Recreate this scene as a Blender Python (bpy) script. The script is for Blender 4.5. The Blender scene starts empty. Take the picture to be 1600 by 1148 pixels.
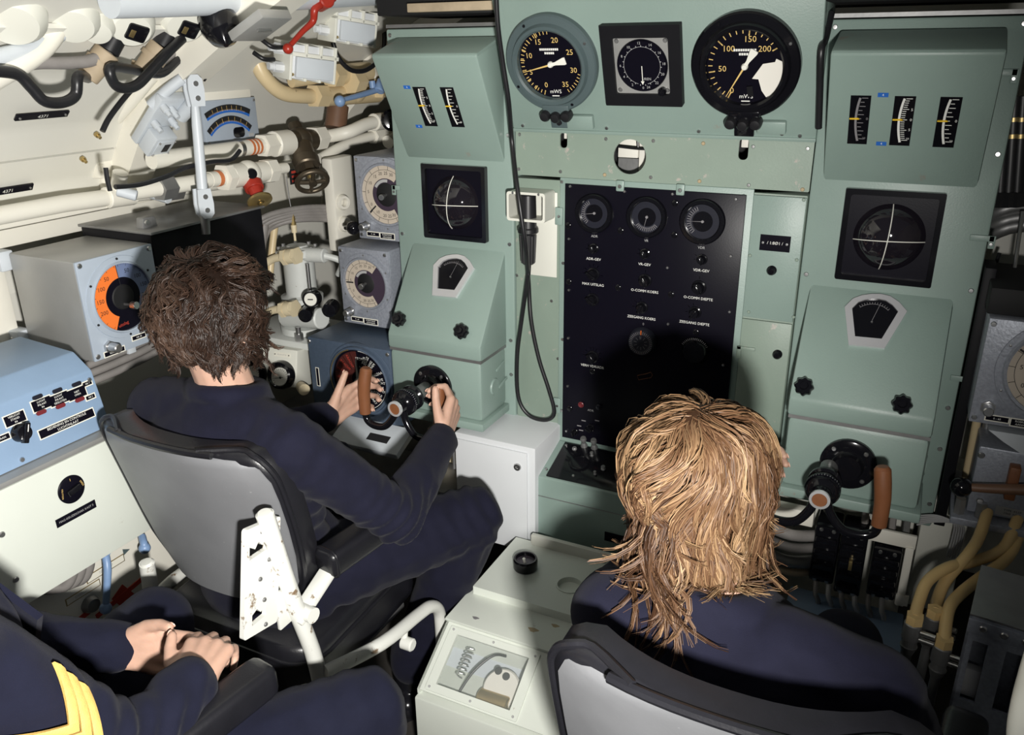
import bpy, bmesh, math, random
import numpy as np
from mathutils import Vector as V, Matrix, noise
rad = math.radians
PI = math.pi
SC = bpy.context.scene
COL = SC.collection
random.seed(7)

# ------------------------------------------------------------------ camera
FPX = 1293.88
CAM = V((0, -1.9, 1.65))
def _axes(pitch, yaw, roll):
    cp, sp, cy, sy = math.cos(pitch), math.sin(pitch), math.cos(yaw), math.sin(yaw)
    F = V((-sy*cp, cy*cp, -sp)); R = V((cy, sy, 0)); U = R.cross(F)
    cr, sr = math.cos(roll), math.sin(roll)
    return R*cr + U*sr, U*cr - R*sr, F
RT, UP, FW = _axes(rad(21.308), rad(26.6), rad(-0.695))
cd = bpy.data.cameras.new('camera'); cam = bpy.data.objects.new('camera', cd); COL.objects.link(cam)
cd.sensor_width = 36; cd.sensor_fit = 'HORIZONTAL'; cd.lens = FPX/1600*36; cd.clip_start = 0.02
cam.matrix_world = Matrix(((RT.x, UP.x, -FW.x, CAM.x), (RT.y, UP.y, -FW.y, CAM.y), (RT.z, UP.z, -FW.z, CAM.z), (0, 0, 0, 1)))
SC.camera = cam

# ------------------------------------------------------------------ world, flash, exposure
w = bpy.data.worlds.new('world'); SC.world = w; w.use_nodes = True
w.node_tree.nodes['Background'].inputs[0].default_value = (0.85, 0.9, 1.0, 1)
w.node_tree.nodes['Background'].inputs[1].default_value = 0.05
def lamp(name, kind, loc, target, energy, color=(1, 1, 1), **kw):
    l = bpy.data.lights.new(name, kind); l.energy = energy; l.color = color
    for k, v in kw.items(): setattr(l, k, v)
    o = bpy.data.objects.new(name, l); COL.objects.link(o); o.location = loc
    o.rotation_euler = (V(target) - V(loc)).to_track_quat('-Z', 'Y').to_euler()
    return o
# the photographer's flash gun, held below the lens
FLASH = CAM + RT*0.09 - UP*0.22 + FW*0.05
lamp('camera_flash', 'SPOT', FLASH, (-1.45, -0.3, 1.12), 225, (1.0, 0.975, 0.925), spot_size=rad(106), spot_blend=1.0, shadow_soft_size=0.035)
SC.view_settings.view_transform = 'Standard'; SC.view_settings.look = 'None'
SC.view_settings.exposure = 0.0; SC.view_settings.gamma = 1; SC.view_settings.use_curve_mapping = False

# ------------------------------------------------------------------ pixel -> place
def ray(px, py): return FW + RT*((px-800)/FPX) - UP*((py-574)/FPX)
def PX(px, py, x): r = ray(px, py); return CAM + r*((x-CAM.x)/r.x)
def PY(px, py, y): r = ray(px, py); return CAM + r*((y-CAM.y)/r.y)
def PZ(px, py, z): r = ray(px, py); return CAM + r*((z-CAM.z)/r.z)
def PD(px, py, d): return CAM + ray(px, py)*d

# ------------------------------------------------------------------ materials
MATS = {}
def mat(name, col, rough=0.5, metal=0.0, var=0.06, vscale=14, bump=0.0, bscale=120, speck=None, spec=0.5, coat=0, trans=0, alpha=1, wear=None, sheen=0, emis=None):
    m = bpy.data.materials.new(name); m.use_nodes = True; nt = m.node_tree; N = nt.nodes; L = nt.links
    b = N['Principled BSDF']; MATS[name] = m
    b.inputs['Roughness'].default_value = rough; b.inputs['Metallic'].default_value = metal
    b.inputs['Specular IOR Level'].default_value = spec; b.inputs['Coat Weight'].default_value = coat
    b.inputs['Transmission Weight'].default_value = trans; b.inputs['Alpha'].default_value = alpha
    if sheen: b.inputs['Sheen Weight'].default_value = sheen; b.inputs['Sheen Roughness'].default_value = 0.5
    if emis: b.inputs['Emission Color'].default_value = (*emis[:3], 1); b.inputs['Emission Strength'].default_value = emis[3]
    tc = N.new('ShaderNodeTexCoord')
    nz = N.new('ShaderNodeTexNoise'); nz.inputs['Scale'].default_value = vscale; nz.inputs['Detail'].default_value = 5
    L.new(tc.outputs['Object'], nz.inputs['Vector'])
    mx = N.new('ShaderNodeMix'); mx.data_type = 'RGBA'
    d = [max(0, c*(1-2*var)) for c in col]; u = [min(1, c*(1+2*var)) for c in col]
    mx.inputs['A'].default_value = (*d, 1); mx.inputs['B'].default_value = (*u, 1)
    L.new(nz.outputs['Fac'], mx.inputs['Factor']); out = mx.outputs['Result']
    if wear:     # (colour, scale, threshold): scratches, chips and stains
        n2 = N.new('ShaderNodeTexNoise'); n2.inputs['Scale'].default_value = wear[1]; n2.inputs['Detail'].default_value = 8; n2.inputs['Roughness'].default_value = 0.7
        L.new(tc.outputs['Object'], n2.inputs['Vector'])
        rp = N.new('ShaderNodeValToRGB'); rp.color_ramp.elements[0].position = wear[2]; rp.color_ramp.elements[1].position = wear[2]+0.05
        L.new(n2.outputs['Fac'], rp.inputs['Fac'])
        m2 = N.new('ShaderNodeMix'); m2.data_type = 'RGBA'; m2.inputs['B'].default_value = (*wear[0], 1)
        L.new(out, m2.inputs['A']); L.new(rp.outputs['Color'], m2.inputs['Factor']); out = m2.outputs['Result']
    L.new(out, b.inputs['Base Color'])
    if bump:
        n3 = N.new('ShaderNodeTexNoise'); n3.inputs['Scale'].default_value = bscale; n3.inputs['Detail'].default_value = 3
        L.new(tc.outputs['Object'], n3.inputs['Vector'])
        bp = N.new('ShaderNodeBump'); bp.inputs['Strength'].default_value = bump; bp.inputs['Distance'].default_value = 0.002
        L.new(n3.outputs['Fac'], bp.inputs['Height']); L.new(bp.outputs['Normal'], b.inputs['Normal'])
    return m
mat('green', (0.243, 0.325, 0.292), 0.42, 0, 0.06, 5, 0.12, 260, wear=((0.27, 0.26, 0.22), 11, 0.665))
mat('green_plate', (0.235, 0.300, 0.250), 0.45, 0, 0.08, 6, 0.1, 200, wear=((0.40, 0.37, 0.33), 26, 0.615))
mat('green_grey', (0.075, 0.105, 0.110), 0.4, 0, 0.06, 8)
mat('black_paint', (0.005, 0.0045, 0.009), 0.32, 0, 0.05, 8, 0.03, 300, spec=0.10)
mat('black_gloss', (0.006, 0.006, 0.008), 0.12, 0, 0.05, 8, spec=0.4)
mat('black_rubber', (0.012, 0.012, 0.014), 0.38, 0, 0.1, 30)
mat('black_soft', (0.008, 0.008, 0.010), 0.5, 0, 0.1, 30, spec=0.15)
mat('cream', (0.80, 0.775, 0.69), 0.45, 0, 0.04, 5, 0.08, 60, wear=((0.52, 0.45, 0.34), 14, 0.675))
mat('offwhite', (0.70, 0.70, 0.63), 0.42, 0, 0.03, 5, 0.06, 80, wear=((0.42, 0.38, 0.30), 16, 0.74))
mat('hull', (0.72, 0.71, 0.65), 0.55, 0, 0.04, 3, 0.1, 30)
mat('cabinet_white', (0.66, 0.68, 0.70), 0.38, 0, 0.03, 6, 0.05, 90)
mat('bin_white', (0.69, 0.725, 0.66), 0.4, 0, 0.03, 6, 0.06, 90, wear=((0.36, 0.31, 0.22), 15, 0.665))
mat('chair_white', (0.74, 0.745, 0.70), 0.35, 0, 0.03, 9, wear=((0.22, 0.15, 0.09), 24, 0.60))
mat('tube_yellow', (0.62, 0.44, 0.20), 0.3, 0, 0.06, 10)
mat('pipe_tan', (0.66, 0.53, 0.32), 0.38, 0, 0.06, 12, wear=((0.35, 0.27, 0.16), 20, 0.65))
mat('beige', (0.72, 0.62, 0.42), 0.4, 0, 0.06, 12)
mat('hammer', (0.30, 0.32, 0.37), 0.4, 0.25, 0.16, 160, 0.25, 170)
mat('hammer_blue', (0.075, 0.105, 0.155), 0.42, 0.15, 0.1, 110, 0.2, 150, wear=((0.35, 0.36, 0.37), 30, 0.74))
mat('box_grey', (0.40, 0.46, 0.54), 0.42, 0.1, 0.04, 20, 0.08, 200)
mat('box_side', (0.40, 0.40, 0.39), 0.42, 0.45, 0.1, 9, 0.1, 120)
mat('box_blue', (0.25, 0.36, 0.52), 0.42, 0, 0.04, 20, 0.08, 200)
mat('steel', (0.55, 0.55, 0.55), 0.3, 0.95, 0.08, 30)
mat('chrome', (0.80, 0.80, 0.82), 0.2, 0.55, 0.02, 10)
mat('dull_metal', (0.28, 0.28, 0.28), 0.45, 0.7, 0.15, 20, 0.1, 100)
mat('chair_metal', (0.24, 0.245, 0.26), 0.5, 0.35, 0.12, 7, 0.08, 180, wear=((0.40, 0.40, 0.41), 60, 0.66))
mat('bronze', (0.13, 0.105, 0.075), 0.42, 0.75, 0.12, 20, 0.1, 90)
mat('brass', (0.48, 0.36, 0.16), 0.35, 0.85, 0.1, 20)
mat('leather_brown', (0.20, 0.075, 0.030), 0.5, 0, 0.12, 24, 0.15, 300)
mat('seat_black', (0.011, 0.011, 0.014), 0.33, 0, 0.15, 20, 0.12, 250)
mat('orange', (0.84, 0.19, 0.03), 0.55, 0, 0.03, 20)
mat('scale_blue', (0.155, 0.20, 0.34), 0.5, 0, 0.03, 20)
mat('dial_cream', (0.52, 0.45, 0.37), 0.5, 0, 0.03, 20)
mat('dial_violet', (0.050, 0.035, 0.055), 0.35, 0, 0.05, 20)
mat('dial_red', (0.07, 0.016, 0.014), 0.4, 0, 0.05, 20)
mat('dial_white', (0.80, 0.79, 0.72), 0.5, 0, 0.02, 20)
mat('ink_white', (0.80, 0.80, 0.76), 0.6, 0, 0.02, 20)
mat('ink_dim', (0.22, 0.21, 0.22), 0.6, 0, 0.02, 20)
mat('ink_grey', (0.40, 0.40, 0.40), 0.6, 0, 0.02, 20)
mat('ink_yellow', (0.72, 0.50, 0.17), 0.6, 0, 0.02, 20)
mat('ink_black', (0.012, 0.012, 0.014), 0.6, 0, 0.02, 20)
mat('ink_red', (0.48, 0.05, 0.03), 0.6, 0, 0.02, 20)
mat('yellow', (0.86, 0.55, 0.03), 0.5, 0, 0.02, 20)
mat('tag_blue', (0.02, 0.13, 0.50), 0.5, 0, 0.02, 20)
mat('paint_red', (0.36, 0.028, 0.016), 0.35, 0, 0.06, 20)
mat('paint_ring', (0.60, 0.18, 0.06), 0.5, 0, 0.06, 20)
mat('lamp_red', (0.16, 0.025, 0.03), 0.3, 0, 0.02, 20)
mat('lamp_dark', (0.016, 0.017, 0.026), 0.3, 0, 0.02, 20)
mat('paint_blue', (0.22, 0.34, 0.56), 0.38, 0, 0.06, 20)
mat('light_grey', (0.56, 0.60, 0.64), 0.42, 0, 0.04, 16, 0.05, 150)
mat('pump_grey', (0.60, 0.62, 0.60), 0.45, 0, 0.05, 14, 0.1, 90, wear=((0.30, 0.27, 0.22), 24, 0.65))
mat('cable_grey', (0.24, 0.225, 0.215), 0.55, 0, 0.15, 20, 0.1, 90)
mat('cable_brown', (0.16, 0.085, 0.05), 0.5, 0, 0.15, 20)
mat('cork', (0.40, 0.32, 0.22), 0.7, 0, 0.15, 30)
mat('floor', (0.055, 0.05, 0.045), 0.6, 0, 0.2, 9, 0.2, 60)
mat('navy', (0.0085, 0.0088, 0.0205), 0.85, 0, 0.16, 24, 0.35, 900, sheen=0.04, spec=0.15)
mat('navy_dress', (0.0080, 0.0090, 0.0215), 0.85, 0, 0.14, 26, 0.35, 1000, sheen=0.04, spec=0.15)
mat('skin', (0.54, 0.335, 0.25), 0.55, 0, 0.07, 26, 0.12, 240)
MATS['skin'].node_tree.nodes['Principled BSDF'].inputs['Subsurface Weight'].default_value = 0.12
MATS['skin'].node_tree.nodes['Principled BSDF'].inputs['Subsurface Radius'].default_value = (0.01, 0.004, 0.002)
mat('nail', (0.66, 0.42, 0.33), 0.3, 0, 0.03, 26)
mat('eye_white', (0.75, 0.72, 0.68), 0.2, 0, 0.02, 26)
mat('gold_braid', (0.66, 0.43, 0.13), 0.5, 0.1, 0.1, 120, 0.3, 500)
mat('shoe', (0.010, 0.010, 0.013), 0.2, 0, 0.1, 30, 0.05, 100)
mat('wrist_band', (0.02, 0.012, 0.012), 0.5, 0, 0.1, 30)
mat('deep_black', (0.004, 0.004, 0.005), 0.7, 0, 0.05, 10)
mat('clear_glass', (0.55, 0.60, 0.58), 0.04, 0, 0, 5, alpha=0.10, spec=0.5)
mat('dome_glass', (0.012, 0.010, 0.014), 0.05, 0, 0.02, 10, coat=0.5)
mat('warm_white', (0.78, 0.755, 0.69), 0.6, 0, 0.02, 10)
mat('tape_white', (0.82, 0.80, 0.70), 0.5, 0, 0.02, 10)
mat('stain_tan', (0.42, 0.33, 0.20), 0.6, 0, 0.15, 12)
def hair_mat(name, stops, rough):
    m = bpy.data.materials.new(name); m.use_nodes = True; nt = m.node_tree; b = nt.nodes['Principled BSDF']; MATS[name] = m
    at = nt.nodes.new('ShaderNodeAttribute'); at.attribute_name = 'strand'
    rp = nt.nodes.new('ShaderNodeValToRGB'); e = rp.color_ramp.elements
    e[0].position, e[0].color = stops[0][0], (*stops[0][1], 1); e[1].position, e[1].color = stops[-1][0], (*stops[-1][1], 1)
    for p, c in stops[1:-1]: x = e.new(p); x.color = (*c, 1)
    nt.links.new(at.outputs['Fac'], rp.inputs['Fac']); nt.links.new(rp.outputs['Color'], b.inputs['Base Color'])
    b.inputs['Roughness'].default_value = rough; b.inputs['Specular IOR Level'].default_value = 0.3
hair_mat('hair_dark', [(0, (0.012, 0.007, 0.005)), (0.5, (0.035, 0.019, 0.013)), (1, (0.085, 0.050, 0.034))], 0.42)
hair_mat('hair_fair', [(0, (0.035, 0.015, 0.007)), (0.45, (0.120, 0.062, 0.031)), (1, (0.38, 0.25, 0.135))], 0.48)

# ------------------------------------------------------------------ object helpers
ROOT = {}
def _tag(o, label, cat, group=None, kind=None):
    if label: o['label'] = label
    if cat: o['category'] = cat
    if group: o['group'] = group
    if kind: o['kind'] = kind
    return o
def thing(name, label, cat, loc=(0, 0, 0), group=None):
    o = bpy.data.objects.new(name, None); COL.objects.link(o); o.location = loc; o.empty_display_size = 0.05
    ROOT[o] = V(loc)
    return _tag(o, label, cat, group)
def frame(o, x, y):
    x = V(x).normalized(); z = x.cross(V(y)).normalized(); y = z.cross(x)
    return Matrix(((x.x, y.x, z.x, o[0]), (x.y, y.y, z.y, o[1]), (x.z, y.z, z.z, o[2]), (0, 0, 0, 1)))
def FY(x, y, z): return frame((x, y, z), (1, 0, 0), (0, 0, 1))     # local z faces -Y (towards the room)
def FX(x, y, z): return frame((x, y, z), (0, 1, 0), (0, 0, 1))     # local z faces +X
def T(x, y, z=0): return Matrix.Translation((x, y, z))
def RZ(a): return Matrix.Rotation(rad(a), 4, 'Z')
def axis_frame(p, d, up=(0, 0, 1)):
    d = V(d).normalized(); u = V(up)
    if abs(d.dot(u)) > 0.98: u = V((1, 0, 0))
    x = u.cross(d).normalized(); y = d.cross(x)
    return Matrix(((x.x, y.x, d.x, p[0]), (x.y, y.y, d.y, p[1]), (x.z, y.z, d.z, p[2]), (0, 0, 0, 1)))
def smooth_path(pts, k=6):
    P = [V(p) for p in pts]
    if len(P) < 3: return P
    out = []
    for i in range(len(P)-1):
        a = P[max(i-1, 0)]; b = P[i]; c = P[i+1]; d = P[min(i+2, len(P)-1)]
        for j in range(k):
            t = j/k
            out.append(0.5*((2*b) + (c-a)*t + (2*a-5*b+4*c-d)*t*t + (3*b-a-3*c+d)*t**3))
    out.append(P[-1]); return out
TXT = {}
def text_geo(s):
    if s not in TXT:
        cu = bpy.data.curves.new('txt', 'FONT'); cu.body = s; cu.align_x = 'CENTER'; cu.align_y = 'CENTER'; cu.resolution_u = 2; cu.size = 1
        o = bpy.data.objects.new('txt', cu); me = bpy.data.meshes.new_from_object(o)
        TXT[s] = ([tuple(v.co) for v in me.vertices], [tuple(p.vertices) for p in me.polygons])
        bpy.data.objects.remove(o); bpy.data.curves.remove(cu); bpy.data.meshes.remove(me)
    return TXT[s]
class MB:
    def __init__(s, M=None): s.v = []; s.f = []; s.mi = []; s.M = M or Matrix(); s.k = 0
    def at(s, M): s.M = M; return s
    def slot(s, k): s.k = k; return s
    def add(s, vs, fs, M=None):
        b = len(s.v); M = s.M @ M if M is not None else s.M
        s.v += [tuple(M @ V(p)) for p in vs]; s.f += [tuple(b+i for i in f) for f in fs]; s.mi += [s.k]*len(fs)
        return s
    def box(s, x0, x1, y0, y1, z0, z1, bev=0, M=None):
        x0, x1 = min(x0, x1), max(x0, x1); y0, y1 = min(y0, y1), max(y0, y1); z0, z1 = min(z0, z1), max(z0, z1)
        if bev <= 0:
            vs = [(x, y, z) for z in (z0, z1) for y in (y0, y1) for x in (x0, x1)]
            return s.add(vs, [(0, 2, 3, 1), (4, 5, 7, 6), (0, 1, 5, 4), (2, 6, 7, 3), (0, 4, 6, 2), (1, 3, 7, 5)], M)
        bm = bmesh.new(); bmesh.ops.create_cube(bm, size=1)
        for v in bm.verts: v.co = V(((x0+x1)/2+v.co.x*(x1-x0), (y0+y1)/2+v.co.y*(y1-y0), (z0+z1)/2+v.co.z*(z1-z0)))
        bmesh.ops.bevel(bm, geom=bm.edges[:], offset=min(bev, (x1-x0)*.45, (y1-y0)*.45, (z1-z0)*.45), segments=2, affect='EDGES', profile=0.5)
        bm.verts.index_update()
        vs = [tuple(v.co) for v in bm.verts]; fs = [tuple(v.index for v in f.verts) for f in bm.faces]; bm.free()
        return s.add(vs, fs, M)
    def prism(s, poly, z0, z1, M=None, poly2=None):
        n = len(poly); q = poly2 or poly
        vs = [(x, y, z0) for x, y in poly] + [(x, y, z1) for x, y in q]
        fs = [tuple(range(n-1, -1, -1)), tuple(range(n, 2*n))] + [(i, (i+1) % n, n+(i+1) % n, n+i) for i in range(n)]
        return s.add(vs, fs, M)
    def lathe(s, prof, n=28, M=None, a0=0, a1=2*PI, sx=1, sy=1):
        full = abs(a1-a0-2*PI) < 1e-6; k = n if full else n+1; vs = []; fs = []; rows = []
        for r, z in prof:
            if r < 1e-7: rows.append([len(vs)]*k); vs.append((0, 0, z))
            else:
                rows.append(list(range(len(vs), len(vs)+k)))
                vs += [(sx*r*math.cos(a0+(a1-a0)*i/n), sy*r*math.sin(a0+(a1-a0)*i/n), z) for i in range(k)]
        for a, b in zip(rows, rows[1:]):
            for i in range(n):
                j = (i+1) % k
                q = [a[i], a[j], b[j], b[i]]; q2 = []
                for t in q:
                    if t not in q2: q2.append(t)
                if len(q2) > 2: fs.append(tuple(q2))
        return s.add(vs, fs, M)
    def cyl(s, p0, p1, r0, r1=None, n=20, bev=0):
        r1 = r0 if r1 is None else r1; p0 = V(p0); p1 = V(p1); h = (p1-p0).length
        M = axis_frame(p0, p1-p0)
        if bev: pr = [(0, 0), (r0-bev, 0), (r0, bev), (r1, h-bev), (r1-bev, h), (0, h)]
        else: pr = [(0, 0), (r0, 0), (r1, h), (0, h)]
        return s.lathe(pr, n, M)
    def hexa(s, p0, p1, r): return s.cyl(p0, p1, r, r, 6)
    def tube(s, pts, r, n=8, k=0, closed=False, flat=None):
        P = smooth_path(pts, k) if k else [V(p) for p in pts]
        m = len(P); rs = r if isinstance(r, (list, tuple)) else None
        vs = []; up = None
        for i, p in enumerate(P):
            d = (P[min(i+1, m-1)]-P[max(i-1, 0)])
            if closed: d = P[(i+1) % m]-P[i-1]
            d = d.normalized() if d.length > 1e-9 else V((0, 0, 1))
            if up is None: up = V((0, 0, 1)) if abs(d.z) < 0.9 else V((1, 0, 0))
            up = (up-d*up.dot(d)).normalized(); sd = d.cross(up)
            if rs: t = i/(m-1)*(len(rs)-1); a = int(min(t, len(rs)-2)); rr = rs[a]+(rs[a+1]-rs[a])*(t-a)
            else: rr = r
            for j in range(n):
                a = 2*PI*j/n; vs.append(tuple(p+(sd*math.cos(a)*(flat or 1)+up*math.sin(a))*rr))
        fs = [(i*n+j, i*n+(j+1) % n, (i+1)*n+(j+1) % n, (i+1)*n+j) for i in range(m-1) for j in range(n)]
        if closed: fs += [((m-1)*n+j, (m-1)*n+(j+1) % n, (j+1) % n, j) for j in range(n)]
        else: fs += [tuple(range(n-1, -1, -1)), tuple(range((m-1)*n, m*n))]
        return s.add(vs, fs)
    def ball(s, c, r, sx=1, sy=1, sz=1, n=16, M=None):
        pr = [(r*math.sin(PI*i/(n//2))*1.0, -r*math.cos(PI*i/(n//2))) for i in range(n//2+1)]; pr[0] = (0, -r); pr[-1] = (0, r)
        return s.lathe(pr, n, Matrix.Translation(c) @ (M or Matrix()) @ Matrix.Diagonal((sx, sy, sz, 1)))
    def rings(s, R, cap=True):
        n = len(R[0]); vs = [tuple(p) for r in R for p in r]; m = len(R)
        fs = [(i*n+j, i*n+(j+1) % n, (i+1)*n+(j+1) % n, (i+1)*n+j) for i in range(m-1) for j in range(n)]
        if cap: fs += [tuple(range(n-1, -1, -1)), tuple(range((m-1)*n, m*n))]
        return s.add(vs, fs)
    def text(s, t, x, y, size, z=0, rot=0, sx=1):
        vs, fs = text_geo(t); return s.add(vs, fs, T(x, y, z) @ RZ(rot) @ Matrix.Diagonal((size*sx, size, 1, 1)))
    def ticks(s, r0, r1, a0, a1, n, w, z, skip=None):       # radial strokes, degrees clockwise from 12 o'clock
        for i in range(n+1):
            if skip and i % skip == 0: continue
            a = rad(90-(a0+(a1-a0)*i/n)); c, q = math.cos(a), math.sin(a); px, py = -q*w/2, c*w/2
            s.add([(c*r0+px, q*r0+py, z), (c*r0-px, q*r0-py, z), (c*r1-px, q*r1-py, z), (c*r1+px, q*r1+py, z)], [(0, 1, 2, 3)])
        return s
    def arc(s, r0, r1, a0, a1, z0, z1=None, n=32):           # flat or raised annular sector, clockwise degrees from 12
        P = []
        for i in range(n+1):
            a = rad(90-(a0+(a1-a0)*i/n)); P.append((math.cos(a), math.sin(a)))
        vs = [(c*r0, q*r0, z0) for c, q in P]+[(c*r1, q*r1, z0) for c, q in P]
        fs = [(i, i+1, n+2+i, n+1+i) for i in range(n)]
        return s.add(vs, fs)
    def quad(s, x0, x1, y0, y1, z): return s.add([(x0, y0, z), (x1, y0, z), (x1, y1, z), (x0, y1, z)], [(0, 1, 2, 3)])
    def build(s, name, m, parent=None, ang=38, flat=False):
        base = V((0, 0, 0)); p = parent
        if parent is not None:
            base = ROOT[parent]
        me = bpy.data.meshes.new(name); me.from_pydata([tuple(V(p_)-base) for p_ in s.v], [], s.f)
        for x in (m if isinstance(m, (list, tuple)) else [m]): me.materials.append(MATS[x])
        if len(me.materials) > 1: me.polygons.foreach_set('material_index', s.mi)
        bm = bmesh.new(); bm.from_mesh(me); bmesh.ops.recalc_face_normals(bm, faces=bm.faces[:]); bm.to_mesh(me); bm.free()
        if not flat:
            me.polygons.foreach_set('use_smooth', [True]*len(me.polygons)); me.set_sharp_from_angle(angle=rad(ang))
        o = bpy.data.objects.new(name, me); COL.objects.link(o)
        if parent is not None: o.parent = parent; ROOT[o] = base
        else: ROOT[o] = V((0, 0, 0))
        return o
    def solo(s, name, m, label, cat, group=None, kind=None, base=None, **kw):
        b = V(base) if base is not None else V(np.array(s.v).mean(axis=0)[:2].tolist()+[min(p[2] for p in s.v)])
        s.v = [tuple(V(p)-b) for p in s.v]
        o = s.build(name, m, None, **kw); o.location = b; ROOT[o] = b
        return _tag(o, label, cat, group, kind)
SHARED = {}
def stamp(key, maker, M, name, m, parent):     # a small repeated part that shares its mesh
    if key not in SHARED:
        mb = maker(MB()); o = mb.build(name, m); SHARED[key] = o.data; bpy.data.objects.remove(o)
    o = bpy.data.objects.new(name, SHARED[key]); COL.objects.link(o)
    o.parent = parent; o.matrix_local = Matrix.Translation(-ROOT[parent]) @ M; ROOT[o] = ROOT[parent]
    return o
def _screw(mb, r, h):
    mb.lathe([(0, 0), (r, 0), (r, h*.4), (r*.75, h), (0, h*1.05)], 12); return mb
def screw(parent, M, r=0.004, m='steel', h=0.003):
    return stamp(('screw', round(r, 4), m), lambda mb: _screw(mb, r, h), M, 'screw', m, parent)
def structure(o): o['kind'] = 'structure'; return o

# ================================================================== room shell
HULL = [(-1.98, 0.0), (-2.0, 0.7), (-1.97, 1.15), (-1.90, 1.36), (-1.80, 1.50), (-1.68, 1.61), (-1.48, 1.72), (-1.25, 1.83), (-0.9, 1.95)]
def ribbon(prof, y0, y1, th):      # a curved sheet along Y following an (x,z) profile, th thick outwards
    mb = MB(); n = len(prof); out = []
    for i, (x, z) in enumerate(prof):
        a = V(prof[max(i-1, 0)]); b = V(prof[min(i+1, n-1)]); d = (b-a).normalized(); out.append((x-d.y*th, z+d.x*th))
    for q in (prof, out):
        for y in (y0, y1): mb.v += [(x, y, z) for x, z in q]
    I = lambda s, e, i: (s*2+e)*n+i
    for i in range(n-1):
        for s in (0, 1): mb.f.append((I(s, 0, i), I(s, 0, i+1), I(s, 1, i+1), I(s, 1, i)))
        for e in (0, 1): mb.f.append((I(0, e, i), I(0, e, i+1), I(1, e, i+1), I(1, e, i)))
    for i in (0, n-1): mb.f.append((I(0, 0, i), I(0, 1, i), I(1, 1, i), I(1, 0, i)))
    mb.mi = [0]*len(mb.f); return mb
structure(ribbon(HULL, -2.6, 1.05, 0.03).build('wall_left', 'hull'))
structure(MB().box(-2.1, 1.2, -2.6, 1.1, -0.05, 0.0).build('floor', 'floor'))
structure(MB().box(-2.1, 1.2, 1.05, 1.1, 0, 2.1).build('wall_back', 'hull'))
structure(MB().box(1.0, 1.05, -2.6, 1.1, 0, 2.1).build('wall_right', 'hull'))
structure(MB().box(-1.0, 1.05, -0.35, 1.1, 1.95, 2.0).build('ceiling', 'hull'))

def loc2(px, py, M):     # pixel -> local (u, v) on the z=0 plane of frame M
    o = M.to_translation(); n = M.to_3x3() @ V((0, 0, 1)); r = ray(px, py)
    p = CAM + r*((o-CAM).dot(n)/r.dot(n)); q = M.inverted() @ p
    return q.x, q.y
def bprism(mb, poly, z0, z1, bev, M=None, seg=2):
    bm = bmesh.new(); n = len(poly)
    a = [bm.verts.new((x, y, z0)) for x, y in poly]; b = [bm.verts.new((x, y, z1)) for x, y in poly]
    bm.faces.new(a[::-1]); bm.faces.new(b)
    for i in range(n): bm.faces.new((a[i], a[(i+1) % n], b[(i+1) % n], b[i]))
    bmesh.ops.recalc_face_normals(bm, faces=bm.faces[:])
    bmesh.ops.bevel(bm, geom=bm.edges[:], offset=bev, segments=seg, affect='EDGES', profile=0.5)
    bm.verts.index_update()
    vs = [tuple(v.co) for v in bm.verts]; fs = [tuple(v.index for v in f.verts) for f in bm.faces]; bm.free()
    mb.add(vs, fs, M); return mb
from mathutils.geometry import tessellate_polygon
def holed(mb, outer, holes, z0, z1):   # plate with real holes
    loops = [outer]+holes; pts = [V((x, y, 0)) for l in loops for x, y in l]
    tri = tessellate_polygon([[V((x, y, 0)) for x, y in l] for l in loops]); n = len(pts)
    vs = [(p.x, p.y, z0) for p in pts]+[(p.x, p.y, z1) for p in pts]
    fs = [tuple(t) for t in tri]+[tuple(i+n for i in t[::-1]) for t in tri]; b = 0
    for l in loops:
        m = len(l); fs += [(b+i, b+(i+1) % m, n+b+(i+1) % m, n+b+i) for i in range(m)]; b += m
    return mb.add(vs, fs)
def circ(cx, cy, r, n=28, sy=1): return [(cx+r*math.cos(2*PI*i/n), cy+r*sy*math.sin(2*PI*i/n)) for i in range(n)]
def rrect(x0, x1, y0, y1, r, n=4):
    o = []
    for cx, cy, a in ((x1-r, y1-r, 0), (x0+r, y1-r, 90), (x0+r, y0+r, 180), (x1-r, y0+r, 270)):
        o += [(cx+r*math.cos(rad(a+90*i/n)), cy+r*math.sin(rad(a+90*i/n))) for i in range(n+1)]
    return o
def knob_scallop(mb, r=0.019, h=0.022):
    n = 48; prof = [(0.75, 0), (0.8, 0.25), (1, 0.3), (1, 0.8), (0.85, 1.0)]
    R = [[(k*r*(1+(0.09*math.cos(8*2*PI*i/n) if k > .82 else 0))*math.cos(2*PI*i/n), k*r*(1+(0.09*math.cos(8*2*PI*i/n) if k > .82 else 0))*math.sin(2*PI*i/n), z*h) for i in range(n)] for k, z in prof]
    mb.rings(R); mb.lathe([(0, h*1.25), (r*.42, h*1.22), (r*.5, h), (r*.5, h*.9)], 16); return mb
def panel_plate(parent, M, x, y, w, h, lines, m='ink_white', size=None, back='black_paint', edge=None, name='name_plate', rot=0, screws=False):
    M2 = M @ T(x, y, 0) @ RZ(rot)
    mb = MB(M2); mb.box(-w/2, w/2, -h/2, h/2, 0, 0.0012); o = mb.build(name, back, parent)
    if edge: e = MB(M2); e.box(-w/2-.0022, w/2+.0022, -h/2-.0022, h/2+.0022, 0, 0.0007); e.build('plate_edge', edge, o)
    if lines:
        t = MB(M2); n = len(lines); s = size or h/(n+0.4)
        for i, l in enumerate(lines): t.text(l, 0, ((n-1)/2-i)*s*1.05, s*0.95, 0.0016)
        t.build('lettering', m, o)
    return o

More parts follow.
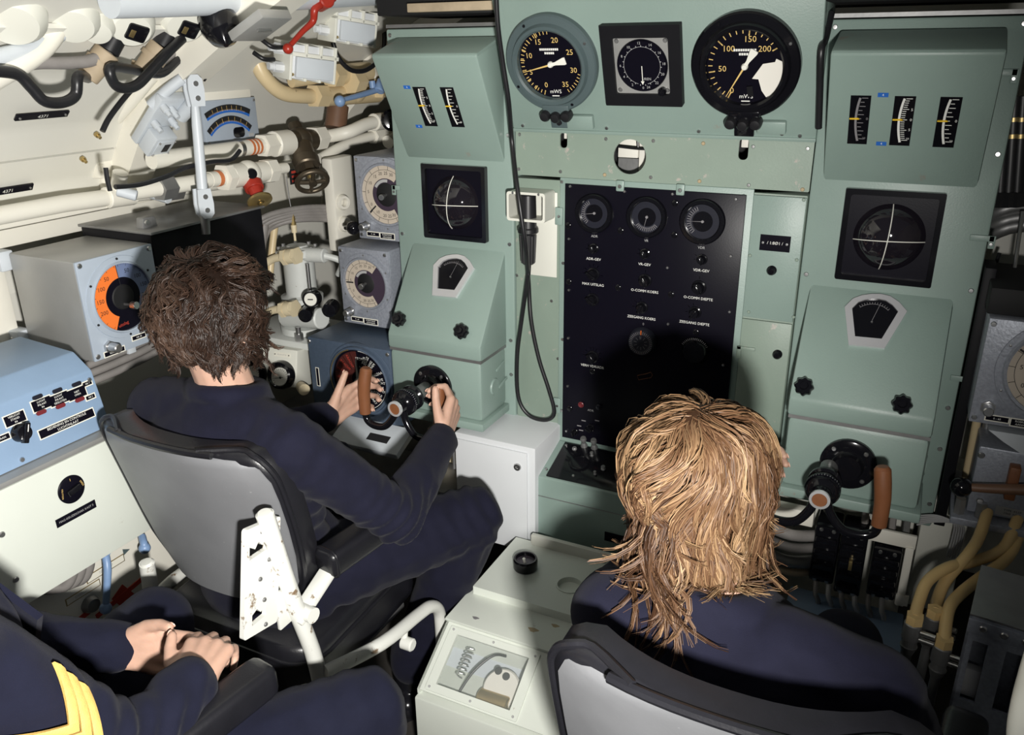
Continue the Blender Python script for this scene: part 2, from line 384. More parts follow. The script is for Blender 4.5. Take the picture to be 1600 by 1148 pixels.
# ================================================================== the two steering consoles
HOODY, HOODZ0, HOODZ1 = -0.135, 1.377, 1.627
def hood_frame(cx): return frame((cx, 0, HOODZ0), (1, 0, 0), (0, HOODY, HOODZ1-HOODZ0))
def wedge_frame(cx): return frame((cx, -0.147, 0.925), (1, 0, 0), (0, 0.147, 0.217))
CXL, CXR = -1.110, -0.058
FANPX = [(1320, 481), (1333, 468), (1347, 463), (1361, 461), (1376, 461), (1391, 464.5), (1405, 474), (1417, 488), (1382, 545.5), (1326, 540)]
def console(cx, label, x0, x1, windows, knobs, side):
    c = thing('steering_console', label, 'console', (cx, 0, 0.6), 'steering consoles')
    mb = MB(); mb.box(x0, x1, 0, 0.30, 0.60, 1.69, 0.006); mb.build('body', 'green', c)
    mb = MB(); mb.box(x0, x1, 0.002, 0.30, 1.692, 1.70); mb.build('top_trim', 'dull_metal', c)
    YX = Matrix(((0, 0, 1, 0), (1, 0, 0, 0), (0, 1, 0, 0), (0, 0, 0, 1)))   # local (y,z,x) -> world
    mb = MB(); bprism(mb, [(0.004, HOODZ0-.01), (HOODY, HOODZ1), (HOODY+.004, HOODZ1+.006), (-0.02, 1.668), (0.004, 1.668)], cx-.146, cx+.146, 0.006, YX); mb.build('hood', 'green', c)
    HF = hood_frame(cx)
    for i, (qd, maj, dm) in enumerate(windows):
        P = [loc2(*q, HF) for q in qd]; u0 = sum(p[0] for p in P)/4; v0 = sum(p[1] for p in P)/4; hw, hh = 0.0185, 0.0545
        W = HF @ T(u0, v0, 0)
        f = MB(W); f.box(-hw, hw, -hh, hh, 0.0, 0.0012); fo = f.build('indicator_window', 'black_gloss', c)
        t = MB(W); cxr = 0.200; ka = .115/cxr
        for k in range(24):
            a0, a1 = (-0.42+0.84*k/24-.02)*ka, (-0.42+0.84*(k+1)/24-.02)*ka
            q = [(cxr-.004-(cxr+dr)*math.cos(a), (cxr+dr)*math.sin(a)*1.0+.004, 0.0018) for a, dr in ((a0, 0), (a1, 0), (a1, .0042), (a0, .0042))]
            t.add(q, [(0, 1, 2, 3)])
        n = 20 if maj else 10
        for k in range(n+1):
            a = (-0.40+0.80*k/n)*ka; L = 0.011 if k % (5 if maj else 2) == 0 else 0.007
            x = cxr-.004-cxr*math.cos(a); y = cxr*math.sin(a)+.004
            t.box(x+.001, x+.001+L, y-.0006, y+.0006, .0013, .0018)
        if maj: t.text('0', .0148, .004, .008, .0018); t.text('5', .0145, .026, .008, .0018); t.text('5', .0145, -.018, .008, .0018); t.text('10', .013, -.038, .006, .0018)
        else: t.text('0', .0145, .004, .008, .0018); t.text('20', .012, -.040, .006, .0018)
        t.build('scale', 'ink_dim' if dm else 'ink_white', fo)
        p = MB(W); p.prism([(-.0175, .0028), (-.002, .0028), (.0015, .004), (-.002, .0062), (-.0175, .0056)], .0019, .0032); p.build('pointer', 'yellow', fo)
    for (px, py) in side:
        u, v = loc2(px, py, HF); b = MB(HF @ T(u, v)); b.box(-.0095, .0095, -.0045, .0045, 0, .001); o = b.build('blue_tag', 'tag_blue', c)
        t = MB(HF @ T(u, v)); t.text('4', 0, 0, .007, .0014); t.build('lettering', 'ink_white', o)
    # artificial-horizon ball
    OF = FY(cx, 0, 1.263); fr = MB(OF)
    holed(fr, rrect(-.095, .095, -.098, .098, .004), [rrect(-.084, .084, -.086, .086, .006)], 0, .016)
    fo = fr.build('horizon_frame', 'black_gloss', c)
    bk = MB(OF); bk.box(-.086, .086, -.088, .088, 0, .006); bk.build('horizon_backing', 'black_paint', c)
    d = MB(OF); R = .078; cz = -.028
    d.lathe([(math.sqrt(max(0, R*R-(z-cz)**2)), z) for z in [0.004+(.050-.004)*((k/12)**.6) for k in range(13)]], 48)
    do = d.build('horizon_ball', 'dome_glass', c, ang=80)
    cr = MB(OF)
    for ax, tilt in ((0, -4), (1, 2)):
        pts = []
        for k in range(25):
            a = (-.94+1.88*k/24)*math.acos((0.004-cz)/R); s, zz = (R+.0006)*math.sin(a), cz+(R+.0006)*math.cos(a)
            p = (s, 0.012*math.cos(a)-.012, zz) if ax else (0.010*math.cos(a)-.010+.0, s, zz)
            pts.append(RZ(tilt) @ V(p))
        cr.tube(pts, .0011, 6)
    cr.build('cross_lines', 'dial_white', do)
    # sloping lower cover with fan-shaped meter
    mb = MB(); bprism(mb, [(0.004, 1.148), (-0.147, 0.925), (-0.147, 0.884), (0.004, 0.884)], cx-.145, cx+.143, 0.007, YX); mb.build('sloping_cover', 'green', c)
    WF = wedge_frame(cx); WR = wedge_frame(CXR)
    fan = [loc2(px, py, WR) for px, py in FANPX]; mx = sum(p[0] for p in fan)/len(fan); my = sum(p[1] for p in fan)/len(fan)
    if cx != CXR: ux, uy = loc2(709, 418, WF)
    else: ux, uy = mx, my
    fan = [(x-mx+ux, y-my+uy) for x, y in fan]; inn = [(ux+(x-ux)*.74, uy-.002+(y-uy)*.74) for x, y in fan]
    b = MB(WF); holed(b, fan, [inn], 0, .009); mo = b.build('fan_meter', 'chrome', c)
    b = MB(WF); b.prism([(ux+(x-ux)*.78, uy-.002+(y-uy)*.78) for x, y in fan], 0, .003); b.build('meter_face', 'black_gloss', mo)
    t = MB(WF @ T(ux, uy-.030)); t.ticks(.043, .047, -40, 40, 12, .0008, .0036); t.arc(.042, .0428, -42, 42, .0036); t.add([(-.0004, .005, .0045), (.0004, .005, .0045), (.012, .047, .0045), (.0112, .047, .0045)], [(0, 1, 2, 3)])
    t.build('meter_scale', 'ink_dim', mo)
    t = MB(WF); t.lathe([(0, .006), (.002, .006), (.0025, .003)], 10, T(ux, uy-.028)); t.build('meter_pivot', 'steel', mo)
    panel_plate(c, WF, ux-.008, uy-.052, .042, .010, ['NR  1' if cx == CXL else 'NR  2'], 'ink_grey', .006)
    for (px, py) in knobs:
        u, v = loc2(px, py, WF); stamp('scallop', knob_scallop, WF @ T(u, v, .001), 'knob', 'black_gloss', c)
    # column housing
    mb = MB(); mb.box(cx-.142, cx+.142, -.146, .0, .712, .880, .012); mb.build('column_housing', 'green', c)
    mb = MB(); mb.box(cx-.150, cx+.150, -.160, .0, .690, .713, .004); mb.build('housing_base', 'green', c)
    mb = MB(); mb.box(cx-.1415, cx+.1415, -.1455, .0, .878, .886); mb.build('seam_strip', 'dull_metal', c)
    SF = FX(cx+.142, -.075, .79)
    mb = MB(SF); mb.lathe([(0, .004), (.021, .004), (.024, 0), (.024, -.003)], 24); mb.box(.02, .07, .035, .042, 0, .004, .001, RZ(14)); mb.box(.02, .07, -.02, -.013, 0, .004, .001, RZ(14)); mb.build('side_ribs', 'green', c)
    F2 = FY(cx-.006, -.146, .795)
    mb = MB(F2); mb.lathe([(0, .0), (.058, 0), (.058, .008), (.054, .011), (.034, .012), (.030, .016), (.028, .03), (.0, .03)], 40); fl = mb.build('column_flange', 'black_gloss', c)
    for a in (45, 135, 225, 315): screw(fl, F2 @ RZ(a) @ T(.046, 0, .010), .0055)
    for (u, v) in [(x0+.012, 1.675), (x1-.012, 1.675), (x0+.014, 1.165), (x1-.013, 1.165), (x0+.013, .90), (x1-.013, .90), (x1-.013, 1.44), (x0+.012, .65), (x1-.012, .66), (x1-.013, .80)]:
        screw(c, FY(u, 0, v), .0055)
    return c
LWIN = [([(645, 133), (664, 133), (683, 199), (666, 199)], True, False), ([(686, 134), (707, 134), (727, 201), (708, 199)], False, False)]
RWIN = [([(1325, 145), (1361, 147), (1359, 228), (1324, 226)], False, True), ([(1395, 147), (1430, 147), (1425, 230), (1390, 229)], True, False), ([(1466, 147), (1503, 148), (1494, 234), (1458, 232)], False, False)]
cl = console(CXL, 'green steering console with two strip indicators on its hood, beside the grey dial boxes', -1.300, -0.941, LWIN, [(627, 501), (724, 520)], [(636, 136), (655, 197)])
crr = console(CXR, 'green steering console with three strip indicators on its hood, beside the yellow tubes', -0.228, 0.125, RWIN, [(1257, 606), (1409, 634)], [(1380, 148), (1377, 224)])
for o, (px, py, sx) in ((crr, (1540, 372, 1)), (crr, (1508, 592, 1)), (crr, (1575, 113, 1)), (cl, (622, 293, -1))):
    p = PY(px, py, 0)
    mb = MB(FY(p.x, -.001, p.z)); mb.box(-.018*sx-.01, .016*sx, -.006, .006, 0, .004, .001); mb.box(.012*sx-.006, .012*sx+.006, -.020, .006, 0, .004, .001); l = mb.build('catch', 'green', o)
    screw(l, FY(p.x+.011*sx, -.004, p.z-.011), .004)

# ------------------------------------------------------------------ yokes
def yoke(hub, tilt, label, tipY):
    h = V(hub); y = thing('steering_yoke', label, 'yoke', tuple(h), 'steering yokes')
    mb = MB(); mb.cyl((h.x, -.174, h.z), (h.x, h.y+.05, h.z), .0185, n=24); mb.build('column', 'dull_metal', y)
    A = frame(h, (1, 0, 0), (0, 0, 1))   # z towards -Y
    mb = MB(A); mb.lathe([(0, .026), (.016, .026), (.019, .022), (.021, .002), (.030, -.004), (.034, -.012), (.034, -.030), (.029, -.036), (.029, -.046), (.034, -.050), (.034, -.058), (.020, -.062), (0, -.062)], 36); mb.build('hub', 'black_gloss', y)
    mb = MB(A); mb.lathe([(.0150, .0262), (.0150, .0285), (.0205, .0275), (.0205, .0215)], 32); mb.build('hub_ring', 'chrome', y)
    mb = MB(A); mb.lathe([(0, .0275), (.0148, .0268)], 24); mb.build('hub_button', 'leather_brown', y)
    mb = MB(A); mb.lathe([(.0345, -.014), (.0352, -.015), (.0352, -.027), (.0345, -.028)], 36); co = mb.build('scale_collar', 'black_paint', y)
    t = MB(A)
    for k in range(40):
        a = 2*PI*k/40; M = Matrix.Rotation(a, 4, 'Z') @ T(.0354, 0, 0); L = .008 if k % 5 == 0 else .0045
        t.add([(0, -.0005, -.016), (0, .0005, -.016), (0, .0005, -.016-L), (0, -.0005, -.016-L)], [(0, 1, 2, 3)], M)
    t.build('collar_marks', 'ink_grey', co)
    Rm = Matrix.Translation(h) @ Matrix.Rotation(rad(tilt), 4, 'Y') @ Matrix.Translation(-h)
    for s in (-1, 1):
        pts = [h+V((s*.012, -.004, -.012)), h+V((s*.020, -.006, -.038)), h+V((s*.045, -.008, -.068)), h+V((s*.080, -.004, -.076)), h+V((s*.104, 0, -.068)), h+V((s*.112, .002, -.045))]
        pts = [Rm @ p for p in pts]
        mb = MB(); mb.tube(pts, .0095, 12, 6); mb.build('arm', 'black_gloss', y)
        g = [h+V((s*.112, .002, -.050)), h+V((s*.114, .002, 0)), h+V((s*.112, .002, .035)), h+V((s*.108, tipY, .072))]
        g = [Rm @ p for p in g]
        mb = MB(); mb.tube(g, [.0150, .0155, .0160, .0165, .0160], 18, 5); gr = mb.build('grip', 'leather_brown', y)
        d = (g[-1]-g[-2]).normalized(); mb = MB(); mb.cyl(g[-1]-d*.002, g[-1]+d*.006, .0158, .0125, 18, .0015); mb.build('grip_cap', 'leather_brown', gr)
    return y
yoke((-1.120, -0.300, 0.797), 3, 'black steering yoke with brown leather grips held by the dark-haired operator', .006)
yoke((-0.100, -0.300, 0.790), -3, 'black steering yoke with brown leather grips before the fair-haired operator', .006)

# ================================================================== centre frame
cf = thing('centre_frame', 'green centre framework holding the black control panel between the steering consoles', 'frame', (-.58, 0, .6))
mb = MB(); mb.box(-.939, -.230, .004, .30, .60, 1.337, .003); mb.build('body', 'green_plate', cf)
mb = MB(); mb.box(-.812, -.344, -.003, .004, .628, 1.345, .002); mb.build('panel_surround', 'green', cf)
for k, (px, py) in enumerate([(808, 283), (808, 430), (866, 430), (862, 470), (805, 690), (868, 684), (872, 560)]):
    p = PY(px, py, .004); screw(cf, FY(p.x, .004, p.z), .0045)
for z in (1.25, .735):
    mb = MB(FY(-.815, -.002, z)); mb.box(-.008, .012, -.022, .022, 0, .006, .002); h = mb.build('hinge', 'green', cf); screw(h, FY(-.812, -.008, z), .004)

# black control panel
cp = thing('control_panel', 'black control panel with three round dials and rows of knobs', 'control panel', (-.58, -.003, .64))
PFm = FY(0, -.003, 0)
mb = MB(PFm); mb.box(-.796, -.359, .645, 1.332, 0, .006, .0015); mb.build('face_plate', 'black_paint', cp)
def pc(px, py): p = PY(px, py, -.009); return p.x, p.z
PF = FY(0, -.009, 0)
for (px, py, r, a0, a1, needle) in [(929, 333, .043, 220, 330, 262), (1011, 339, .044, 130, 230, 193), (1098, 346, .047, 220, 335, 268)]:
    x, y = pc(px, py); F = PF @ T(x, y)
    mb = MB(F); mb.lathe([(0, .001), (r*.86, .001), (r*.86, .010), (r*.90, .012), (r*1.06, .012), (r*1.12, .008), (r*1.12, 0)], 44); d = mb.build('round_dial', 'black_gloss', cp)
    mb = MB(F); mb.arc(r*.50, r*.85, 0, 360, .0014, n=48); mb.build('dial_ring', 'hammer_blue' if 0 else 'lamp_dark', d)
    t = MB(F); t.ticks(r*.62, r*.78, a0, a1, 12, .0012, .0020); t.ticks(r*.56, r*.62, a0, a1, 24, .0007, .0020)
    t.add([(-.0006, -.004, 0), (.0006, -.004, 0), (.0002, r*.62, 0), (-.0002, r*.62, 0)], [(0, 1, 2, 3)], T(0, 0, .003) @ RZ(-needle)); t.lathe([(0, .004), (.003, .004), (.0035, .002)], 14)
    t.build('dial_marks', 'ink_dim', d)
def pknob(mb, r=.0125):
    mb.lathe([(0, .018), (r*.78, .018), (r*.92, .014), (r, .004), (r*1.25, .003), (r*1.3, 0)], 24); mb.box(-r*.22, r*.22, -r*1.0, r*1.0, .012, .024, .001); return mb
def spot(px, py, labels, big=1, arcs=None, rot=0, lab=None, dim='ink_white'):
    x, y = pc(px, py); F = PF @ T(x, y)
    k = stamp(('pknob', big), lambda m: pknob(m, .0125*big), F @ RZ(rot), 'selector_knob', 'black_gloss', cp)
    t = MB(F)
    if arcs:
        for a in arcs: t.ticks(.0185*big, .025*big, a, a, 1, .0010, .0006)
    if labels: t.text(labels, lab[0] if lab else 0, (lab[1] if lab else -.027), .0092, .0006)
    if labels or arcs: t.build('knob_lettering', dim, cp)
    return k
spot(928, 388, 'ADR-GEV', .8, [-95, -60], 20); spot(1008, 396, 'VR-GEV', .8, [-95, -60], 20); spot(1097, 405, 'VDR-GEV', .8, [-95, -60], 20)
spot(927, 428, 'MAX UITSLAG', 1.05, [-90, -60, -25, 0, 30, 95], 60); spot(1008, 438, 'O-COMM KOERS', 1.05, [0], 30); spot(1092, 449, 'O-COMM DIEPTE', 1.1, [0], 30)
spot(926, 468, None, 1.05, [-20], 50); spot(1003, 480, 'ZEEGANG KOERS', .95, [-90, -50, -10], -20); spot(1086, 488, 'ZEEGANG DIEPTE', .95, [-90, -50, -15], -30)
spot(926, 557, 'VERH VDR/ADR', 1.05, [-85, -50, -15, 5, 25, 60, 95, 110, 125], 40)
for px, py, s in [(929, 369, 'ADR'), (1010, 376, 'VR'), (1096, 387, 'VDR'), (923, 641, 'ADR')]: x, y = pc(px, py); t = MB(PF); t.text(s, x, y, .0085, .0006); t.build('panel_lettering', 'ink_grey', cp)
for px, py in [(905, 665), (912, 657), (908, 672), (933, 657)]: x, y = pc(px, py); t = MB(PF); t.box(x-.006, x+.006, y-.0014, y+.0014, 0, .0006); t.build('panel_mark', 'ink_dim', cp)
x, y = pc(1004, 533); F = PF @ T(x, y); mb = MB(F); mb.lathe([(0, .016), (.030, .016), (.034, .012), (.037, 0)], 44); cd_ = mb.build('course_dial', 'lamp_dark', cp)
t = MB(F); t.ticks(.022, .030, 0, 360, 36, .0012, .0165); t.ticks(.010, .018, 0, 350, 10, .001, .0165); t.text('0', 0, .045, .009, .0006); t.build('dial_marks', 'ink_dim', cd_)
mb = MB(F); mb.box(-.0012, .0012, .022, .033, .0166, .0176); mb.build('index_mark', 'orange', cd_)
x, y = pc(1087, 547); F = PF @ T(x, y); mb = MB(F); mb.lathe([(0, .020), (.026, .020), (.030, .014), (.034, .002), (.034, 0)], 44); cd_ = mb.build('depth_dial', 'black_gloss', cp)
t = MB(F); t.ticks(.031, .036, -60, 60, 16, .001, .0145); t.build('dial_marks', 'ink_grey', cd_)
x, y = pc(1006, 588); t = MB(PF @ T(x, y) @ RZ(20)); t.tube([(-.016, -.006, .001), (-.016, .006, .001), (.008, .006, .001), (.022, .008, .001), (.024, .0, .001), (.018, -.006, .001)], .0007, 6, closed=True); t.build('pointer_outline', 'leather_brown', cp)
for px, py, m in [(908, 632, 'lamp_red'), (936, 636, 'lamp_dark')]:
    x, y = pc(px, py); mb = MB(PF @ T(x, y)); mb.lathe([(0, .008), (.0045, .007), (.006, .003), (.008, .002), (.008, 0)], 16); mb.build('signal_lamp', m, cp)
spot(923, 668, None, .7, None, 60); spot(899, 674, None, .55, None, 10)
for px, py in [(970, 360), (1055, 317), (1054, 367), (966, 449), (1049, 460), (888, 352), (889, 440), (926, 580), (1088, 519), (890, 638)]:
    x, y = pc(px, py); mb = MB(PF @ T(x, y)); mb.lathe([(0, .003), (.006, .003), (.008, .0015), (.008, 0)], 18); mb.build('blanking_plug', 'black_gloss', cp)
for px, py in [(891, 291), (976, 299), (1051, 303), (889, 373), (889, 453), (1142, 400), (1140, 487), (888, 528), (887, 603), (1150, 311), (885, 673), (1130, 570), (1043, 418), (1044, 506)]:
    x, y = pc(px, py); screw(cp, PF @ T(x, y), .0036)
for px, py in [(878, 284), (880, 411), (879, 530), (878, 641), (1162, 306), (1150, 443), (1140, 571)]:
    p = PY(px, py, -.003); screw(cf, FY(p.x, -.003, p.z), .0045)
for px, py in [(969, 291), (1063, 297)]:
    p = PY(px, py, -.009); mb = MB(FY(p.x, -.003, p.z)); mb.box(-.010, .010, -.012, .014, 0, .009, .003); h = mb.build('panel_clip', 'green', cf); screw(h, FY(p.x, -.012, p.z), .005)

# doors to the right of the black panel
for (z0, z1, nm, lab) in ((1.050, 1.333, 'upper', 'small green locker door with black engraved plate beside the black control panel'), (.70, 1.045, 'lower', 'plain green locker door with round black pull beside the black control panel')):
    d = thing('locker_hatch', lab, 'door', (-.288, -.002, z0)); F = FY(-.288, .002, 0)
    mb = MB(F); mb.box(-.056, .057, z0, z1, 0, .006, .0015); mb.build('leaf', 'green' if nm == 'upper' else 'green_plate', d)
    if nm == 'upper':
        p = PY(1211, 380, -.004); panel_plate(d, FY(0, -.004, 0), p.x, p.z, .066, .036, ['/ 1:8Ø1 /'], 'ink_white', .010); 
        for s in (-1, 1): screw(d, FY(p.x+s*.026, -.0052, p.z), .0035)
        p = PY(1206, 422, -.004)
        for px, py in [(1170, 487), (1240, 495), (1256, 312), (1172, 399), (1245, 406)]: q = PY(px, py, -.004); screw(d, FY(q.x, -.004, q.z), .004, 'green_plate')
    else: p = PY(1215, 553, -.004)
    mb = MB(FY(p.x, -.004, p.z)); mb.lathe([(0, .016), (.007, .015), (.010, .010), (.008, .004), (.011, .002), (.011, 0)], 20); mb.build('pull_knob', 'black_gloss', d)
    if nm == 'lower':
        q = PY(1160, 543, -.004); mb = MB(FY(q.x, -.004, q.z)); mb.box(-.012, .030, -.004, .004, 0, .005, .001); mb.box(-.012, -.002, -.026, .004, 0, .005, .001); mb.build('catch', 'green_plate', d)

# ------------------------------------------------------------------ plate with cut-outs
pl = thing('cover_plate', 'worn green cover plate with a round cut-out and two slots under the gauges', 'plate', (-.58, 0, 1.345))
F = FY(0, .006, 0); hx, hz = (lambda p: (p.x, p.z))(PY(984, 245, .002)); s1 = PY(881, 219, .002); s2 = PY(1162, 233, .002)
mb = MB(F); holed(mb, rrect(-.934, -.229, 1.345, 1.452, .003), [circ(hx, hz, .040, 32), rrect(s1.x-.0095, s1.x+.0095, s1.z-.018, s1.z+.018, .008), rrect(s2.x-.0105, s2.x+.0105, s2.z-.023, s2.z+.023, .009)], 0, .005)
mb.build('plate', 'green_plate', pl)
for px, py in [(812, 210), (947, 217), (1021, 220), (1099, 224), (1177, 229), (1262, 232), (811, 264), (876, 268), (945, 273), (1017, 277), (1093, 283), (1170, 289), (1254, 296)]:
    q = PY(px, py, .001); screw(pl, FY(q.x, .001, q.z), .0045, 'stain_tan' if px in (945, 1093, 1254, 1099) else 'steel')
# what shows through the cut-outs: pale switch block with dark bars
mb = MB(); mb.box(-.939, -.230, .16, .30, 1.337, 1.470); o = mb.build('rear_cavity_block', 'deep_black', cf)
sb = thing('terminal_block', 'cream terminal block with dark bars seen through the round cut-out', 'terminal block', (hx, .10, hz-.05))
mb = MB(); mb.box(hx-.055, hx-.004, .075, .15, hz-.012, hz+.05, .002); mb.build('block', 'warm_white', sb)
mb = MB(); mb.box(hx+.000, hx+.060, .070, .15, hz-.05, hz+.05, .002); mb.build('block', 'warm_white', sb)
mb = MB(); mb.tube([(hx-.06, .05, hz+.018), (hx+.01, .045, hz+.014), (hx+.06, .05, hz+.016)], .003, 8, 4); mb.tube([(hx+.0, .05, hz+.05), (hx+.004, .05, hz+.014)], .003, 8); mb.build('bar', 'black_rubber', sb)
mb = MB(); mb.box(hx-.055, hx-.004, .08, .15, hz-.05, hz-.014); mb.build('lower_block', 'dull_metal', sb)
for s in (s1, s2):
    mb = MB(); mb.box(s.x-.012, s.x+.012, .03, .08, s.z+.0, s.z+.03, .002); mb.solo('mounting_lug', 'warm_white', 'pale mounting lug seen through the slot under the %s depth gauge' % ('smaller' if s is s1 else 'larger'), 'bracket', 'mounting lugs')

# ------------------------------------------------------------------ overhanging gauge panel
GP = frame((-.58, -.004, 1.455), (1, 0, 0), (0, -math.sin(rad(20)), math.cos(rad(20))))
gp = thing('gauge_board', 'green overhanging panel carrying the two big depth gauges', 'panel', (-.58, 0, 1.455))
mb = MB(GP); mb.box(-.357, .353, 0, .34, -.025, 0, .003); mb.build('panel', 'green', gp)
mb = MB(GP); mb.box(-.356, .352, 0, .34, -.16, -.025, .003); mb.build('casing', 'green', gp)
mb = MB(GP); mb.box(-.357, .353, -.004, .004, -.02, .004, .001); mb.build('lower_lip', 'green', gp)
for px, py in [(817, 196), (948, 200), (1092, 205), (1222, 209), (1250, 212)]: u, v = loc2(px, py, GP); screw(gp, GP @ T(u, v, 0), .0045)
for (px0, px1, py0, py1) in [(890, 928, 178, 200), (1184, 1230, 187, 208)]:
    u0, v0 = loc2(px0, py1, GP); u1, v1 = loc2(px1, py0, GP); mb = MB(GP); mb.box(u0, u1, v0+.004, v1, 0, .014, .003); mb.build('stop_block', 'green', gp)
def numerals(F, items, size, m, parent, extra=None):
    t = MB(F)
    for s, x, y in items: t.text(s, x, y, size, .0124)
    if extra: extra(t)
    return t.build('dial_figures', m, parent)
def big_gauge(c, r, rim, label, figs, ticks, needle, name2):
    u, v = loc2(*c, GP); F = GP @ T(u, v); g = thing('depth_gauge', label, 'gauge', tuple(F @ V((0, 0, 0))), 'depth gauges')
    mb = MB(F); mb.lathe([(r*.70, .010), (r*.70, .026), (r*.74, .030), (r*.80, .030), (r*.84, .020), (r*.97, .018), (r, .014), (r, 0), (0, 0)], 64); mb.build('rim', rim, g)
    mb = MB(F); mb.lathe([(0, .012), (r*.705, .012)], 64); fc = mb.build('dial_face', 'black_paint', g)
    def ex(t):
        for (a0, a1, n, r0, r1, w) in ticks: t.ticks(r*r0, r*r1, a0, a1, n, w, .0124)
    numerals(F, [(s, r*rr*math.sin(rad(a)), r*rr*math.cos(rad(a))) for s, a, rr in figs], r*.155, 'ink_yellow', fc, ex)
    t = MB(F); t.text('mWS', r*.03, -r*.575, r*.115, .0124)
    for k, wd in enumerate((.42, .22)): 
        for q in range(int(wd*26)): t.box((-wd/2+q*wd/int(wd*26))*r, (-wd/2+(q+.78)*wd/int(wd*26))*r, r*(.30-.075*k)-r*.022, r*(.30-.075*k)+r*.022, .0122, .0125)
    t.box(-r*.06, r*.10, -r*.675, -r*.655, .0122, .0125); t.build('face_lettering', 'ink_white', fc)
    N = F @ RZ(-needle)
    mb = MB(N); mb.prism([(-.0020, 0), (.0020, 0), (.0005, r*.66), (-.0005, r*.66)], .016, .0175); nd = mb.build('needle', 'ink_yellow', g)
    mb = MB(N); mb.prism([(.004, -.002), (.0035, -r*.12), (r*.075, -r*.32), (r*.07, -r*.36), (-r*.07, -r*.36), (-r*.075, -r*.32), (-.0035, -r*.12), (-.004, -.002)], .0165, .0185); mb.lathe([(0, .021), (.005, .0205), (.007, .017), (.007, .013)], 20); mb.build('needle_tail', 'dial_white', nd)
    # clamp and drain fittings below the rim
    B = F @ T(0, -r*1.0)
    mb = MB(B); mb.box(-r*.30, r*.30, -.006, r*.16, .002, .022, .003); mb.box(-r*.20, r*.18, -r*.40, .0, .001, .009, .002); br = mb.build('bracket', rim, g)
    for sx in (-1, 0, 1):
        mb = MB(B @ T(sx*r*.24, -.010+abs(sx)*.003)); mb.lathe([(0, .036), (r*.09, .034), (r*.12, .028), (r*.12, .012), (r*.08, .010), (r*.08, .004)], 18); mb.build('fitting', 'black_rubber', g)
    mb = MB(B @ T(0, -r*.27)); mb.lathe([(0, .014), (.006, .013), (.007, .009)], 14); mb.build('bolt', 'black_rubber', br)
    for a in (8, 100, 190, 275): screw(g, F @ RZ(a+20) @ T(r*.91, 0, .0175), .0038, 'black_gloss' if a != 8 else 'steel')
    return g, F, r
LG = [('0', 201, .47), ('5', 250, .50), ('10', 290, .50), ('15', 333, .50), ('20', 17, .50), ('25', 62, .50), ('30', 105, .50), ('35', 148, .50)]
big_gauge((864, 97), .111, 'green_grey', 'smaller round depth gauge with grey-green rim reading up to 35', LG, [(200, 360, 22, .60, .67, .0016), (200, 335, 7, .585, .68, .0022), (110, 150, 6, .60, .67, .0016)], 256, 0)
RG = [('0', 207, .52), ('50', 263, .42), ('100', 317, .44), ('150', 10, .50), ('200', 48, .47)]
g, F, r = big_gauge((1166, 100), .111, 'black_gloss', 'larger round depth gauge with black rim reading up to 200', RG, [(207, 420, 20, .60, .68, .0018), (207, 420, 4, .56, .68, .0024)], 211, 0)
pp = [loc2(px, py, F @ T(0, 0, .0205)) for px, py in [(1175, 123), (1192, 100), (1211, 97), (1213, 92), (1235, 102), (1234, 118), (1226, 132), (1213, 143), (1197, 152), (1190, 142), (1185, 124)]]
mb = MB(F); mb.prism(pp, .0195, .0205); mb.build('reflection_patch', 'warm_white', g)  # white patch shaped as a reflection in the gauge glass
mb = MB(F); mb.box(.0, .012, -.062, -.040, .0195, .0205, 0, RZ(8)); mb.build('patch_tab', 'black_soft', g)  # dark tab belonging to the modelled reflection
# square instrument
SQ = [(938, 37), (1059, 37), (1073, 160), (956, 158)]
P = [loc2(px, py, GP) for px, py in SQ]; u = sum(p[0] for p in P)/4; v = sum(p[1] for p in P)/4; F = GP @ T(u, v)
sq = thing('square_instrument', 'square black framed dial instrument between the two round depth gauges', 'instrument', tuple(F @ V((0, 0, 0))))
a = .088
mb = MB(F); holed(mb, rrect(-a, a, -a, a, .002), [rrect(-a*.70, a*.70, -a*.70, a*.70, .006)], 0, .018); mb.build('outer_frame', 'black_soft', sq)
mb = MB(F); mb.box(-a*.72, a*.72, -a*.72, a*.72, 0, .010); pt = mb.build('mounting_plate', 'box_side', sq)
mb = MB(F); mb.lathe([(0, .011), (a*.60, .011), (a*.63, .014), (a*.65, .010)], 56); fc = mb.build('dial_face', 'black_paint', sq)
t = MB(F); t.ticks(a*.47, a*.50, 0, 345, 22, .0014, .0116); t.arc(a*.462, a*.470, 195, 525, .0116, n=60)
for s, an in [('0', 180), ('2', 210), ('4', 240), ('6', 270), ('8', 295), ('10', 325), ('12', 355), ('14', 25), ('16', 55), ('18', 85), ('20', 112), ('22', 140), ('24', 166)]: t.text(s, a*.555*math.sin(rad(an)), a*.555*math.cos(rad(an)), a*.09, .0116)
t.text('UREN', a*.1, -a*.33, a*.09, .0116); t.build('dial_marks', 'ink_grey', fc)
mb = MB(F); mb.box(-.0008, .0008, -a*.40, 0, .0125, .0132); mb.prism([(-.004, -a*.38), (0, -a*.47), (.004, -a*.38)], .0125, .0132); mb.build('pointer', 'dial_white', sq)
for sx in (-1, 1):
    for sy in (-1, 1): screw(sq, F @ T(sx*a*.61, sy*a*.61, .010), .005, 'dull_metal')
mb = MB(F @ T(a*.50, -a*.62)); mb.lathe([(0, .026), (.007, .025), (.009, .020), (.009, .010)], 18); mb.build('setting_knob', 'black_gloss', sq)

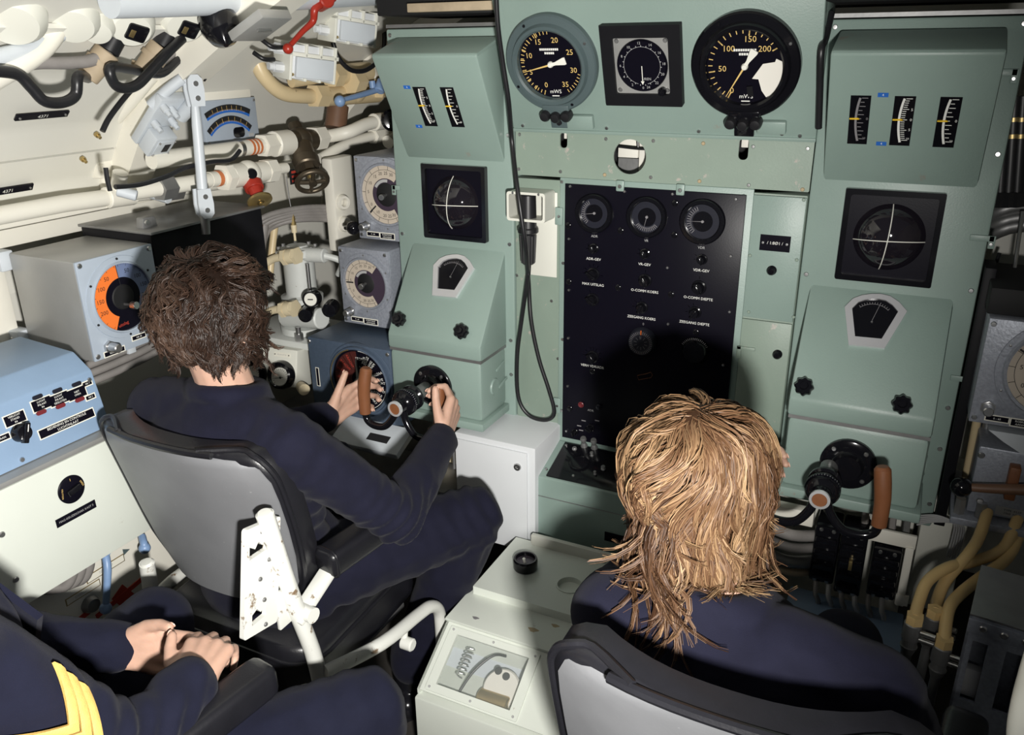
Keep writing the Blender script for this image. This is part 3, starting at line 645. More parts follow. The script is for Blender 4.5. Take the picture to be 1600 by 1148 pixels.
# ------------------------------------------------------------------ handset in its cradle
hc = thing('handset_cradle', 'white metal handset cradle hung on the green strip beside the control panel', 'cradle', tuple(PY(835, 430, .0)))
p0 = PY(852, 432, 0); p1 = PY(856, 300, 0); F = FY(0, .004, 0)
q = PY(825, 320, -.03)
mb = MB(FY(q.x, .004, 0)); mb.box(-.012, .066, p0.z, p1.z, 0, .004, .008); mb.build('back_plate', 'offwhite', hc)
cx, cz = q.x+.008, q.z
mb = MB(FY(cx, .004, cz)); holed(mb, rrect(-.052, .052, -.036, .036, .007), [rrect(-.046, .046, -.030, .030, .005)], .004, .065); mb.build('holder', 'offwhite', hc)
for s in (-1, 1): screw(hc, FY(cx+s*.035, -.060, cz+.033), .0035)
hs = thing('handset', 'black telephone handset hanging in the white cradle', 'handset', (cx, -.035, cz-.17))
mb = MB(); mb.cyl((cx-.006, -.034, cz+.028), (cx-.006, -.034, cz-.06), .020, .022, 20, .003); mb.cyl((cx-.006, -.034, cz-.055), (cx-.006, -.034, cz-.070), .0265, .0265, 20, .003); mb.cyl((cx-.006, -.034, cz-.070), (cx-.006, -.034, cz-.150), .020, .016, 16, .003)
mb.build('grip', 'black_rubber', hs)
mb = MB()
for k in range(10):
    a = 2*PI*k/10; mb.cyl((cx-.006+.019*math.cos(a), -.034+.019*math.sin(a), cz-.075), (cx-.006+.016*math.cos(a), -.034+.016*math.sin(a), cz-.146), .003, .0025, 6)
mb.build('ribs', 'black_rubber', hs)
mb = MB(); mb.cyl((cx-.006, -.034, cz-.148), (cx-.006, -.034, cz-.178), .008, .006, 14); mb.build('strain_relief', 'black_rubber', hs)
pts = [(cx-.006, -.034, cz-.175)]+[tuple(PY(px, py, -.02)) for px, py in [(815, 500), (808, 560), (810, 620), (826, 648), (852, 656), (866, 645), (858, 610), (842, 560), (830, 500), (826, 440)]]+[tuple(PY(px, py, yy)) for px, py, yy in [(822, 390, -.085), (815, 340, -.10), (808, 290, -.09), (800, 220, -.05), (795, 160, -.10), (786, 100, -.13), (778, 40, -.16), (775, -20, -.18), (774, -80, -.20)]]
mb = MB(); mb.tube(pts, .0055, 10, 7); mb.solo('telephone_cable', 'black_rubber', 'long black cord looping from the handset and up over the gauge panel', 'cord')

# ------------------------------------------------------------------ box with sloping switch panel
ab = thing('switch_box', 'green floor box with sloping black switch panel and maker nameplate', 'box', (-.58, -.15, .38))
YX = Matrix(((0, 0, 1, 0), (1, 0, 0, 0), (0, 1, 0, 0), (0, 0, 0, 1)))
mb = MB(); bprism(mb, [(-.002, .385), (-.145, .385), (-.145, .588), (-.004, .632), (-.002, .632)], -.812, -.30, .004, YX); mb.build('casing', 'green', ab)
TF = frame((-.58, -.145, .5885), (1, 0, 0), (0, .144, .046))
mb = MB(TF); mb.box(-.205, .23, .006, .140, 0, .004, .001); sp = mb.build('switch_panel', 'black_gloss', ab)
for px, py in [(885, 697), (854, 735), (896, 745)]: u, v = loc2(px, py, TF); screw(sp, TF @ T(u, v, .004), .004)
for px, py, r, h in [(913, 698, .009, .03), (929, 701, .009, .03), (905, 726, .026, .006), (930, 742, .004, .01), (943, 734, .006, .01), (898, 703, .006, .006), (925, 713, .005, .012)]:
    u, v = loc2(px, py, TF); mb = MB(TF @ T(u, v, .004)); mb.lathe([(0, h), (r*.8, h), (r, h*.8), (r*.6, h*.4), (r*1.1, .001), (r*1.1, 0)], 20); mb.build('switch', 'black_gloss' if r > .01 else 'dull_metal', ab)
q = PY(972, 843, -.146); panel_plate(ab, FY(0, -.146, 0), q.x+.03, q.z-.001, .155, .026, ['ASEA'], 'ink_white', .026, screws=True)
q = PY(985, 866, -.146); panel_plate(ab, FY(0, -.146, 0), q.x, q.z, .07, .020, ['NR 12', ''], 'ink_dim', .008)
mb = MB(); mb.box(-.811, -.31, -.1462, -.14, .5305, .5325); mb.build('seam', 'dull_metal', ab)
for px, py in [(842, 855), (838, 763), (898, 857)]: q = PY(px, py, -.146); screw(ab, FY(q.x, -.1455, q.z), .004, 'green')

# ------------------------------------------------------------------ white cabinet under the left console
wc = thing('wall_cabinet', 'pale grey steel cabinet with one lock under the left green steering console', 'cabinet', (-.92, -.1, .36))
mb = MB(); mb.box(-1.045, -.805, -.165, .28, .36, .678, .004); mb.build('carcass', 'cabinet_white', wc)
mb = MB(); mb.box(-1.040, -.826, -.172, -.165, .365, .662, .002); dr = mb.build('door', 'cabinet_white', wc)
q = PY(809, 729, -.172); mb = MB(FY(q.x, -.172, q.z)); mb.lathe([(0, .003), (.003, .004), (.004, .006), (.009, .006), (.0105, .003), (.0105, 0)], 22); mb.build('lock', 'steel', dr)
for z in (.62,): mb = MB(); mb.cyl((-1.046, -.172, z+.04), (-1.046, -.172, z-.05), .004, n=10); mb.build('hinge', 'dull_metal', wc)
br = thing('support_bracket', 'grey triangular steel bracket beside the green floor box', 'bracket', (-.84, -.17, .30))
mb = MB(); q0, q1, q2 = PY(830, 815, -.155), PY(800, 850, -.155), PY(832, 862, -.155)
mb.add([tuple(q0), tuple(q1), tuple(q2), tuple(q0+V((0, .02, 0))), tuple(q1+V((0, .02, 0))), tuple(q2+V((0, .02, 0)))], [(0, 1, 2), (3, 5, 4), (0, 3, 4, 1), (1, 4, 5, 2), (2, 5, 3, 0)]); mb.build('web', 'light_grey', br)
mb = MB(); mb.hexa(q1+V((.002, -.012, .004)), q1+V((.002, .004, .004)), .010); mb.build('bolt', 'steel', br)

# ================================================================== left side: hull fittings
def hullhit(px, py, off=0.0):
    r = ray(px, py); best = None
    for (x0, z0), (x1, z1) in zip(HULL, HULL[1:]):
        d = V((x1-x0, z1-z0)).normalized(); n = V((d.y, -d.x))       # inward normal (x,z)
        a = V((x0, z0))+n*off
        den = r.x*n.x+r.z*n.y
        if abs(den) < 1e-9: continue
        t = ((a.x-CAM.x)*n.x+(a.y-CAM.z)*n.y)/den; p = CAM+r*t; s = (V((p.x, p.z))-a).dot(d)
        L = V((x1-x0, z1-z0)).length
        if t > 0 and -.03 <= s <= L+.03 and (best is None or t < best[0]): best = (t, p, V((d.x, 0, d.y)))
    return best[1], best[2]
def hull_frame(px, py, off=0.0):
    p, d = hullhit(px, py, off); return frame(p, (0, 1, 0), d)
def prof_part(z0, z1, off):
    out = []
    for i in range(25):
        z = z0+(z1-z0)*i/24
        for (xa, za), (xb, zb) in zip(HULL, HULL[1:]):
            if za <= z <= zb:
                d = V((xb-xa, zb-za)).normalized(); x = xa+(xb-xa)*(z-za)/(zb-za); out.append((x+d.y*off, z-d.x*off)); break
    return out
for z0, z1, nm in ((1.10, 1.425, 'lower smooth cream hull lining sheet with black number plate'), (1.43, 1.70, 'upper smooth cream hull lining sheet with black number plate above the seam')):
    o = ribbon(prof_part(z0, z1, .014), -2.3, -.43, .010).solo('lining_sheet', 'hull', nm, 'panel', 'hull lining sheets')
for px, py, rt in ((67, 181, 0), (12, 298, 0)):
    F = hull_frame(px, py, .0255); o = MB(F); o.box(-.062, .062, -.0085, .0085, -.003, .001)
    b = thing('number_plate', 'black number plate on the %s cream lining sheet' % ('upper' if py < 200 else 'lower'), 'plate', tuple(F.to_translation()), 'black number plates'); o.build('plate', 'black_paint', b)
    t = MB(F); t.text('4371', 0, 0, .013, .0016); t.build('lettering', 'ink_white', b)
    for s in (-1, 1): screw(b, F @ T(s*.054, 0, .001), .0028)
for k, (y0, y1, off, nm) in enumerate(((-.43, -.345, .075, 'cream hull frame rib carrying the grey switch box'), (.42, .50, .07, 'cream hull frame rib beyond the brass valve'))):
    structure(ribbon(prof_part(1.08, 1.93, off), y0, y1, off-.001).build('trim_%d' % (k+1), 'cream'))
for px, py in ((150, 209), (128, 247), (30, 330)):
    F = hull_frame(px, py, .026); mb = MB(F); mb.hexa((0, 0, 0), (0, 0, .008), .007); mb.cyl((0, 0, .008), (0, 0, .016), .004, n=10); mb.solo('lining_bolt', 'brass', 'small bolt head on the cream lining sheet', 'bolt', 'lining bolts')

def pipe(name, pts, r, m, label, cat='pipe', group=None, extra=(), k=6, n=14):
    """a pipe thing; extra = list of (part name, material, function(mb))"""
    P = [V(p) for p in pts]
    if not extra: mb = MB(); mb.tube(P, r, n, k if len(P) > 2 else 0); return mb.solo(name, m, label, cat, group)
    t = thing(name, label, cat, tuple(min(P, key=lambda p: p.z)), group)
    mb = MB(); mb.tube(P, r, n, k if len(P) > 2 else 0); mb.build('pipe', m, t)
    for nm, mm, fn in extra: mb = MB(); fn(mb); mb.build(nm, mm, t)
    return t
def along(a, b, t): return V(a)+(V(b)-V(a))*t
# white grab pipe following the rib
YR = -.44
gp_pts = [tuple(PY(px, py, YR)) for px, py in [(240, 118), (205, 160), (168, 205), (162, 235), (164, 280), (166, 300)]]
c0 = PY(160, 262, YR)
pipe('rib_pipe', gp_pts, .0135, 'cream', 'cream pipe bending down along the hull rib with a square clamp', extra=[('clamp', 'cream', lambda mb: mb.at(frame(c0, (0, 1, 0), (0, 0, 1))).box(-.034, .022, -.022, .022, -.02, .026, .004)), ('clamp_bolt', 'cream', lambda mb: mb.at(frame(c0+V((.026, -.022, .004)), (0, 1, 0), (0, 0, 1))).lathe([(0, .006), (.008, .006), (.010, 0)], 14))])
l0, l1 = PX(100, 318, -1.80), PX(270, 295, -1.80)
pipe('ledge_pipe', [l0-V((0, .7, 0)), l0, l1, along(l0, l1, 2.2)], .020, 'cream', 'thick cream pipe running low along the hull above the dial box', extra=[('tee', 'cream', lambda mb: mb.cyl(along(l0, l1, .35), along(l0, l1, .6), .026, n=18, bev=.003)), ('riser', 'cream', lambda mb: mb.cyl(along(l0, l1, .45), along(l0, l1, .45)+V((0.03, 0, .06)), .018, n=16)), ('nut', 'dull_metal', lambda mb: mb.hexa(along(l0, l1, .93), along(l0, l1, 1.06), .031)), ('stub_cap', 'light_grey', lambda mb: mb.cyl(along(l0, l1, .72)+V((.02, 0, 0)), along(l0, l1, .74)+V((.075, 0, -.012)), .014, .013, 16, .002))], k=0)

# grey limit-switch box on the rib
SB = hull_frame(245, 178, .080)
sb = thing('limit_switch', 'light grey angular limit switch box bolted on the hull rib', 'switch', tuple(SB.to_translation()))
mb = MB(SB); mb.box(-.040, .040, -.078, .075, 0, .022, .004); mb.build('base', 'light_grey', sb)
mb = MB(SB); mb.box(-.034, .030, -.080, -.018, .022, .060, .004); cv = mb.build('cover', 'light_grey', sb)
mb = MB(SB); mb.box(-.026, .024, -.072, -.026, .060, .063, .001); mb.build('lid', 'light_grey', sb)
mb = MB(SB); mb.box(-.004, .014, -.062, -.036, .0632, .064); mb.build('label', 'ink_black', sb)
for x, y in ((-.026, .0), (.022, .005), (.0, .045), (-.028, .055)):
    mb = MB(SB); mb.cyl((x, y, .022), (x, y, .040), .009, n=14, bev=.001); mb.cyl((x, y, .040), (x, y, .052), .006, n=14); mb.build('gland', 'light_grey', sb)
mb = MB(SB); mb.cyl((.038, .02, .03), (.038, .085, .04), .017, n=18, bev=.002); mb.build('actuator', 'light_grey', sb)
for sx in (-.024, .022):
    for sy in (-.070, -.028): screw(sb, SB @ T(sx, sy, .063), .003)
# linkage rod
A = PX(302, 132, -1.56); B = PX(320, 338, -1.56)
lr = thing('linkage_rod', 'pale blue-grey linkage rod with forked ends hanging behind the dark-haired operator', 'rod', tuple(B))
mb = MB(); mb.tube([along(A, B, .14), along(A, B, .30), along(A, B, .75), along(A, B, .84)], [.009, .0115, .0125, .0115], 16); mb.build('rod', 'light_grey', lr)
def fork(p, up, nm):
    F = frame(p, (.35, .93, 0), up)
    for s in (-1, 1):
        mb = MB(F); mb.prism([(-.016, -.036), (.016, -.036), (.019, 0), (.017, .024), (.008, .034), (-.008, .034), (-.017, .024), (-.019, 0)], s*.012-.003, s*.012+.003); mb.build('fork_plate', 'light_grey', lr)
    mb = MB(F)
    mb.cyl((0, .014, -.018), (0, .014, .018), .006, n=12); mb.build('fork_pin', 'steel', lr)
    mb = MB(F); mb.cyl((0, -.018, -.018), (0, -.018, .018), .006, n=12); mb.build('fork_pin', 'steel', lr)
fork(along(A, B, .04), (A-B), 'a'); fork(along(A, B, .90), (B-A), 'b')
mb = MB(); mb.tube([along(A, B, .02)+V((-.02, -.01, .02)), along(A, B, .0)+V((-.05, -.03, -.01)), along(A, B, .05)+V((-.09, -.05, -.03))], .013, 12, 4); mb.build('crank', 'light_grey', lr)
mb = MB(); mb.cyl(along(A, B, .98), along(A, B, 1.14), .012, .010, 12); mb.build('lower_stub', 'dull_metal', lr)

# dual-scale meter
MF = frame(PX(362, 189, -1.75), (0, 1, 0), (0, 0, 1)); dm = thing('scale_meter', 'pale blue-grey meter with two curved blue and black scales on the hull', 'meter', tuple(MF.to_translation()))
mb = MB(MF); mb.box(-.102, .102, -.058, .058, -.03, 0, .003); mb.build('case', 'box_grey', dm)
mb = MB(MF); mb.box(-.108, .106, -.070, -.058, -.03, .004, .001); mb.build('bracket', 'cream', dm)
mb = MB(MF); mb.box(-.098, .092, .058, .082, -.03, -.006, .001); mb.build('bracket', 'cream', dm)
for r, cy, a in ((.200, .0355-.2, 24.5), (.116, .006-.116, 43)):
    t = MB(MF @ T(-.010, cy)); t.arc(r-.009, r+.009, -a, a, .0008, n=30); s = t.build('scale_band', 'ink_black', dm)
    t = MB(MF @ T(-.010, cy)); t.arc(r-.012, r-.005, -a, a, .0011, n=30); t.build('blue_band', 'tag_blue', s)
    t = MB(MF @ T(-.010, cy)); t.ticks(r-.007, r-.003, -a+3, a-6, 40, .0007, .0013); t.ticks(r-.007, r+.006, -a+8, a-10, 6, .0010, .0013); t.build('scale_marks', 'ink_yellow', s)
t = MB(MF @ T(.022, -.032)); t.prism(rrect(-.021, .021, -.014, .014, .011), 0, .002); t.build('oval_badge', 'black_gloss', dm)
t = MB(MF); t.box(.060, .078, -.047, -.038, 0, .001); t.build('small_tag', 'ink_grey', dm)
for sx in (-.092, .094):
    for sy in (-.05, .05): screw(dm, MF @ T(sx, sy, 0), .004, 'dull_metal')

# ------------------------------------------------------------------ main white pipes and valves
a0, a1 = PX(262, 247, -1.70), PX(452, 222, -1.70)
pipe('ringed_pipe', [a0-V((0, .05, 0)), a0, a1], .021, 'cream', 'cream pipe marked with three orange rings leading to the bronze valve', extra=[('union_nut', 'cream', lambda mb: mb.hexa(along(a0, a1, .74), along(a0, a1, .86), .033)), ('union_body', 'cream', lambda mb: mb.cyl(along(a0, a1, .84), along(a0, a1, 1.0), .036, n=20, bev=.004)), ('pipe_clip', 'steel', lambda mb: mb.cyl(along(a0, a1, .53), along(a0, a1, .56), .0225, n=18))]+[('orange_ring', 'paint_ring', (lambda q: lambda mb: mb.cyl(along(a0, a1, .625+q*.032), along(a0, a1, .643+q*.032), .0214, n=20))(q)) for q in range(3)], k=0)
vb = along(a0, a1, 1.10); vd = (PX(490, 290, -1.60)-vb).normalized()
bv = thing('globe_valve', 'dark bronze globe valve with a round handwheel', 'valve', tuple(vb-V((0, 0, .1))))
mb = MB(); mb.ball(vb, .040, n=20); mb.cyl(vb-V((0, .055, -.004)), vb+V((0, .060, -.004)), .032, n=20, bev=.003); mb.cyl(vb, vb+vd*.075, .032, .034, 20); mb.build('body', 'bronze', bv)
mb = MB(); mb.cyl(vb-vd*.01, vb-vd*.062, .022, .021, 18, .003); mb.build('top_stub', 'bronze', bv)
mb = MB(); mb.cyl(vb+vd*.070, vb+vd*.105, .040, .038, 22, .004); mb.cyl(vb+vd*.105, vb+vd*.120, .024, n=6); mb.build('bonnet', 'bronze', bv)
mb = MB(); mb.cyl(vb+vd*.115, vb+vd*.160, .010, n=12); mb.build('stem', 'brass', bv)
hw = vb+vd*.155; HF_ = axis_frame(hw, vd)
mb = MB(HF_); ring = [(.044*math.cos(2*PI*i/32), .044*math.sin(2*PI*i/32), .0) for i in range(32)]; mb.tube(ring, .0075, 10, closed=True); [mb.tube([(0, 0, .004), (.043*math.cos(q), .043*math.sin(q), 0)], .006, 8) for q in (0, PI/2, PI, 3*PI/2)]; mb.lathe([(0, .012), (.012, .012), (.012, -.006), (0, -.006)], 16); mb.build('handwheel', 'bronze', bv)
c0_, c1_ = a1+V((0, .14, -.004)), PX(560, 212, -1.66)
pipe('branch_pipe', [vb+V((0, .05, 0)), vb+V((0, .13, .0)), PX(545, 206, -1.64), PX(580, 192, -1.62), PX(625, 188, -1.60)], .020, 'cream', 'upper cream branch pipe rising from the bronze valve to the console', extra=[('union_nut', 'cream', lambda mb: mb.hexa(vb+V((0, .06, 0)), vb+V((0, .105, 0)), .037)), ('collar', 'cream', lambda mb: mb.cyl(PX(583, 191, -1.62), PX(600, 189, -1.62), .027, n=16, bev=.003))])
pipe('branch_pipe', [PX(500, 248, -1.70), PX(540, 226, -1.68), PX(585, 212, -1.66), PX(630, 206, -1.64)], .016, 'cream', 'lower cream branch pipe with hexagon union beside the console', extra=[('union_nut', 'cream', lambda mb: mb.hexa(PX(582, 213, -1.66), PX(604, 208, -1.66), .026)), ('flange', 'cream', lambda mb: mb.cyl(PX(606, 222, -1.62), PX(625, 214, -1.62), .022, n=14))])
mb = MB(); p = PX(612, 188, -1.56); mb.lathe([(0, .03), (.026, .028), (.034, .02), (.034, -.01), (.02, -.014)], 22, axis_frame(p, (.6, -.8, .1))); mb.lathe([(0, .037), (.008, .036), (.009, .028)], 14, axis_frame(p, (.6, -.8, .1))); mb.solo('hand_knob', 'black_gloss', 'round black hand knob beside the green console edge', 'knob')

b0, b1 = PX(300, 285, -1.66), PX(448, 262, -1.66)
def at_(t): return along(b0, b1, t)
bvv = at_(.56); rd = (PX(408, 318, -1.60)-bvv).normalized()
bl = thing('ball_valve', 'cream ball valve on the lower pipe with red bonnet and brass wheel', 'valve', tuple(bvv-V((0, 0, .1))))
mb = MB(); mb.ball(bvv, .036, n=20); mb.build('body', 'cream', bl)
mb = MB(); mb.cyl(at_(.16), at_(.30), .020, n=16); mb.build('inlet_pipe', 'cream', bl)
mb = MB(); mb.cyl(at_(.225), at_(.262), .0206, n=18); mb.build('orange_ring', 'paint_ring', bl)
mb = MB(); mb.hexa(at_(.29), at_(.36), .036); mb.cyl(at_(.36), at_(.50), .031, n=18, bev=.003); mb.build('inlet_union', 'cream', bl)
mb = MB(); mb.cyl(at_(.62), at_(.74), .028, n=18); mb.hexa(at_(.74), at_(.84), .033); mb.cyl(at_(.84), at_(.99), .015, n=14); mb.build('outlet_union', 'cream', bl)
mb = MB(); q = bvv+V((.030, -.018, .004)); mb.lathe([(0, .008), (.013, .007), (.015, 0)], 18, axis_frame(q, (.8, -.55, .1))); mb.build('badge', 'black_gloss', bl)
mb = MB(); mb.cyl(bvv+rd*.030, bvv+rd*.052, .027, .026, 16, .002); mb.cyl(bvv+rd*.052, bvv+rd*.080, .020, .016, 14); mb.build('bonnet', 'paint_red', bl)
W = axis_frame(bvv+rd*.088, rd); mb = MB(W); mb.lathe([(.010, .006), (.030, .006), (.034, .003), (.034, -.003), (.030, -.006), (.010, -.006)], 30); mb.lathe([(0, .012), (.006, .012), (.006, -.004)], 12); mb.build('brass_wheel', 'brass', bl)
pipe('cream_pipe', [PX(205, 300, -1.66), PX(262, 292, -1.66), at_(.18)], .019, 'cream', 'short cream pipe with dark hexagon nut before the ball valve', extra=[('nut', 'dull_metal', lambda mb: mb.hexa(PX(247, 296, -1.66), PX(268, 292, -1.66), .029)), ('end_cap', 'light_grey', lambda mb: mb.cyl(PX(183, 298, -1.63), PX(214, 306, -1.60), .012, n=14, bev=.002))], k=0)

# tan pipe, tan valve body, blue lever, red lever
e = [PX(398, 88, -1.70), PX(412, 118, -1.69), PX(438, 143, -1.68), PX(470, 150, -1.67), PX(520, 150, -1.66)]
pipe('tan_pipe', e, .021, 'pipe_tan', 'tan pipe elbow sweeping into the tan valve body', extra=[('union_nut', 'pipe_tan', lambda mb: mb.hexa(PX(489, 150, -1.66), PX(506, 150, -1.66), .034))])
tv = thing('tan_valve', 'tan cast valve body with hexagon ends under the white switch boxes', 'valve', tuple(PX(550, 160, -1.66)))
mb = MB(); mb.cyl(PX(504, 150, -1.66), PX(590, 145, -1.66), .030, n=20, bev=.004); mb.ball(PX(552, 140, -1.66), .042, 1, 1.2, 1, n=18); mb.build('body', 'pipe_tan', tv)
mb = MB(); mb.hexa(PX(515, 118, -1.64), PX(528, 117, -1.64), .036); mb.cyl(PX(528, 117, -1.64), PX(575, 112, -1.64), .030, n=18, bev=.003); mb.build('upper_union', 'pipe_tan', tv)
mb = MB(); mb.hexa(PX(545, 128, -1.62), PX(560, 127, -1.62), .040); mb.build('outlet_nut', 'pipe_tan', tv); mb = MB(); mb.hexa(PX(590, 138, -1.62), PX(612, 136, -1.62), .032); mb.build('outlet_nut', 'pipe_tan', tv)
pipe('upper_tan_pipe', [PX(455, 128, -1.66), PX(488, 123, -1.65), PX(520, 118, -1.64)], .016, 'pipe_tan', 'short tan pipe under the white switch boxes')
blv = thing('blue_lever', 'pale blue ball-ended valve lever on the tan valve', 'lever', tuple(PX(531, 158, -1.58)))
mb = MB(); mb.tube([PX(535, 156, -1.58), PX(565, 148, -1.58), PX(588, 141, -1.58)], [.0065, .0085, .009], 12, 3); mb.build('arm', 'paint_blue', blv)
mb = MB(); mb.ball(PX(531, 158, -1.58), .0165, n=18); mb.build('ball', 'paint_blue', blv)
mb = MB(); mb.cyl(PX(592, 143, -1.57), PX(598, 126, -1.57), .017, n=16, bev=.003); mb.cyl(PX(581, 126, -1.59), PX(583, 142, -1.59), .010, n=12); mb.build('hub', 'paint_blue', blv)
rlv = thing('red_lever', 'red cranked valve lever with ball end above the white switch boxes', 'lever', tuple(PX(450, 76, -1.41)))
mb = MB(); mb.tube([PX(450, 75, -1.41), PX(472, 50, -1.40), PX(489, 33, -1.39), PX(492, 14, -1.38), PX(507, 4, -1.38), PX(520, -4, -1.38)], [.006, .007, .009, .011, .011], 12, 4); mb.build('arm', 'paint_red', rlv)
mb = MB(); mb.ball(PX(450, 76, -1.41), .0125, n=18); mb.build('ball', 'paint_red', rlv)
mb = MB(); mb.cyl(PX(498, 6, -1.40), PX(512, -2, -1.36), .020, n=18, bev=.003); mb.build('hub', 'paint_red', rlv)
# white translucent switch boxes
for (qx, qy, lab) in ((478, 98, 'white ribbed switch box with clear lid above the tan pipe'), (545, 42, 'white ribbed switch box with clear lid beside the red lever')):
    cpt = PX(qx, qy, -1.47); F = frame(cpt, (.32, .92, -.12), (.12, .05, .95)); s = thing('switch_housing', lab, 'switch box', tuple(cpt), 'white switch housings')
    mb = MB(F); mb.box(-.062, .070, -.040, .042, -.045, .03, .004); mb.build('body', 'cabinet_white', s)
    mb = MB(F); mb.box(-.050, .058, -.036, .014, .03, .042, .003); mb.build('lid', 'light_grey', s)
    for k in range(4): mb = MB(F); mb.box(-.066+k*.042, -.058+k*.042, -.044, .046, -.047, .036, .002); mb.build('rib', 'offwhite', s)
    mb = MB(F); mb.box(-.066, .074, .014, .024, -.03, .036, .002); mb.build('lid_strap', 'offwhite', s)
    for q in (-1, 1):
        mb = MB(F); mb.cyl((-.062, .004+q*.022, .0), (-.090, .004+q*.022, .0), .013, n=6); mb.cyl((-.090, .004+q*.022, 0), (-.104, .004+q*.022, 0), .009, n=14); mb.build('gland', 'cabinet_white', s)
    for sx in (-.054, .062): screw(s, F @ T(sx, -.030, .03), .004, 'brass')
for k, (a, b, c_) in enumerate((((408, 61), (425, 73), (442, 74)), ((396, 82), (412, 92), (428, 93)))):
    mb = MB(); mb.tube([PX(*a, -1.50), PX(*b, -1.48), PX(*c_, -1.48)], .0055, 10, 6); mb.solo('short_cable', 'black_rubber', 'short black cable entering the white switch box above the tan pipe', 'cable', 'short switch cables')
mb = MB(); mb.tube([PX(520, 66, -1.57), PX(530, 92, -1.56), PX(550, 110, -1.55), PX(575, 108, -1.55), PX(597, 85, -1.54), PX(600, 45, -1.54), PX(590, 10, -1.54), PX(585, -30, -1.54)], .0068, 10, 7); mb.solo('dangling_cable', 'black_rubber', 'black cable hanging in a loop in front of the tan valve', 'cable')
mb = MB(); mb.tube([PX(528, 165, -1.70), PX(524, 200, -1.70)], .034, 18); mb.solo('brown_pipe', 'cable_brown', 'short brown vertical pipe between the tan valve and the cream pipes', 'pipe')
mb = MB(); mb.tube([PX(520, 88, -1.72), PX(580, 84, -1.70)], .026, 16); mb.solo('dark_pipe', 'dull_metal', 'dark grey pipe behind the white switch boxes', 'pipe')
mb = MB(); mb.tube([PX(570, 50, -1.66), PX(600, 60, -1.66), PX(640, 62, -1.64)], .030, 16, 4); mb.solo('navy_pipe', 'hammer_blue', 'dark blue pipe passing behind the green console top', 'pipe')

# grey overhead panel with knob and handle
OPF = hull_frame(402, 47, .12); op = thing('overhead_board', 'grey metal overhead panel with chrome pull and black pear-shaped knob', 'panel', tuple(OPF.to_translation()))
mb = MB(OPF); mb.box(-.03, .06, -.05, .05, -.02, 0, .003); mb.build('plate', 'box_side', op)
p = PX(428, 30, -1.53); mb = MB(); mb.cyl(PX(420, 14, -1.44), PX(431, 42, -1.41), .006, .009, 14, .002); mb.build('chrome_pull', 'chrome', op)
mb = MB(OPF); mb.box(-.006, .034, .002, .008, 0, .006, .001); mb.build('catch', 'steel', op)
kp = PX(344, 42, -1.40); mb = MB(axis_frame(kp, (.45, -.30, -.55))); mb.lathe([(0, -.05), (.030, -.046), (.041, -.02), (.041, .005), (.030, .030), (.012, .044), (.005, .052), (0, .052)], 26); mb.build('pear_knob', 'black_gloss', op)

# two round white lamp housings and neighbours, overhead
def lamp_housing(px, py, x, lab):
    c = PX(px, py, x); h = thing('lamp_housing', lab, 'lamp', tuple(c), 'overhead lamp housings'); ax = V((.55, -.35, -.55)).normalized(); F = axis_frame(c, ax, (0, 1, 0))
    mb = MB(F); mb.lathe([(0, .030), (.036, .028), (.046, .018), (.050, 0), (.046, -.03), (.036, -.08), (.036, -.14), (0, -.14)], 32); mb.build('shell', 'offwhite', h)
    mb = MB(F); mb.box(-.020, .020, -.012, .030, .020, .034, .006); mb.build('window', 'black_gloss', h)
    mb = MB(F); mb.box(-.008, .010, -.006, .004, .034, .036, .001); mb.build('filament', 'brass', h)
    g0 = c+V((-.035, -.035, -.055)); g1 = g0+V((-.030, -.035, -.050))
    mb = MB(); mb.cyl(c+ax*-.02, g0, .022, n=16); mb.build('neck', 'black_rubber', h)
    mb = MB(); mb.cyl(g0, g1, .025, .021, 20, .002); mb.cyl(along(g0, g1, .35), along(g0, g1, .5), .027, n=20); mb.build('cable_gland', 'cork', h)
    return g1
g1a = lamp_housing(202, 34, -1.50, 'round white lamp housing with black window, next to the white junction bowl')
g1b = lamp_housing(284, 30, -1.50, 'round white lamp housing with black window, next to the pear-shaped knob')
for k, (s, pts) in enumerate(((g1a, [(122, 120), (118, 148), (98, 160), (70, 158), (50, 138), (30, 118), (5, 112), (-40, 110)]), (g1b, [(175, 105), (178, 130), (195, 138), (215, 132), (235, 112), (262, 82), (285, 60)]))):
    mb = MB(); mb.tube([s]+[PX(*q, -1.50) for q in pts], .0105, 12, 6); mb.solo('cable_loop', 'black_rubber', ['thick black cable drooping below the lamp housing next to the junction bowl', 'thick black cable curling back up from the lamp housing next to the knob'][k], 'cable', 'overhead cable loops')
for (px, py, r, lab) in ((112, 28, .052, 'white junction bowl between two lamp housings overhead'), (18, 25, .060, 'cream round junction bowl at the hull end overhead'), (150, 38, .036, 'small white junction cup behind the lamp housings')):
    c = PX(px, py, -1.52); mb = MB(axis_frame(c, (.5, -.4, -.6))); mb.lathe([(0, .03), (r*.7, .026), (r*.95, .010), (r, -.02), (r*.9, -.06), (r*.6, -.10), (0, -.10)], 28); mb.solo('junction_bowl', 'offwhite', lab, 'bowl', 'junction bowls')
for k, (pts, r, m, lab) in enumerate((([(-60, 150), (0, 118), (60, 80), (90, 40), (110, -20)], .020, 'cream', 'cream conduit curving up past the junction bowl'), ([(-50, 120), (20, 104), (60, 98), (110, 98), (150, 92), (175, 70), (180, 30)], .012, 'cable_grey', 'grey braided cable with metal sleeve under the lamp housings'), ([(-40, 100), (40, 78), (75, 62), (95, 50)], .016, 'light_grey', 'pale grey conduit beside the cream conduit'))):
    mb = MB(); mb.tube([PX(*q, -1.54) for q in pts], r, 12, 6); mb.solo('conduit', m, lab, 'conduit', 'overhead conduits')
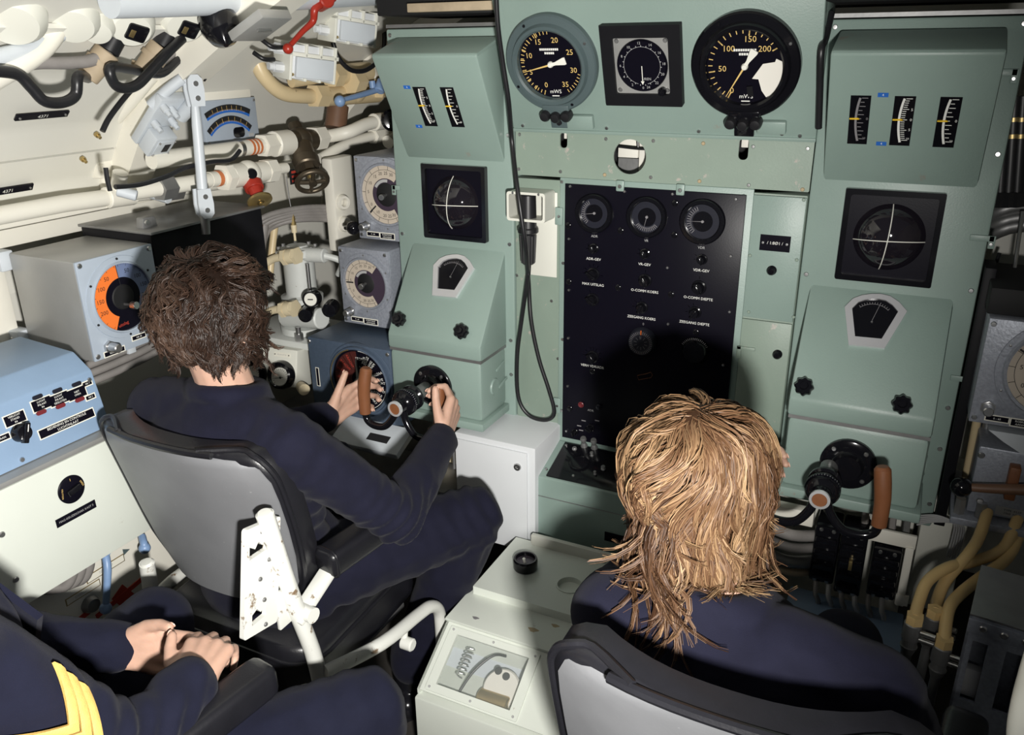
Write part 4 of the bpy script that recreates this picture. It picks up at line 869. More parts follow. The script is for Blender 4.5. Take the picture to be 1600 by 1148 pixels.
mb = MB(); mb.tube([PX(170, 2, -1.40), PX(330, 0, -1.40), PX(470, -6, -1.40), PX(620, -12, -1.40)], .030, 20, 3); mb.solo('overhead_pipe', 'light_grey', 'thick pale grey pipe running overhead along the hull', 'pipe')
for k, (pts, r, lab) in enumerate((([(340, 60), (290, 85), (255, 115), (225, 112), (214, 104)], .008, 'black cable sagging from the overhead panel to the hull rib'), ([(330, 50), (300, 75), (262, 105), (232, 118)], .007, 'thin black cable beside the pear-shaped knob'), ([(345, 82), (328, 110), (318, 125)], .005, 'thin black cable running down to the linkage rod'), ([(210, 135), (190, 158), (170, 185), (160, 205)], .006, 'black cable following the hull rib'), ([(335, 84), (320, 98), (300, 100), (288, 96)], .004, 'thin black wire looping under the overhead panel'), ([(375, 235), (360, 250), (330, 253), (290, 262), (262, 275), (220, 288), (180, 292)], .0055, 'black wire trailing along the cream pipes'), ([(165, 262), (168, 282), (172, 298)], .005, 'short black wire under the pipe clamp'))):
    mb = MB(); mb.tube([PX(*q, -1.58) for q in pts], r, 8, 6); mb.solo('black_wire', 'black_rubber', lab, 'cable', 'loose black wires')
for k, (a, b, r, m, lab) in enumerate((((262, 90), (335, 58), .012, 'cork', 'tan wrapped conduit under the pear-shaped knob'), ((235, 110), (318, 50), .008, 'cable_grey', 'grey cable beside the tan wrapped conduit'), ((205, 100), (232, 108), .010, 'cork', 'short tan conduit end under the lamp housings'))):
    mb = MB(); mb.tube([PX(*a, -1.60), PX(*b, -1.58)], r, 12); mb.solo('wrapped_conduit', m, lab, 'conduit', 'wrapped conduits')

# small things around the valve stations
mb = MB(); mb.box(-1.93, -1.885, -.42, .40, 1.10, 1.30, .004); mb.solo('hull_stringer', 'cream', 'cream hull stringer behind the lower valve pipe', 'stringer')
mb = MB(); p = PX(530, 255, -1.63); mb.box(-1.66, -1.62, p.y-.05, p.y+.06, 1.05, p.z+.02, .008); mb.solo('cream_post', 'cream', 'cream flat post beside the upper grey dial box', 'post')
for k, (px, py) in enumerate(((535, 316), (538, 350))):
    c = PX(px, py, -1.615); mb = MB(axis_frame(c, (1, -.3, 0))); mb.lathe([(.010, -.004), (.010, .006), (.013, .012), (.020, .012), (.024, .004), (.024, -.004)], 24); mb.solo('post_ring', 'cream', 'round cream ring boss on the flat post', 'ring', 'ring bosses')
mb = MB(); c = PX(552, 356, -1.48); mb.ball(c, .020, n=20); mb.cyl(c, c+V((-.05, .03, -.01)), .007, n=10); mb.solo('ball_grip', 'black_gloss', 'black ball handle between the two grey dial boxes', 'handle')
pl_ = thing('warning_label', 'small red printed label below the bronze handwheel', 'label', tuple(PX(462, 275, -1.72))); F = frame(PX(462, 275, -1.72), (0, 1, 0), (0, 0, 1)); mb = MB(F); mb.box(-.028, .020, -.022, .022, 0, .002); mb.build('label_sheet', 'ink_black', pl_); t = MB(F)
for k in range(3): t.box(-.020, .014, .010-.013*k, .017-.013*k, .002, .0026)
t.build('print', 'ink_red', pl_)
# grey cable bundle arching over the pump
for k in range(5):
    o = .016*k
    mb = MB(); mb.tube([PX(372+k*9, 400, -1.78), PX(385+k*8, 365, -1.76), PX(415+k*5, 338+k*3, -1.72), PX(470, 325+k*4.5, -1.68), PX(520, 324+k*5, -1.66), PX(570, 330+k*6, -1.64)], .0085-.0008*(k % 2), 10, 6); mb.solo('grey_cable', 'cable_grey', 'grey cable in the bundle arching behind the pump', 'cable', 'arched cable bundle')
for k, (x, y0, y1, r, m, lab) in enumerate(((408, 345, 440, .013, 'cable_grey', 'grey vertical hose behind the pump'), (402, 350, 445, .007, 'cable_brown', 'brown vertical cable behind the pump'), (425, 340, 440, .011, 'pipe_tan', 'tan vertical pipe behind the pump'))):
    mb = MB(); mb.tube([PX(x+6, y0, -1.74), PX(x, (y0+y1)/2, -1.74), PX(x-4, y1, -1.74)], r, 10, 4); mb.solo('vertical_hose', m, lab, 'hose', 'vertical hoses')

# ------------------------------------------------------------------ white pump
PC = PY(470, 440, 0.02); px_, py_ = PC.x, PC.y
pu = thing('pump', 'white painted vertical pump with bolted flanges between the hull and the grey dial boxes', 'pump', (px_, py_, .84))
Z0 = PC.z
mb = MB(T(px_, py_, Z0)); mb.lathe([(0, .115), (.030, .115), (.034, .108), (.055, .106), (.060, .098), (.060, .085), (.050, .080), (.047, .078), (.047, -.035), (.052, -.040), (.064, -.042), (.064, -.058), (.050, -.062), (.046, -.075), (.046, -.13), (.075, -.135), (.075, -.155), (0, -.155)], 36); mb.build('barrel', 'pump_grey', pu)
for k in range(8):
    a = 2*PI*k/8; mb = MB(T(px_+.054*math.cos(a), py_+.054*math.sin(a), Z0+.106)); mb.cyl((0, 0, 0), (0, 0, .008), .006, n=6); mb.build('flange_bolt', 'dull_metal', pu)
mb = MB(); mb.cyl((px_+.02, py_-.01, Z0+.09), (px_+.105, py_+.0, Z0+.092), .022, n=16, bev=.003); mb.build('outlet_arm', 'pump_grey', pu)
mb = MB(); mb.cyl((px_+.058, py_-.03, Z0+.07), (px_+.058, py_-.03, Z0-.06), .006, n=10); mb.build('tie_rod', 'steel', pu)
mb = MB(); mb.cyl((px_-.04, py_-.04, Z0-.105), (px_+.12, py_-.06, Z0-.085), .032, n=20, bev=.004); mb.build('lower_body', 'pump_grey', pu)
for q in ((478, 492, -.08), (515, 484, -.05)):
    c = PY(*q); mb = MB(axis_frame(c, (.45, -1, 0))); mb.lathe([(0, .012), (.012, .012), (.020, .010), (.022, 0), (.022, -.04), (0, -.04)], 24); mb.build('black_cap', 'black_gloss', pu)
c = PY(487, 467, -.07); G = axis_frame(c, (.35, -1, .15)); mb = MB(G); mb.lathe([(.0185, .010), (.021, .014), (.024, .012), (.025, 0), (.024, -.022), (0, -.022)], 30); ga = mb.build('small_gauge', 'black_gloss', pu)
mb = MB(G); mb.lathe([(0, .0105), (.0187, .0105)], 30); mb.build('gauge_face', 'dial_white', ga)
mb = MB(G); mb.box(-.008, .008, -.0016, .0016, .0108, .0118); mb.build('gauge_needle', 'ink_black', ga)
for k, (qx, qy, dy) in enumerate(((458, 400, -.05), (455, 482, -.085))):
    c = PY(qx, qy, dy); d = V((-1, -.10, -.18)).normalized()
    t = thing('tan_coupling', ['tan hexagon coupling and pipe on the upper pump flange', 'tan hexagon coupling and pipe on the lower pump body'][k], 'coupling', tuple(c), 'tan pump couplings')
    mb = MB(); mb.hexa(c-d*.018, c-d*.006, .026); mb.cyl(c-d*.006, c+d*.020, .022, n=16, bev=.002); mb.hexa(c+d*.020, c+d*.034, .025); mb.build('coupling', 'beige', t)
    mb = MB(); mb.tube([c+d*.03, c+d*.07, c+d*.11+V((0, -.005, -.015)), c+d*.17+V((0, -.02, -.04))], .012, 14, 5); mb.build('pipe', 'beige', t)
c = PY(458, 345, .02); t = thing('drip_fitting', 'thin beige drip fitting above the pump top', 'fitting', tuple(c))
mb = MB(); mb.cyl(c+V((0, 0, .02)), c+V((0, 0, -.012)), .008, n=6); mb.build('nut', 'brass', t)
mb = MB(); mb.cyl(c+V((0, 0, -.012)), c+V((0, 0, -.035)), .009, .008, 14); mb.cyl(c+V((0, 0, -.035)), c+V((0, 0, -.06)), .004, n=10); mb.build('nozzle', 'beige', t)
mb = MB(); mb.tube([c+V((0, 0, .015)), c+V((-.006, 0, .07)), c+V((-.008, 0, .13))], .0018, 6); mb.build('wire', 'steel', t)
mb = MB(); mb.box(px_-.20, px_+.13, py_-.10, py_+.13, Z0-.180, Z0-.158, .004); mb.build('bedplate', 'pump_grey', pu)
mb = MB(); mb.hexa((px_+.045, py_-.085, Z0-.158), (px_+.045, py_-.085, Z0-.135), .013); mb.cyl((px_+.045, py_-.085, Z0-.135), (px_+.045, py_-.085, Z0-.115), .008, n=12); mb.build('anchor_bolt', 'steel', pu)
mb = MB(); mb.tube([(px_+.10, py_, Z0+.092), (px_+.14, py_+.03, Z0+.07), (px_+.10, py_+.06, Z0+.02)], .010, 10, 5); mb.build('bypass_pipe', 'pump_grey', pu)
# pair of pressure gauges on a white block
c = PY(440, 588, -.14); gb = thing('gauge_block', 'white block with two black rimmed pressure gauges below the pump', 'gauges', (c.x, c.y, c.z-.08)); BF = frame(c, (1, .12, 0), (0, .25, 1))
mb = MB(BF); mb.box(-.145, .052, -.03, .085, -.09, 0, .006); mb.build('block', 'offwhite', gb)
panel_plate(gb, BF, .0, .066, .056, .013, ['BRANDSTOF'], 'ink_grey', .006, back='tape_white')
for s in (-1, 1): screw(gb, BF @ T(s*.024, .066, .001), .002, 'dull_metal')
for k, (x, y) in enumerate(((.004, .006), (-.095, -.001))):
    F = BF @ T(x, y); mb = MB(F); mb.lathe([(.030, .020), (.034, .026), (.040, .022), (.044, .006), (.044, 0), (0, 0)], 40); g = mb.build('pressure_gauge', 'black_gloss', gb)
    D = F @ T(.006, -.006); mb = MB(D); mb.lathe([(0, .021), (.031, .021)], 36); mb.build('gauge_face', 'dial_white', g)
    t = MB(D); t.ticks(.022, .027, -130, 130, 18, .0012, .0215); t.box(-.020, .010, -.0008, .0008, .0218, .0224, 0, RZ(12)); t.lathe([(0, .024), (.003, .0235), (.004, .0215)], 12); t.build('gauge_marks', 'ink_black', g)
mb = MB(); c2 = PY(470, 603, -.13); mb.cyl(c2, c2+V((.03, -.02, 0)), .016, .018, 16, .002); mb.solo('tan_plug', 'beige', 'tan round plug beside the pressure gauges', 'plug')
# ------------------------------------------------------------------ grey dial boxes
def dial_box(P, fy, lab, r, figs, needle, back, grp, knob, sidex):
    """front face towards -Y; P = (x0, x1, z0, z1)"""
    x0, x1, z0, z1 = P; b = thing('dial_box', lab, 'dial box', ((x0+x1)/2, fy, z0), grp)
    mb = MB(); mb.box(x0, x1, fy, fy+back, z0, z1, .004); mb.build('case', 'hammer', b)
    mb = MB(); mb.box(x0+.001, x1-.001, fy-.004, fy+.001, z0+.001, z1-.001, .002); mb.build('front_plate', 'hammer', b)
    cx = (x0+x1)/2+sidex; cz = (z0+z1)/2+.014; F = FY(cx, fy-.004, cz)
    mb = MB(F); mb.lathe([(r*.98, .001), (r*.98, .008), (r*1.04, .009), (r*1.08, .004), (r*1.22, .003), (r*1.23, 0)], 56); mb.build('bezel', 'hammer', b)
    mb = MB(F); mb.arc(0, r, 0, 360, .0010, n=56); fc = mb.build('dial_face', 'dial_violet', b)
    mb = MB(F); mb.arc(r*.55, r, 148, 398, .0016, n=44); mb.build('dial_scale', 'dial_cream', fc)
    mb = MB(F); mb.lathe([(0, .003), (r*.36, .003), (r*.40, .001)], 30); mb.build('dial_centre', 'deep_black', fc)
    mb = MB(F); mb.arc(r*.42, r*.52, -60, 10, .0018, n=14); mb.build('centre_label', 'ink_grey', fc)
    t = MB(F); t.ticks(r*.84, r*.97, 155, 392, 10, .0012, .0022); t.arc(r*.83, r*.842, 150, 396, .0022, n=40)
    for s, a in figs: t.text(s, r*.72*math.sin(rad(a)), r*.72*math.cos(rad(a)), r*.15, .0022, -a if 0 else 0)
    t.box(-.002, .002, r*.60, r*.95, .0022, .0026, 0, RZ(-needle)); t.build('dial_figures', 'ink_black', fc)
    mb = MB(F); mb.cyl((0, 0, .002), (0, -.002, .020), .004, n=12); mb.cyl((0, -.002, .018), (.002, -.003, .030), .008, n=16, bev=.001); mb.build('centre_spindle', 'steel', b)
    K = FY(x0+.030 if knob > 0 else x1-.03, fy-.004, z0+.038); mb = MB(K); mb.hexa((0, 0, 0), (0, 0, .006), .015); mb.cyl((0, 0, .006), (0, -.0, .030), .011, .010, 20, .002); mb.build('adjuster', 'steel', b)
    panel_plate(b, FY(0, fy-.004, 0), x0+.050, z0+.016, .040, .010, ['0 - 60'], 'ink_white', .006, edge='tape_white')
    panel_plate(b, FY(0, fy-.004, 0), x0+.098, z0+.014, .046, .014, ['ROERSTAND', 'AANWIJZER'], 'ink_white', .006, edge='tape_white')
    for sx, sz in ((x0+.010, z1-.012), (x1-.012, z1-.012), (x0+.010, z0+.012)): screw(b, FY(sx, fy-.004, sz), .0055)
    for a in (0, 62, 118, 180, 242, 298): mb = MB(F); q = V((r*1.15*math.sin(rad(a)), r*1.15*math.cos(rad(a)), .002)); mb.lathe([(0, .004), (.0025, .003), (.003, 0)], 8, T(q.x, q.y, .002)); mb.build('bezel_screw', 'dull_metal', b)
    return b
FG = [('30', 158), ('25', 172), ('20', 188), ('10', 212), ('0', 240), ('5', 275), ('10', 300), ('15', 325), ('20', 345), ('25', 3), ('30', 20)]
dial_box((-1.446, -1.262, 1.135, 1.368), .02, 'upper hammered grey dial box with beige scale, behind the green console edge', .082, FG, 228, .20, 'hammered dial boxes', 1, .012)
dial_box((-1.496, -1.322, .886, 1.116), -.02, 'lower hammered grey dial box with beige scale, above the dark blue telegraph', .072, FG, 268, .20, 'hammered dial boxes', 1, .004)
# engine telegraph
tg = thing('engine_telegraph', 'dark blue engine order telegraph with sectored dial beside the yoke', 'telegraph', (-1.41, -.13, .6))
mb = MB(); mb.box(-1.553, -1.262, -.130, .06, .615, .866, .006); mb.build('case', 'hammer_blue', tg)
c = PY(563, 594, -.132); TFm = FY(c.x, -.131, c.z); R = .094
mb = MB(TFm); mb.lathe([(R, .001), (R, .010), (R*1.03, .012), (R*1.08, .010), (R*1.10, 0)], 64); mb.build('bezel', 'hammer_blue', tg)
mb = MB(TFm); mb.arc(R*1.0, R*1.035, 195, 345, .0125, n=30); mb.build('bezel_edge', 'brass', tg)
mb = MB(TFm); mb.arc(0, R, 0, 360, .0015, n=64); fc = mb.build('dial_face', 'black_paint', tg)
mb = MB(TFm); mb.arc(R*.30, R*.93, 188, 355, .0018, n=40); mb.build('astern_sector', 'dial_red', fc)
t = MB(TFm); t.arc(R*.94, R*.955, 0, 180, .0022, n=40); t.arc(R*.44, R*.45, 0, 180, .0022, n=40)
for a in (2, 20, 38, 56, 74, 92, 112, 132, 152, 172): t.ticks(R*.45, R*.94, a, a, 1, .0010, .0022)
for a, L in ((2, ['STOP']), (11+9, ['ZEER', 'LANGZ']), (39, ['LANG', 'ZAAM']), (65, ['LANGZAAM']), (83, ['HALVE', 'KRACHT']), (102, ['VOLLE', 'KRACHT']), (122, ['VOLLE', 'KRACHT']), (142, ['VAART']), (162, ['UITERSTE'])):
    for k, s in enumerate(L):
        q = a+(k-(len(L)-1)/2)*8; t.text(s, R*.70*math.sin(rad(q)), R*.70*math.cos(rad(q)), R*.115, .0022, 90-q if q > 10 else 0)
t.build('order_lettering', 'ink_white', fc)
t = MB(TFm)
for a in (200, 220, 240, 260, 280, 300, 320, 340): t.ticks(R*.40, R*.92, a, a, 1, .0012, .0022)
for a in (210, 230, 250, 270, 290, 310, 330): t.text('KRACHT', R*.66*math.sin(rad(a)), R*.66*math.cos(rad(a)), R*.11, .0022, 270-a)
t.build('astern_lettering', 'ink_red', fc)
mb = MB(TFm); mb.prism([(-.004, -R*.2), (.004, -R*.2), (.005, R*.15), (.0, R*.72), (-.005, R*.15)], .006, .012, RZ(3)); mb.lathe([(0, .018), (.010, .016), (.012, .004)], 20); mb.build('pointer', 'steel', tg)
panel_plate(tg, FY(0, -.131, 0), -1.525, .745, .008, .055, [], edge='tape_white', back='black_paint')
for sx in (-1.545, -1.272): screw(tg, FY(sx, -.130, .853), .006)
mb = MB(TFm); mb.lathe([(R*1.18, .0005), (R*1.19, .002), (R*1.20, .0005)], 64); mb.build('scribed_ring', 'hammer_blue', tg)
# shelf and odds under the telegraph and yoke
sh = thing('sill_shelf', 'pale grey sloping shelf with a black plate under the steering yoke', 'shelf', (-1.25, -.16, .58)); F = frame((-1.30, -.24, .592), (1, 0, 0), (0, .8, .35))
mb = MB(F); mb.box(-.13, .10, .02, .12, -.02, 0, .003); mb.build('shelf', 'light_grey', sh); mb = MB(F); mb.box(-.02, .05, .05, .075, 0, .001); mb.build('plate', 'ink_black', sh)

for k, (z, m) in enumerate(((.60, 'beige'), (.565, 'tape_white'), (.53, 'beige'))):
    mb = MB(); mb.box(-1.20, -1.06, -.06, .1, z-.014, z+.014, .003); mb.solo('terminal_strip', m, ['tan terminal strip', 'cream terminal strip', 'lowest tan terminal strip'][k]+' seen beside the pale cabinet', 'terminal strip', 'terminal strips')
mb = MB(); mb.box(-1.9, -1.05, -.02, .25, .0, .50, .004); mb.solo('plinth', 'dull_metal', 'dark grey machinery plinth under the telegraph and shelf', 'plinth')
mb = MB(); mb.box(-1.20, -1.05, -.20, -.03, .48, .505, .004); mb.solo('foot_plate', 'dull_metal', 'dark metal plate beside the pale cabinet hinge', 'plate')

# ------------------------------------------------------------------ orange and blue dial box on the left
XF = -1.60
ob = thing('rudder_box', 'pale blue-grey indicator box with orange and blue dial on the hull side', 'indicator box', (-1.7, -.68, 1.0))
mb = MB(); mb.box(-1.815, XF, -.778, -.575, 1.003, 1.230, .005); mb.build('case', 'box_side', ob)
mb = MB(); mb.box(XF-.002, XF+.005, -.777, -.576, 1.004, 1.229, .002); mb.build('front_plate', 'box_grey', ob)
F = FX(XF+.005, -.677, 1.128); r = .078
mb = MB(F); mb.lathe([(r*.985, .001), (r*.985, .007), (r*1.02, .008), (r*1.05, .003), (r*1.20, .002), (r*1.21, 0)], 60); mb.build('bezel', 'box_grey', ob)
mb = MB(F); mb.arc(0, r, 0, 360, .001, n=60); fc = mb.build('dial_face', 'black_paint', ob)
mb = MB(F); mb.arc(r*.58, r, 205, 355, .0016, n=36); mb.build('orange_scale', 'orange', fc)
mb = MB(F); mb.arc(r*.58, r, -5, 135, .0016, n=36); mb.build('blue_scale', 'scale_blue', fc)
t = MB(F); t.ticks(r*.94, r, 210, 352, 40, .0006, .0022); t.ticks(r*.90, r, 210, 352, 8, .0010, .0022); t.ticks(r*.90, r, 0, 130, 8, .0010, .0022); t.ticks(r*.94, r, 0, 130, 40, .0006, .0022)
for s, a in (('50', 325), ('100', 300), ('150', 273), ('200', 247), ('50', 20), ('100', 50), ('150', 75), ('200', 98)): t.text(s, r*.77*math.sin(rad(a)), r*.77*math.cos(rad(a)), r*.17, .0022)
t.build('dial_figures', 'ink_black', fc)
mb = MB(F); mb.lathe([(0, .003), (r*.34, .003), (r*.37, .001)], 36); mb.build('dial_hub', 'deep_black', fc)
mb = MB(F); mb.text('uitslag', -r*.16, -r*.78, r*.14, .0022, 8); mb.build('red_word', 'ink_red', fc)
mb = MB(F @ T(-.0, -r*.22)); mb.cyl((0, 0, .002), (.002, 0, .024), .004, n=12); mb.cyl((.002, 0, .022), (.004, 0, .036), .009, n=18, bev=.001); mb.build('spindle', 'steel', ob)
mb = MB(F); mb.box(-.0006, .0006, r*.36, r*.98, .0024, .0030, 0, RZ(5)); mb.build('pointer', 'ink_black', fc)
K = FX(XF+.005, -.737, 1.028); mb = MB(K); mb.hexa((0, 0, 0), (0, 0, .008), .014); mb.cyl((0, 0, .008), (0, 0, .034), .011, .010, 20, .002); mb.build('adjuster', 'steel', ob)
panel_plate(ob, FX(XF+.005, 0, 0), -.725, 1.012, .052, .010, ['REGELING'], 'ink_white', .006, edge='tape_white'); panel_plate(ob, FX(XF+.005, 0, 0), -.655, 1.026, .036, .009, ['NR 30'], 'ink_white', .006, edge='tape_white')
for y, z in ((-.768, 1.220), (-.585, 1.220), (-.768, 1.014), (-.585, 1.014)): screw(ob, FX(XF+.005, y, z), .006)
for a in (0, 60, 120, 180, 240, 300): screw(ob, F @ RZ(-a) @ T(0, r*1.13, .002), .0028, 'ink_black')
for z in (1.215, 1.03):
    mb = MB(); mb.box(-1.86, -1.815, -.80, -.765, z-.025, z+.02, .004); l = mb.build('mounting_lug', 'light_grey', ob); screw(l, FY(-1.838, -.80, z), .007)
# white back frame
mf = thing('mounting_rack', 'cream flat bar mounting frame behind the orange dial box', 'frame', (-1.86, -.7, .9))
mb = MB(); mb.box(-1.885, -1.845, -1.9, -.30, 1.235, 1.275, .003); mb.build('top_bar', 'cream', mf)
mb = MB(); mb.box(-1.885, -1.845, -1.9, -.30, .945, .985, .003); mb.build('bottom_bar', 'cream', mf)
mb = MB(); mb.box(-1.885, -1.845, -.845, -.775, .985, 1.235, .003); mb.build('upright', 'cream', mf)
mb = MB(); mb.box(-1.90, -1.80, -1.9, -.42, 1.285, 1.305, .003); mb.solo('hull_ledge', 'cream', 'cream ledge running along the hull over the dial box', 'ledge')
lg = thing('dark_box', 'dark grey metal box with sloping lid beyond the orange dial box', 'box', (-1.7, -.4, 1.1))
mb = MB(); mb.box(-1.84, -1.60, -.57, -.20, 1.02, 1.248, .005); mb.build('body', 'black_soft', lg); mb = MB(); mb.box(-1.842, -1.592, -.575, -.195, 1.248, 1.254, .001); mb.build('lid', 'dull_metal', lg)
mb = MB(frame(PX(229, 350, -1.66), (0, 1, 0), (0, 0, 1))); bprism(mb, [(-.026, -.02), (.026, -.02), (.018, .018), (-.018, .018)], -.012, .012, .004); l = mb.build('lid_catch', 'dull_metal', lg)
mb = MB(axis_frame(PX(229, 348, -1.645), (1, 0, 0))); mb.lathe([(0, .006), (.006, .005), (.007, 0)], 14); mb.build('catch_screw', 'steel', l)
for k in range(4):
    z = 1.065-.021*k-.08; mb = MB(); mb.tube([(-1.72+.004*k, -1.9, z+.02), (-1.70, -.9, z), (-1.70, -.62, z), (-1.72, -.45, z+.01), (-1.75, -.25, z+.03)], .0098, 10, 5); mb.solo('wall_cable', 'cable_grey', 'grey armoured cable running behind the blue switch box', 'cable', 'armoured wall cables')
mb = MB(); mb.box(-1.745, -1.735+.05, -.62, -.598, .955, 1.01, .002); o = mb.solo('cable_clamp', 'light_grey', 'grey cable clamp below the orange dial box', 'clamp')
for k, (x, y0, m) in enumerate(((-1.93, -1.02, 'paint_blue'), (-1.90, -.97, 'cable_grey'), (-1.93, -.92, 'cable_grey'))):
    mb = MB(); mb.tube([(x, y0, 1.35), (x, y0+.01, 1.1), (x-.01, y0+.03, .9)], .012, 10, 4); mb.solo('upright_cable', m, ['blue', 'dark grey', 'thin grey'][k]+' upright cable beside the cream mounting frame', 'cable', 'upright cables')

# ------------------------------------------------------------------ blue switch box
BX = -1.50
bb = thing('blue_switch_box', 'blue switch box with indicator lamps and black rotary knob on the hull side', 'switch box', (-1.6, -1.0, .9))
mb = MB(); YB = frame((0, 0, 0), (1, 0, 0), (0, 0, 1))
bprism(mb, [(-1.72, .905), (BX+.02, .905), (BX-.005, 1.028), (-1.55, 1.062), (-1.72, 1.072)], .852, 1.42, .004, YB); mb.build('case', 'box_blue', bb)
fz = frame((BX+.0205, -1.0, .905), (0, 1, 0), (-.025, 0, .123))
def bpx(px, py): return loc2(px, py, fz)
def bplate(px, py, w, h, lines, size=None, m='ink_white'):
    u, v = bpx(px, py); return panel_plate(bb, fz, u, v, w, h, lines, m, size, edge='tape_white')
bplate(23, 654, .040, .020, ['VERLICHT', 'STAND', 'IN'], .0058)
for px, py, L in ((65, 631, ['LUCHT', 'INLAAT', 'IN']), (92, 623, ['LUCHT', 'INLAAT', 'GESLOTEN']), (120, 614, ['NIET', 'OPEN'])): bplate(px, py, .0395, .021, L, .0058)
bplate(105, 661, .122, .0165, ['BEDIENING EN CONTROLE', 'LUCHTINLAAT'], .0075)
bplate(136, 599, .020, .008, ['NR 1'], .005); bplate(141, 620, .020, .008, ['NR 2'], .005); bplate(4, 684, .026, .010, ['AAN'], .006)
for px, py, m in ((58, 620, 'lamp_dark'), (89, 610, 'lamp_dark'), (119, 600, 'lamp_dark'), (64, 644, 'lamp_red'), (94, 634, 'lamp_red'), (124, 624, 'lamp_red')):
    u, v = bpx(px, py); mb = MB(fz @ T(u, v)); mb.prism(rrect(-.0105, .0105, -.0042, .0042, .004), 0, .0025); mb.build('indicator_lamp', m, bb)
u, v = bpx(31, 676); mb = MB(fz @ T(u, v) @ RZ(-25)); mb.lathe([(0, .018), (.014, .018), (.017, .012), (.018, 0)], 28); mb.box(-.005, .005, -.020, .020, .012, .026, .002); kn = mb.build('rotary_knob', 'black_gloss', bb)
mb = MB(fz @ T(u, v) @ RZ(-25)); mb.box(-.0008, .0008, .002, .016, .026, .0266); mb.build('knob_mark', 'ink_white', kn)
for u, v in ((.14, .008), (.135, .108), (-.05, .012)): screw(bb, fz @ T(u, v, .0), .005)
# grey ledge and white selector panel below
mb = MB(); mb.box(-1.74, -1.452, -1.9, -.845, .893, .904, .002); mb.solo('grey_shelf', 'box_side', 'grey metal shelf under the blue switch box', 'shelf')
sp_ = thing('selector_panel', 'off-white panel with round black selector switch below the blue switch box', 'panel', (-1.45, -1.0, .66))
mb = MB(); bprism(mb, [(-1.74, .650), (-1.440, .650), (-1.452, .892), (-1.74, .892)], .835, 1.9, .003, YB); mb.build('panel', 'bin_white', sp_)
fw = frame((-1.4395, -1.0, .650), (0, 1, 0), (-.012, 0, .242))
u, v = loc2(111, 764, fw); D = fw @ T(u, v)
mb = MB(D); mb.lathe([(0, .004), (.026, .004), (.029, .002), (.029, 0)], 40); sd = mb.build('selector_dial', 'black_paint', sp_)
mb = MB(D @ RZ(12)); mb.box(-.015, .015, -.006, .006, .004, .014, .003); mb.build('selector_handle', 'black_gloss', sp_); mb = MB(D @ RZ(12)); mb.box(-.013, .013, -.007, -.0055, .008, .010); mb.build('handle_edge', 'steel', sp_)
t = MB(D); t.text('I', 0, .021, .008, .0046); t.text('GESLOTEN', -.022, 0, .0045, .0046, 80); t.text('OPEN', .022, .004, .0055, .0046, -70); t.build('dial_lettering', 'ink_yellow', sd)
u, v = loc2(119, 802, fw); panel_plate(sp_, fw, u, v, .090, .0175, ['MAG-KEUZESCHAK KAST 5'], 'ink_grey', .0068)
for px, py in ((3, 835), (25, 905)): u, v = loc2(px, py, fw); screw(sp_, fw @ T(u, v), .006)
# lower hull side: cream locker with blue levers and red signs
lk = thing('valve_locker', 'cream valve locker front with printed labels under the selector panel', 'locker', (-1.6, -.9, 0))
mb = MB(); mb.box(-1.95, -1.60, -1.9, -.60, .02, .648, .004); mb.build('front', 'cream', lk)
FW_ = FX(-1.60, 0, 0)
u, v = loc2(165, 888, FW_); panel_plate(lk, FW_, u, v, .10, .016, ['SET KLEP', ], 'ink_grey', .010, back='tape_white', edge='brass')
mb = MB(FW_ @ T(u+.06, v+.012)); mb.prism([(-.008, -.006), (.010, 0), (-.008, .010)], 0, .002); mb.build('arrow_mark', 'green_grey', lk)
u, v = loc2(130, 925, FW_); panel_plate(lk, FW_, u, v, .085, .014, ['OVERDRUK'], 'ink_grey', .009, back='tape_white', edge='brass')
u, v = loc2(140, 943, FW_); mb = MB(FW_ @ T(u, v)); mb.lathe([(0, .018), (.016, .016), (.020, .008), (.022, 0)], 24); mb.build('round_boss', 'dull_metal', lk)
u, v = loc2(190, 930, FW_); mb = MB(FW_ @ T(u, v)); mb.box(-.075, .06, -.006, .006, 0, .003, 0, RZ(8)); mb.box(-.02, .02, -.05, .02, 0, .002, 0, RZ(30)); mb.build('red_mark', 'ink_red', lk)
u, v = loc2(130, 962, FW_); mb = MB(FW_ @ T(u, v)); mb.box(-.045, .02, -.006, .006, 0, .003, 0, RZ(8)); mb.build('red_mark', 'ink_red', lk)
for k, (a, b, c_) in enumerate((((163, 860), (168, 890), (165, 950)), ((222, 838), (225, 850), (226, 856)))):
    t = thing('locker_lever', ['long pale blue lever on the cream valve locker', 'short pale blue lever end behind the chair back'][k], 'lever', tuple(PX(*c_, -1.56)), 'blue locker levers')
    mb = MB(); mb.tube([PX(*a, -1.57), PX(*b, -1.55), PX(*c_, -1.55)], [.009, .009, .007], 12, 4); mb.build('arm', 'paint_blue', t)
    mb = MB(); mb.ball(PX(*c_, -1.55), .014, n=16); mb.build('ball', 'paint_blue', t)
    if k == 0: mb = MB(axis_frame(PX(163, 860, -1.565), (1, 0, 0))); mb.lathe([(0, .014), (.008, .014), (.012, .008), (.015, .006), (.015, -.03)], 18); mb.build('boss', 'paint_blue', t)
for k in range(3):
    mb = MB(); mb.tube([PX(108+k*13, 868-k*5, -1.50), PX(112+k*13, 895-k*6, -1.51), PX(100+k*13, 915-k*5, -1.53), PX(70+k*6, 920-k*3, -1.56)], .013, 10, 5); mb.solo('ribbed_hose', 'cable_grey', 'grey ribbed hose curling below the selector panel', 'hose', 'ribbed hoses')

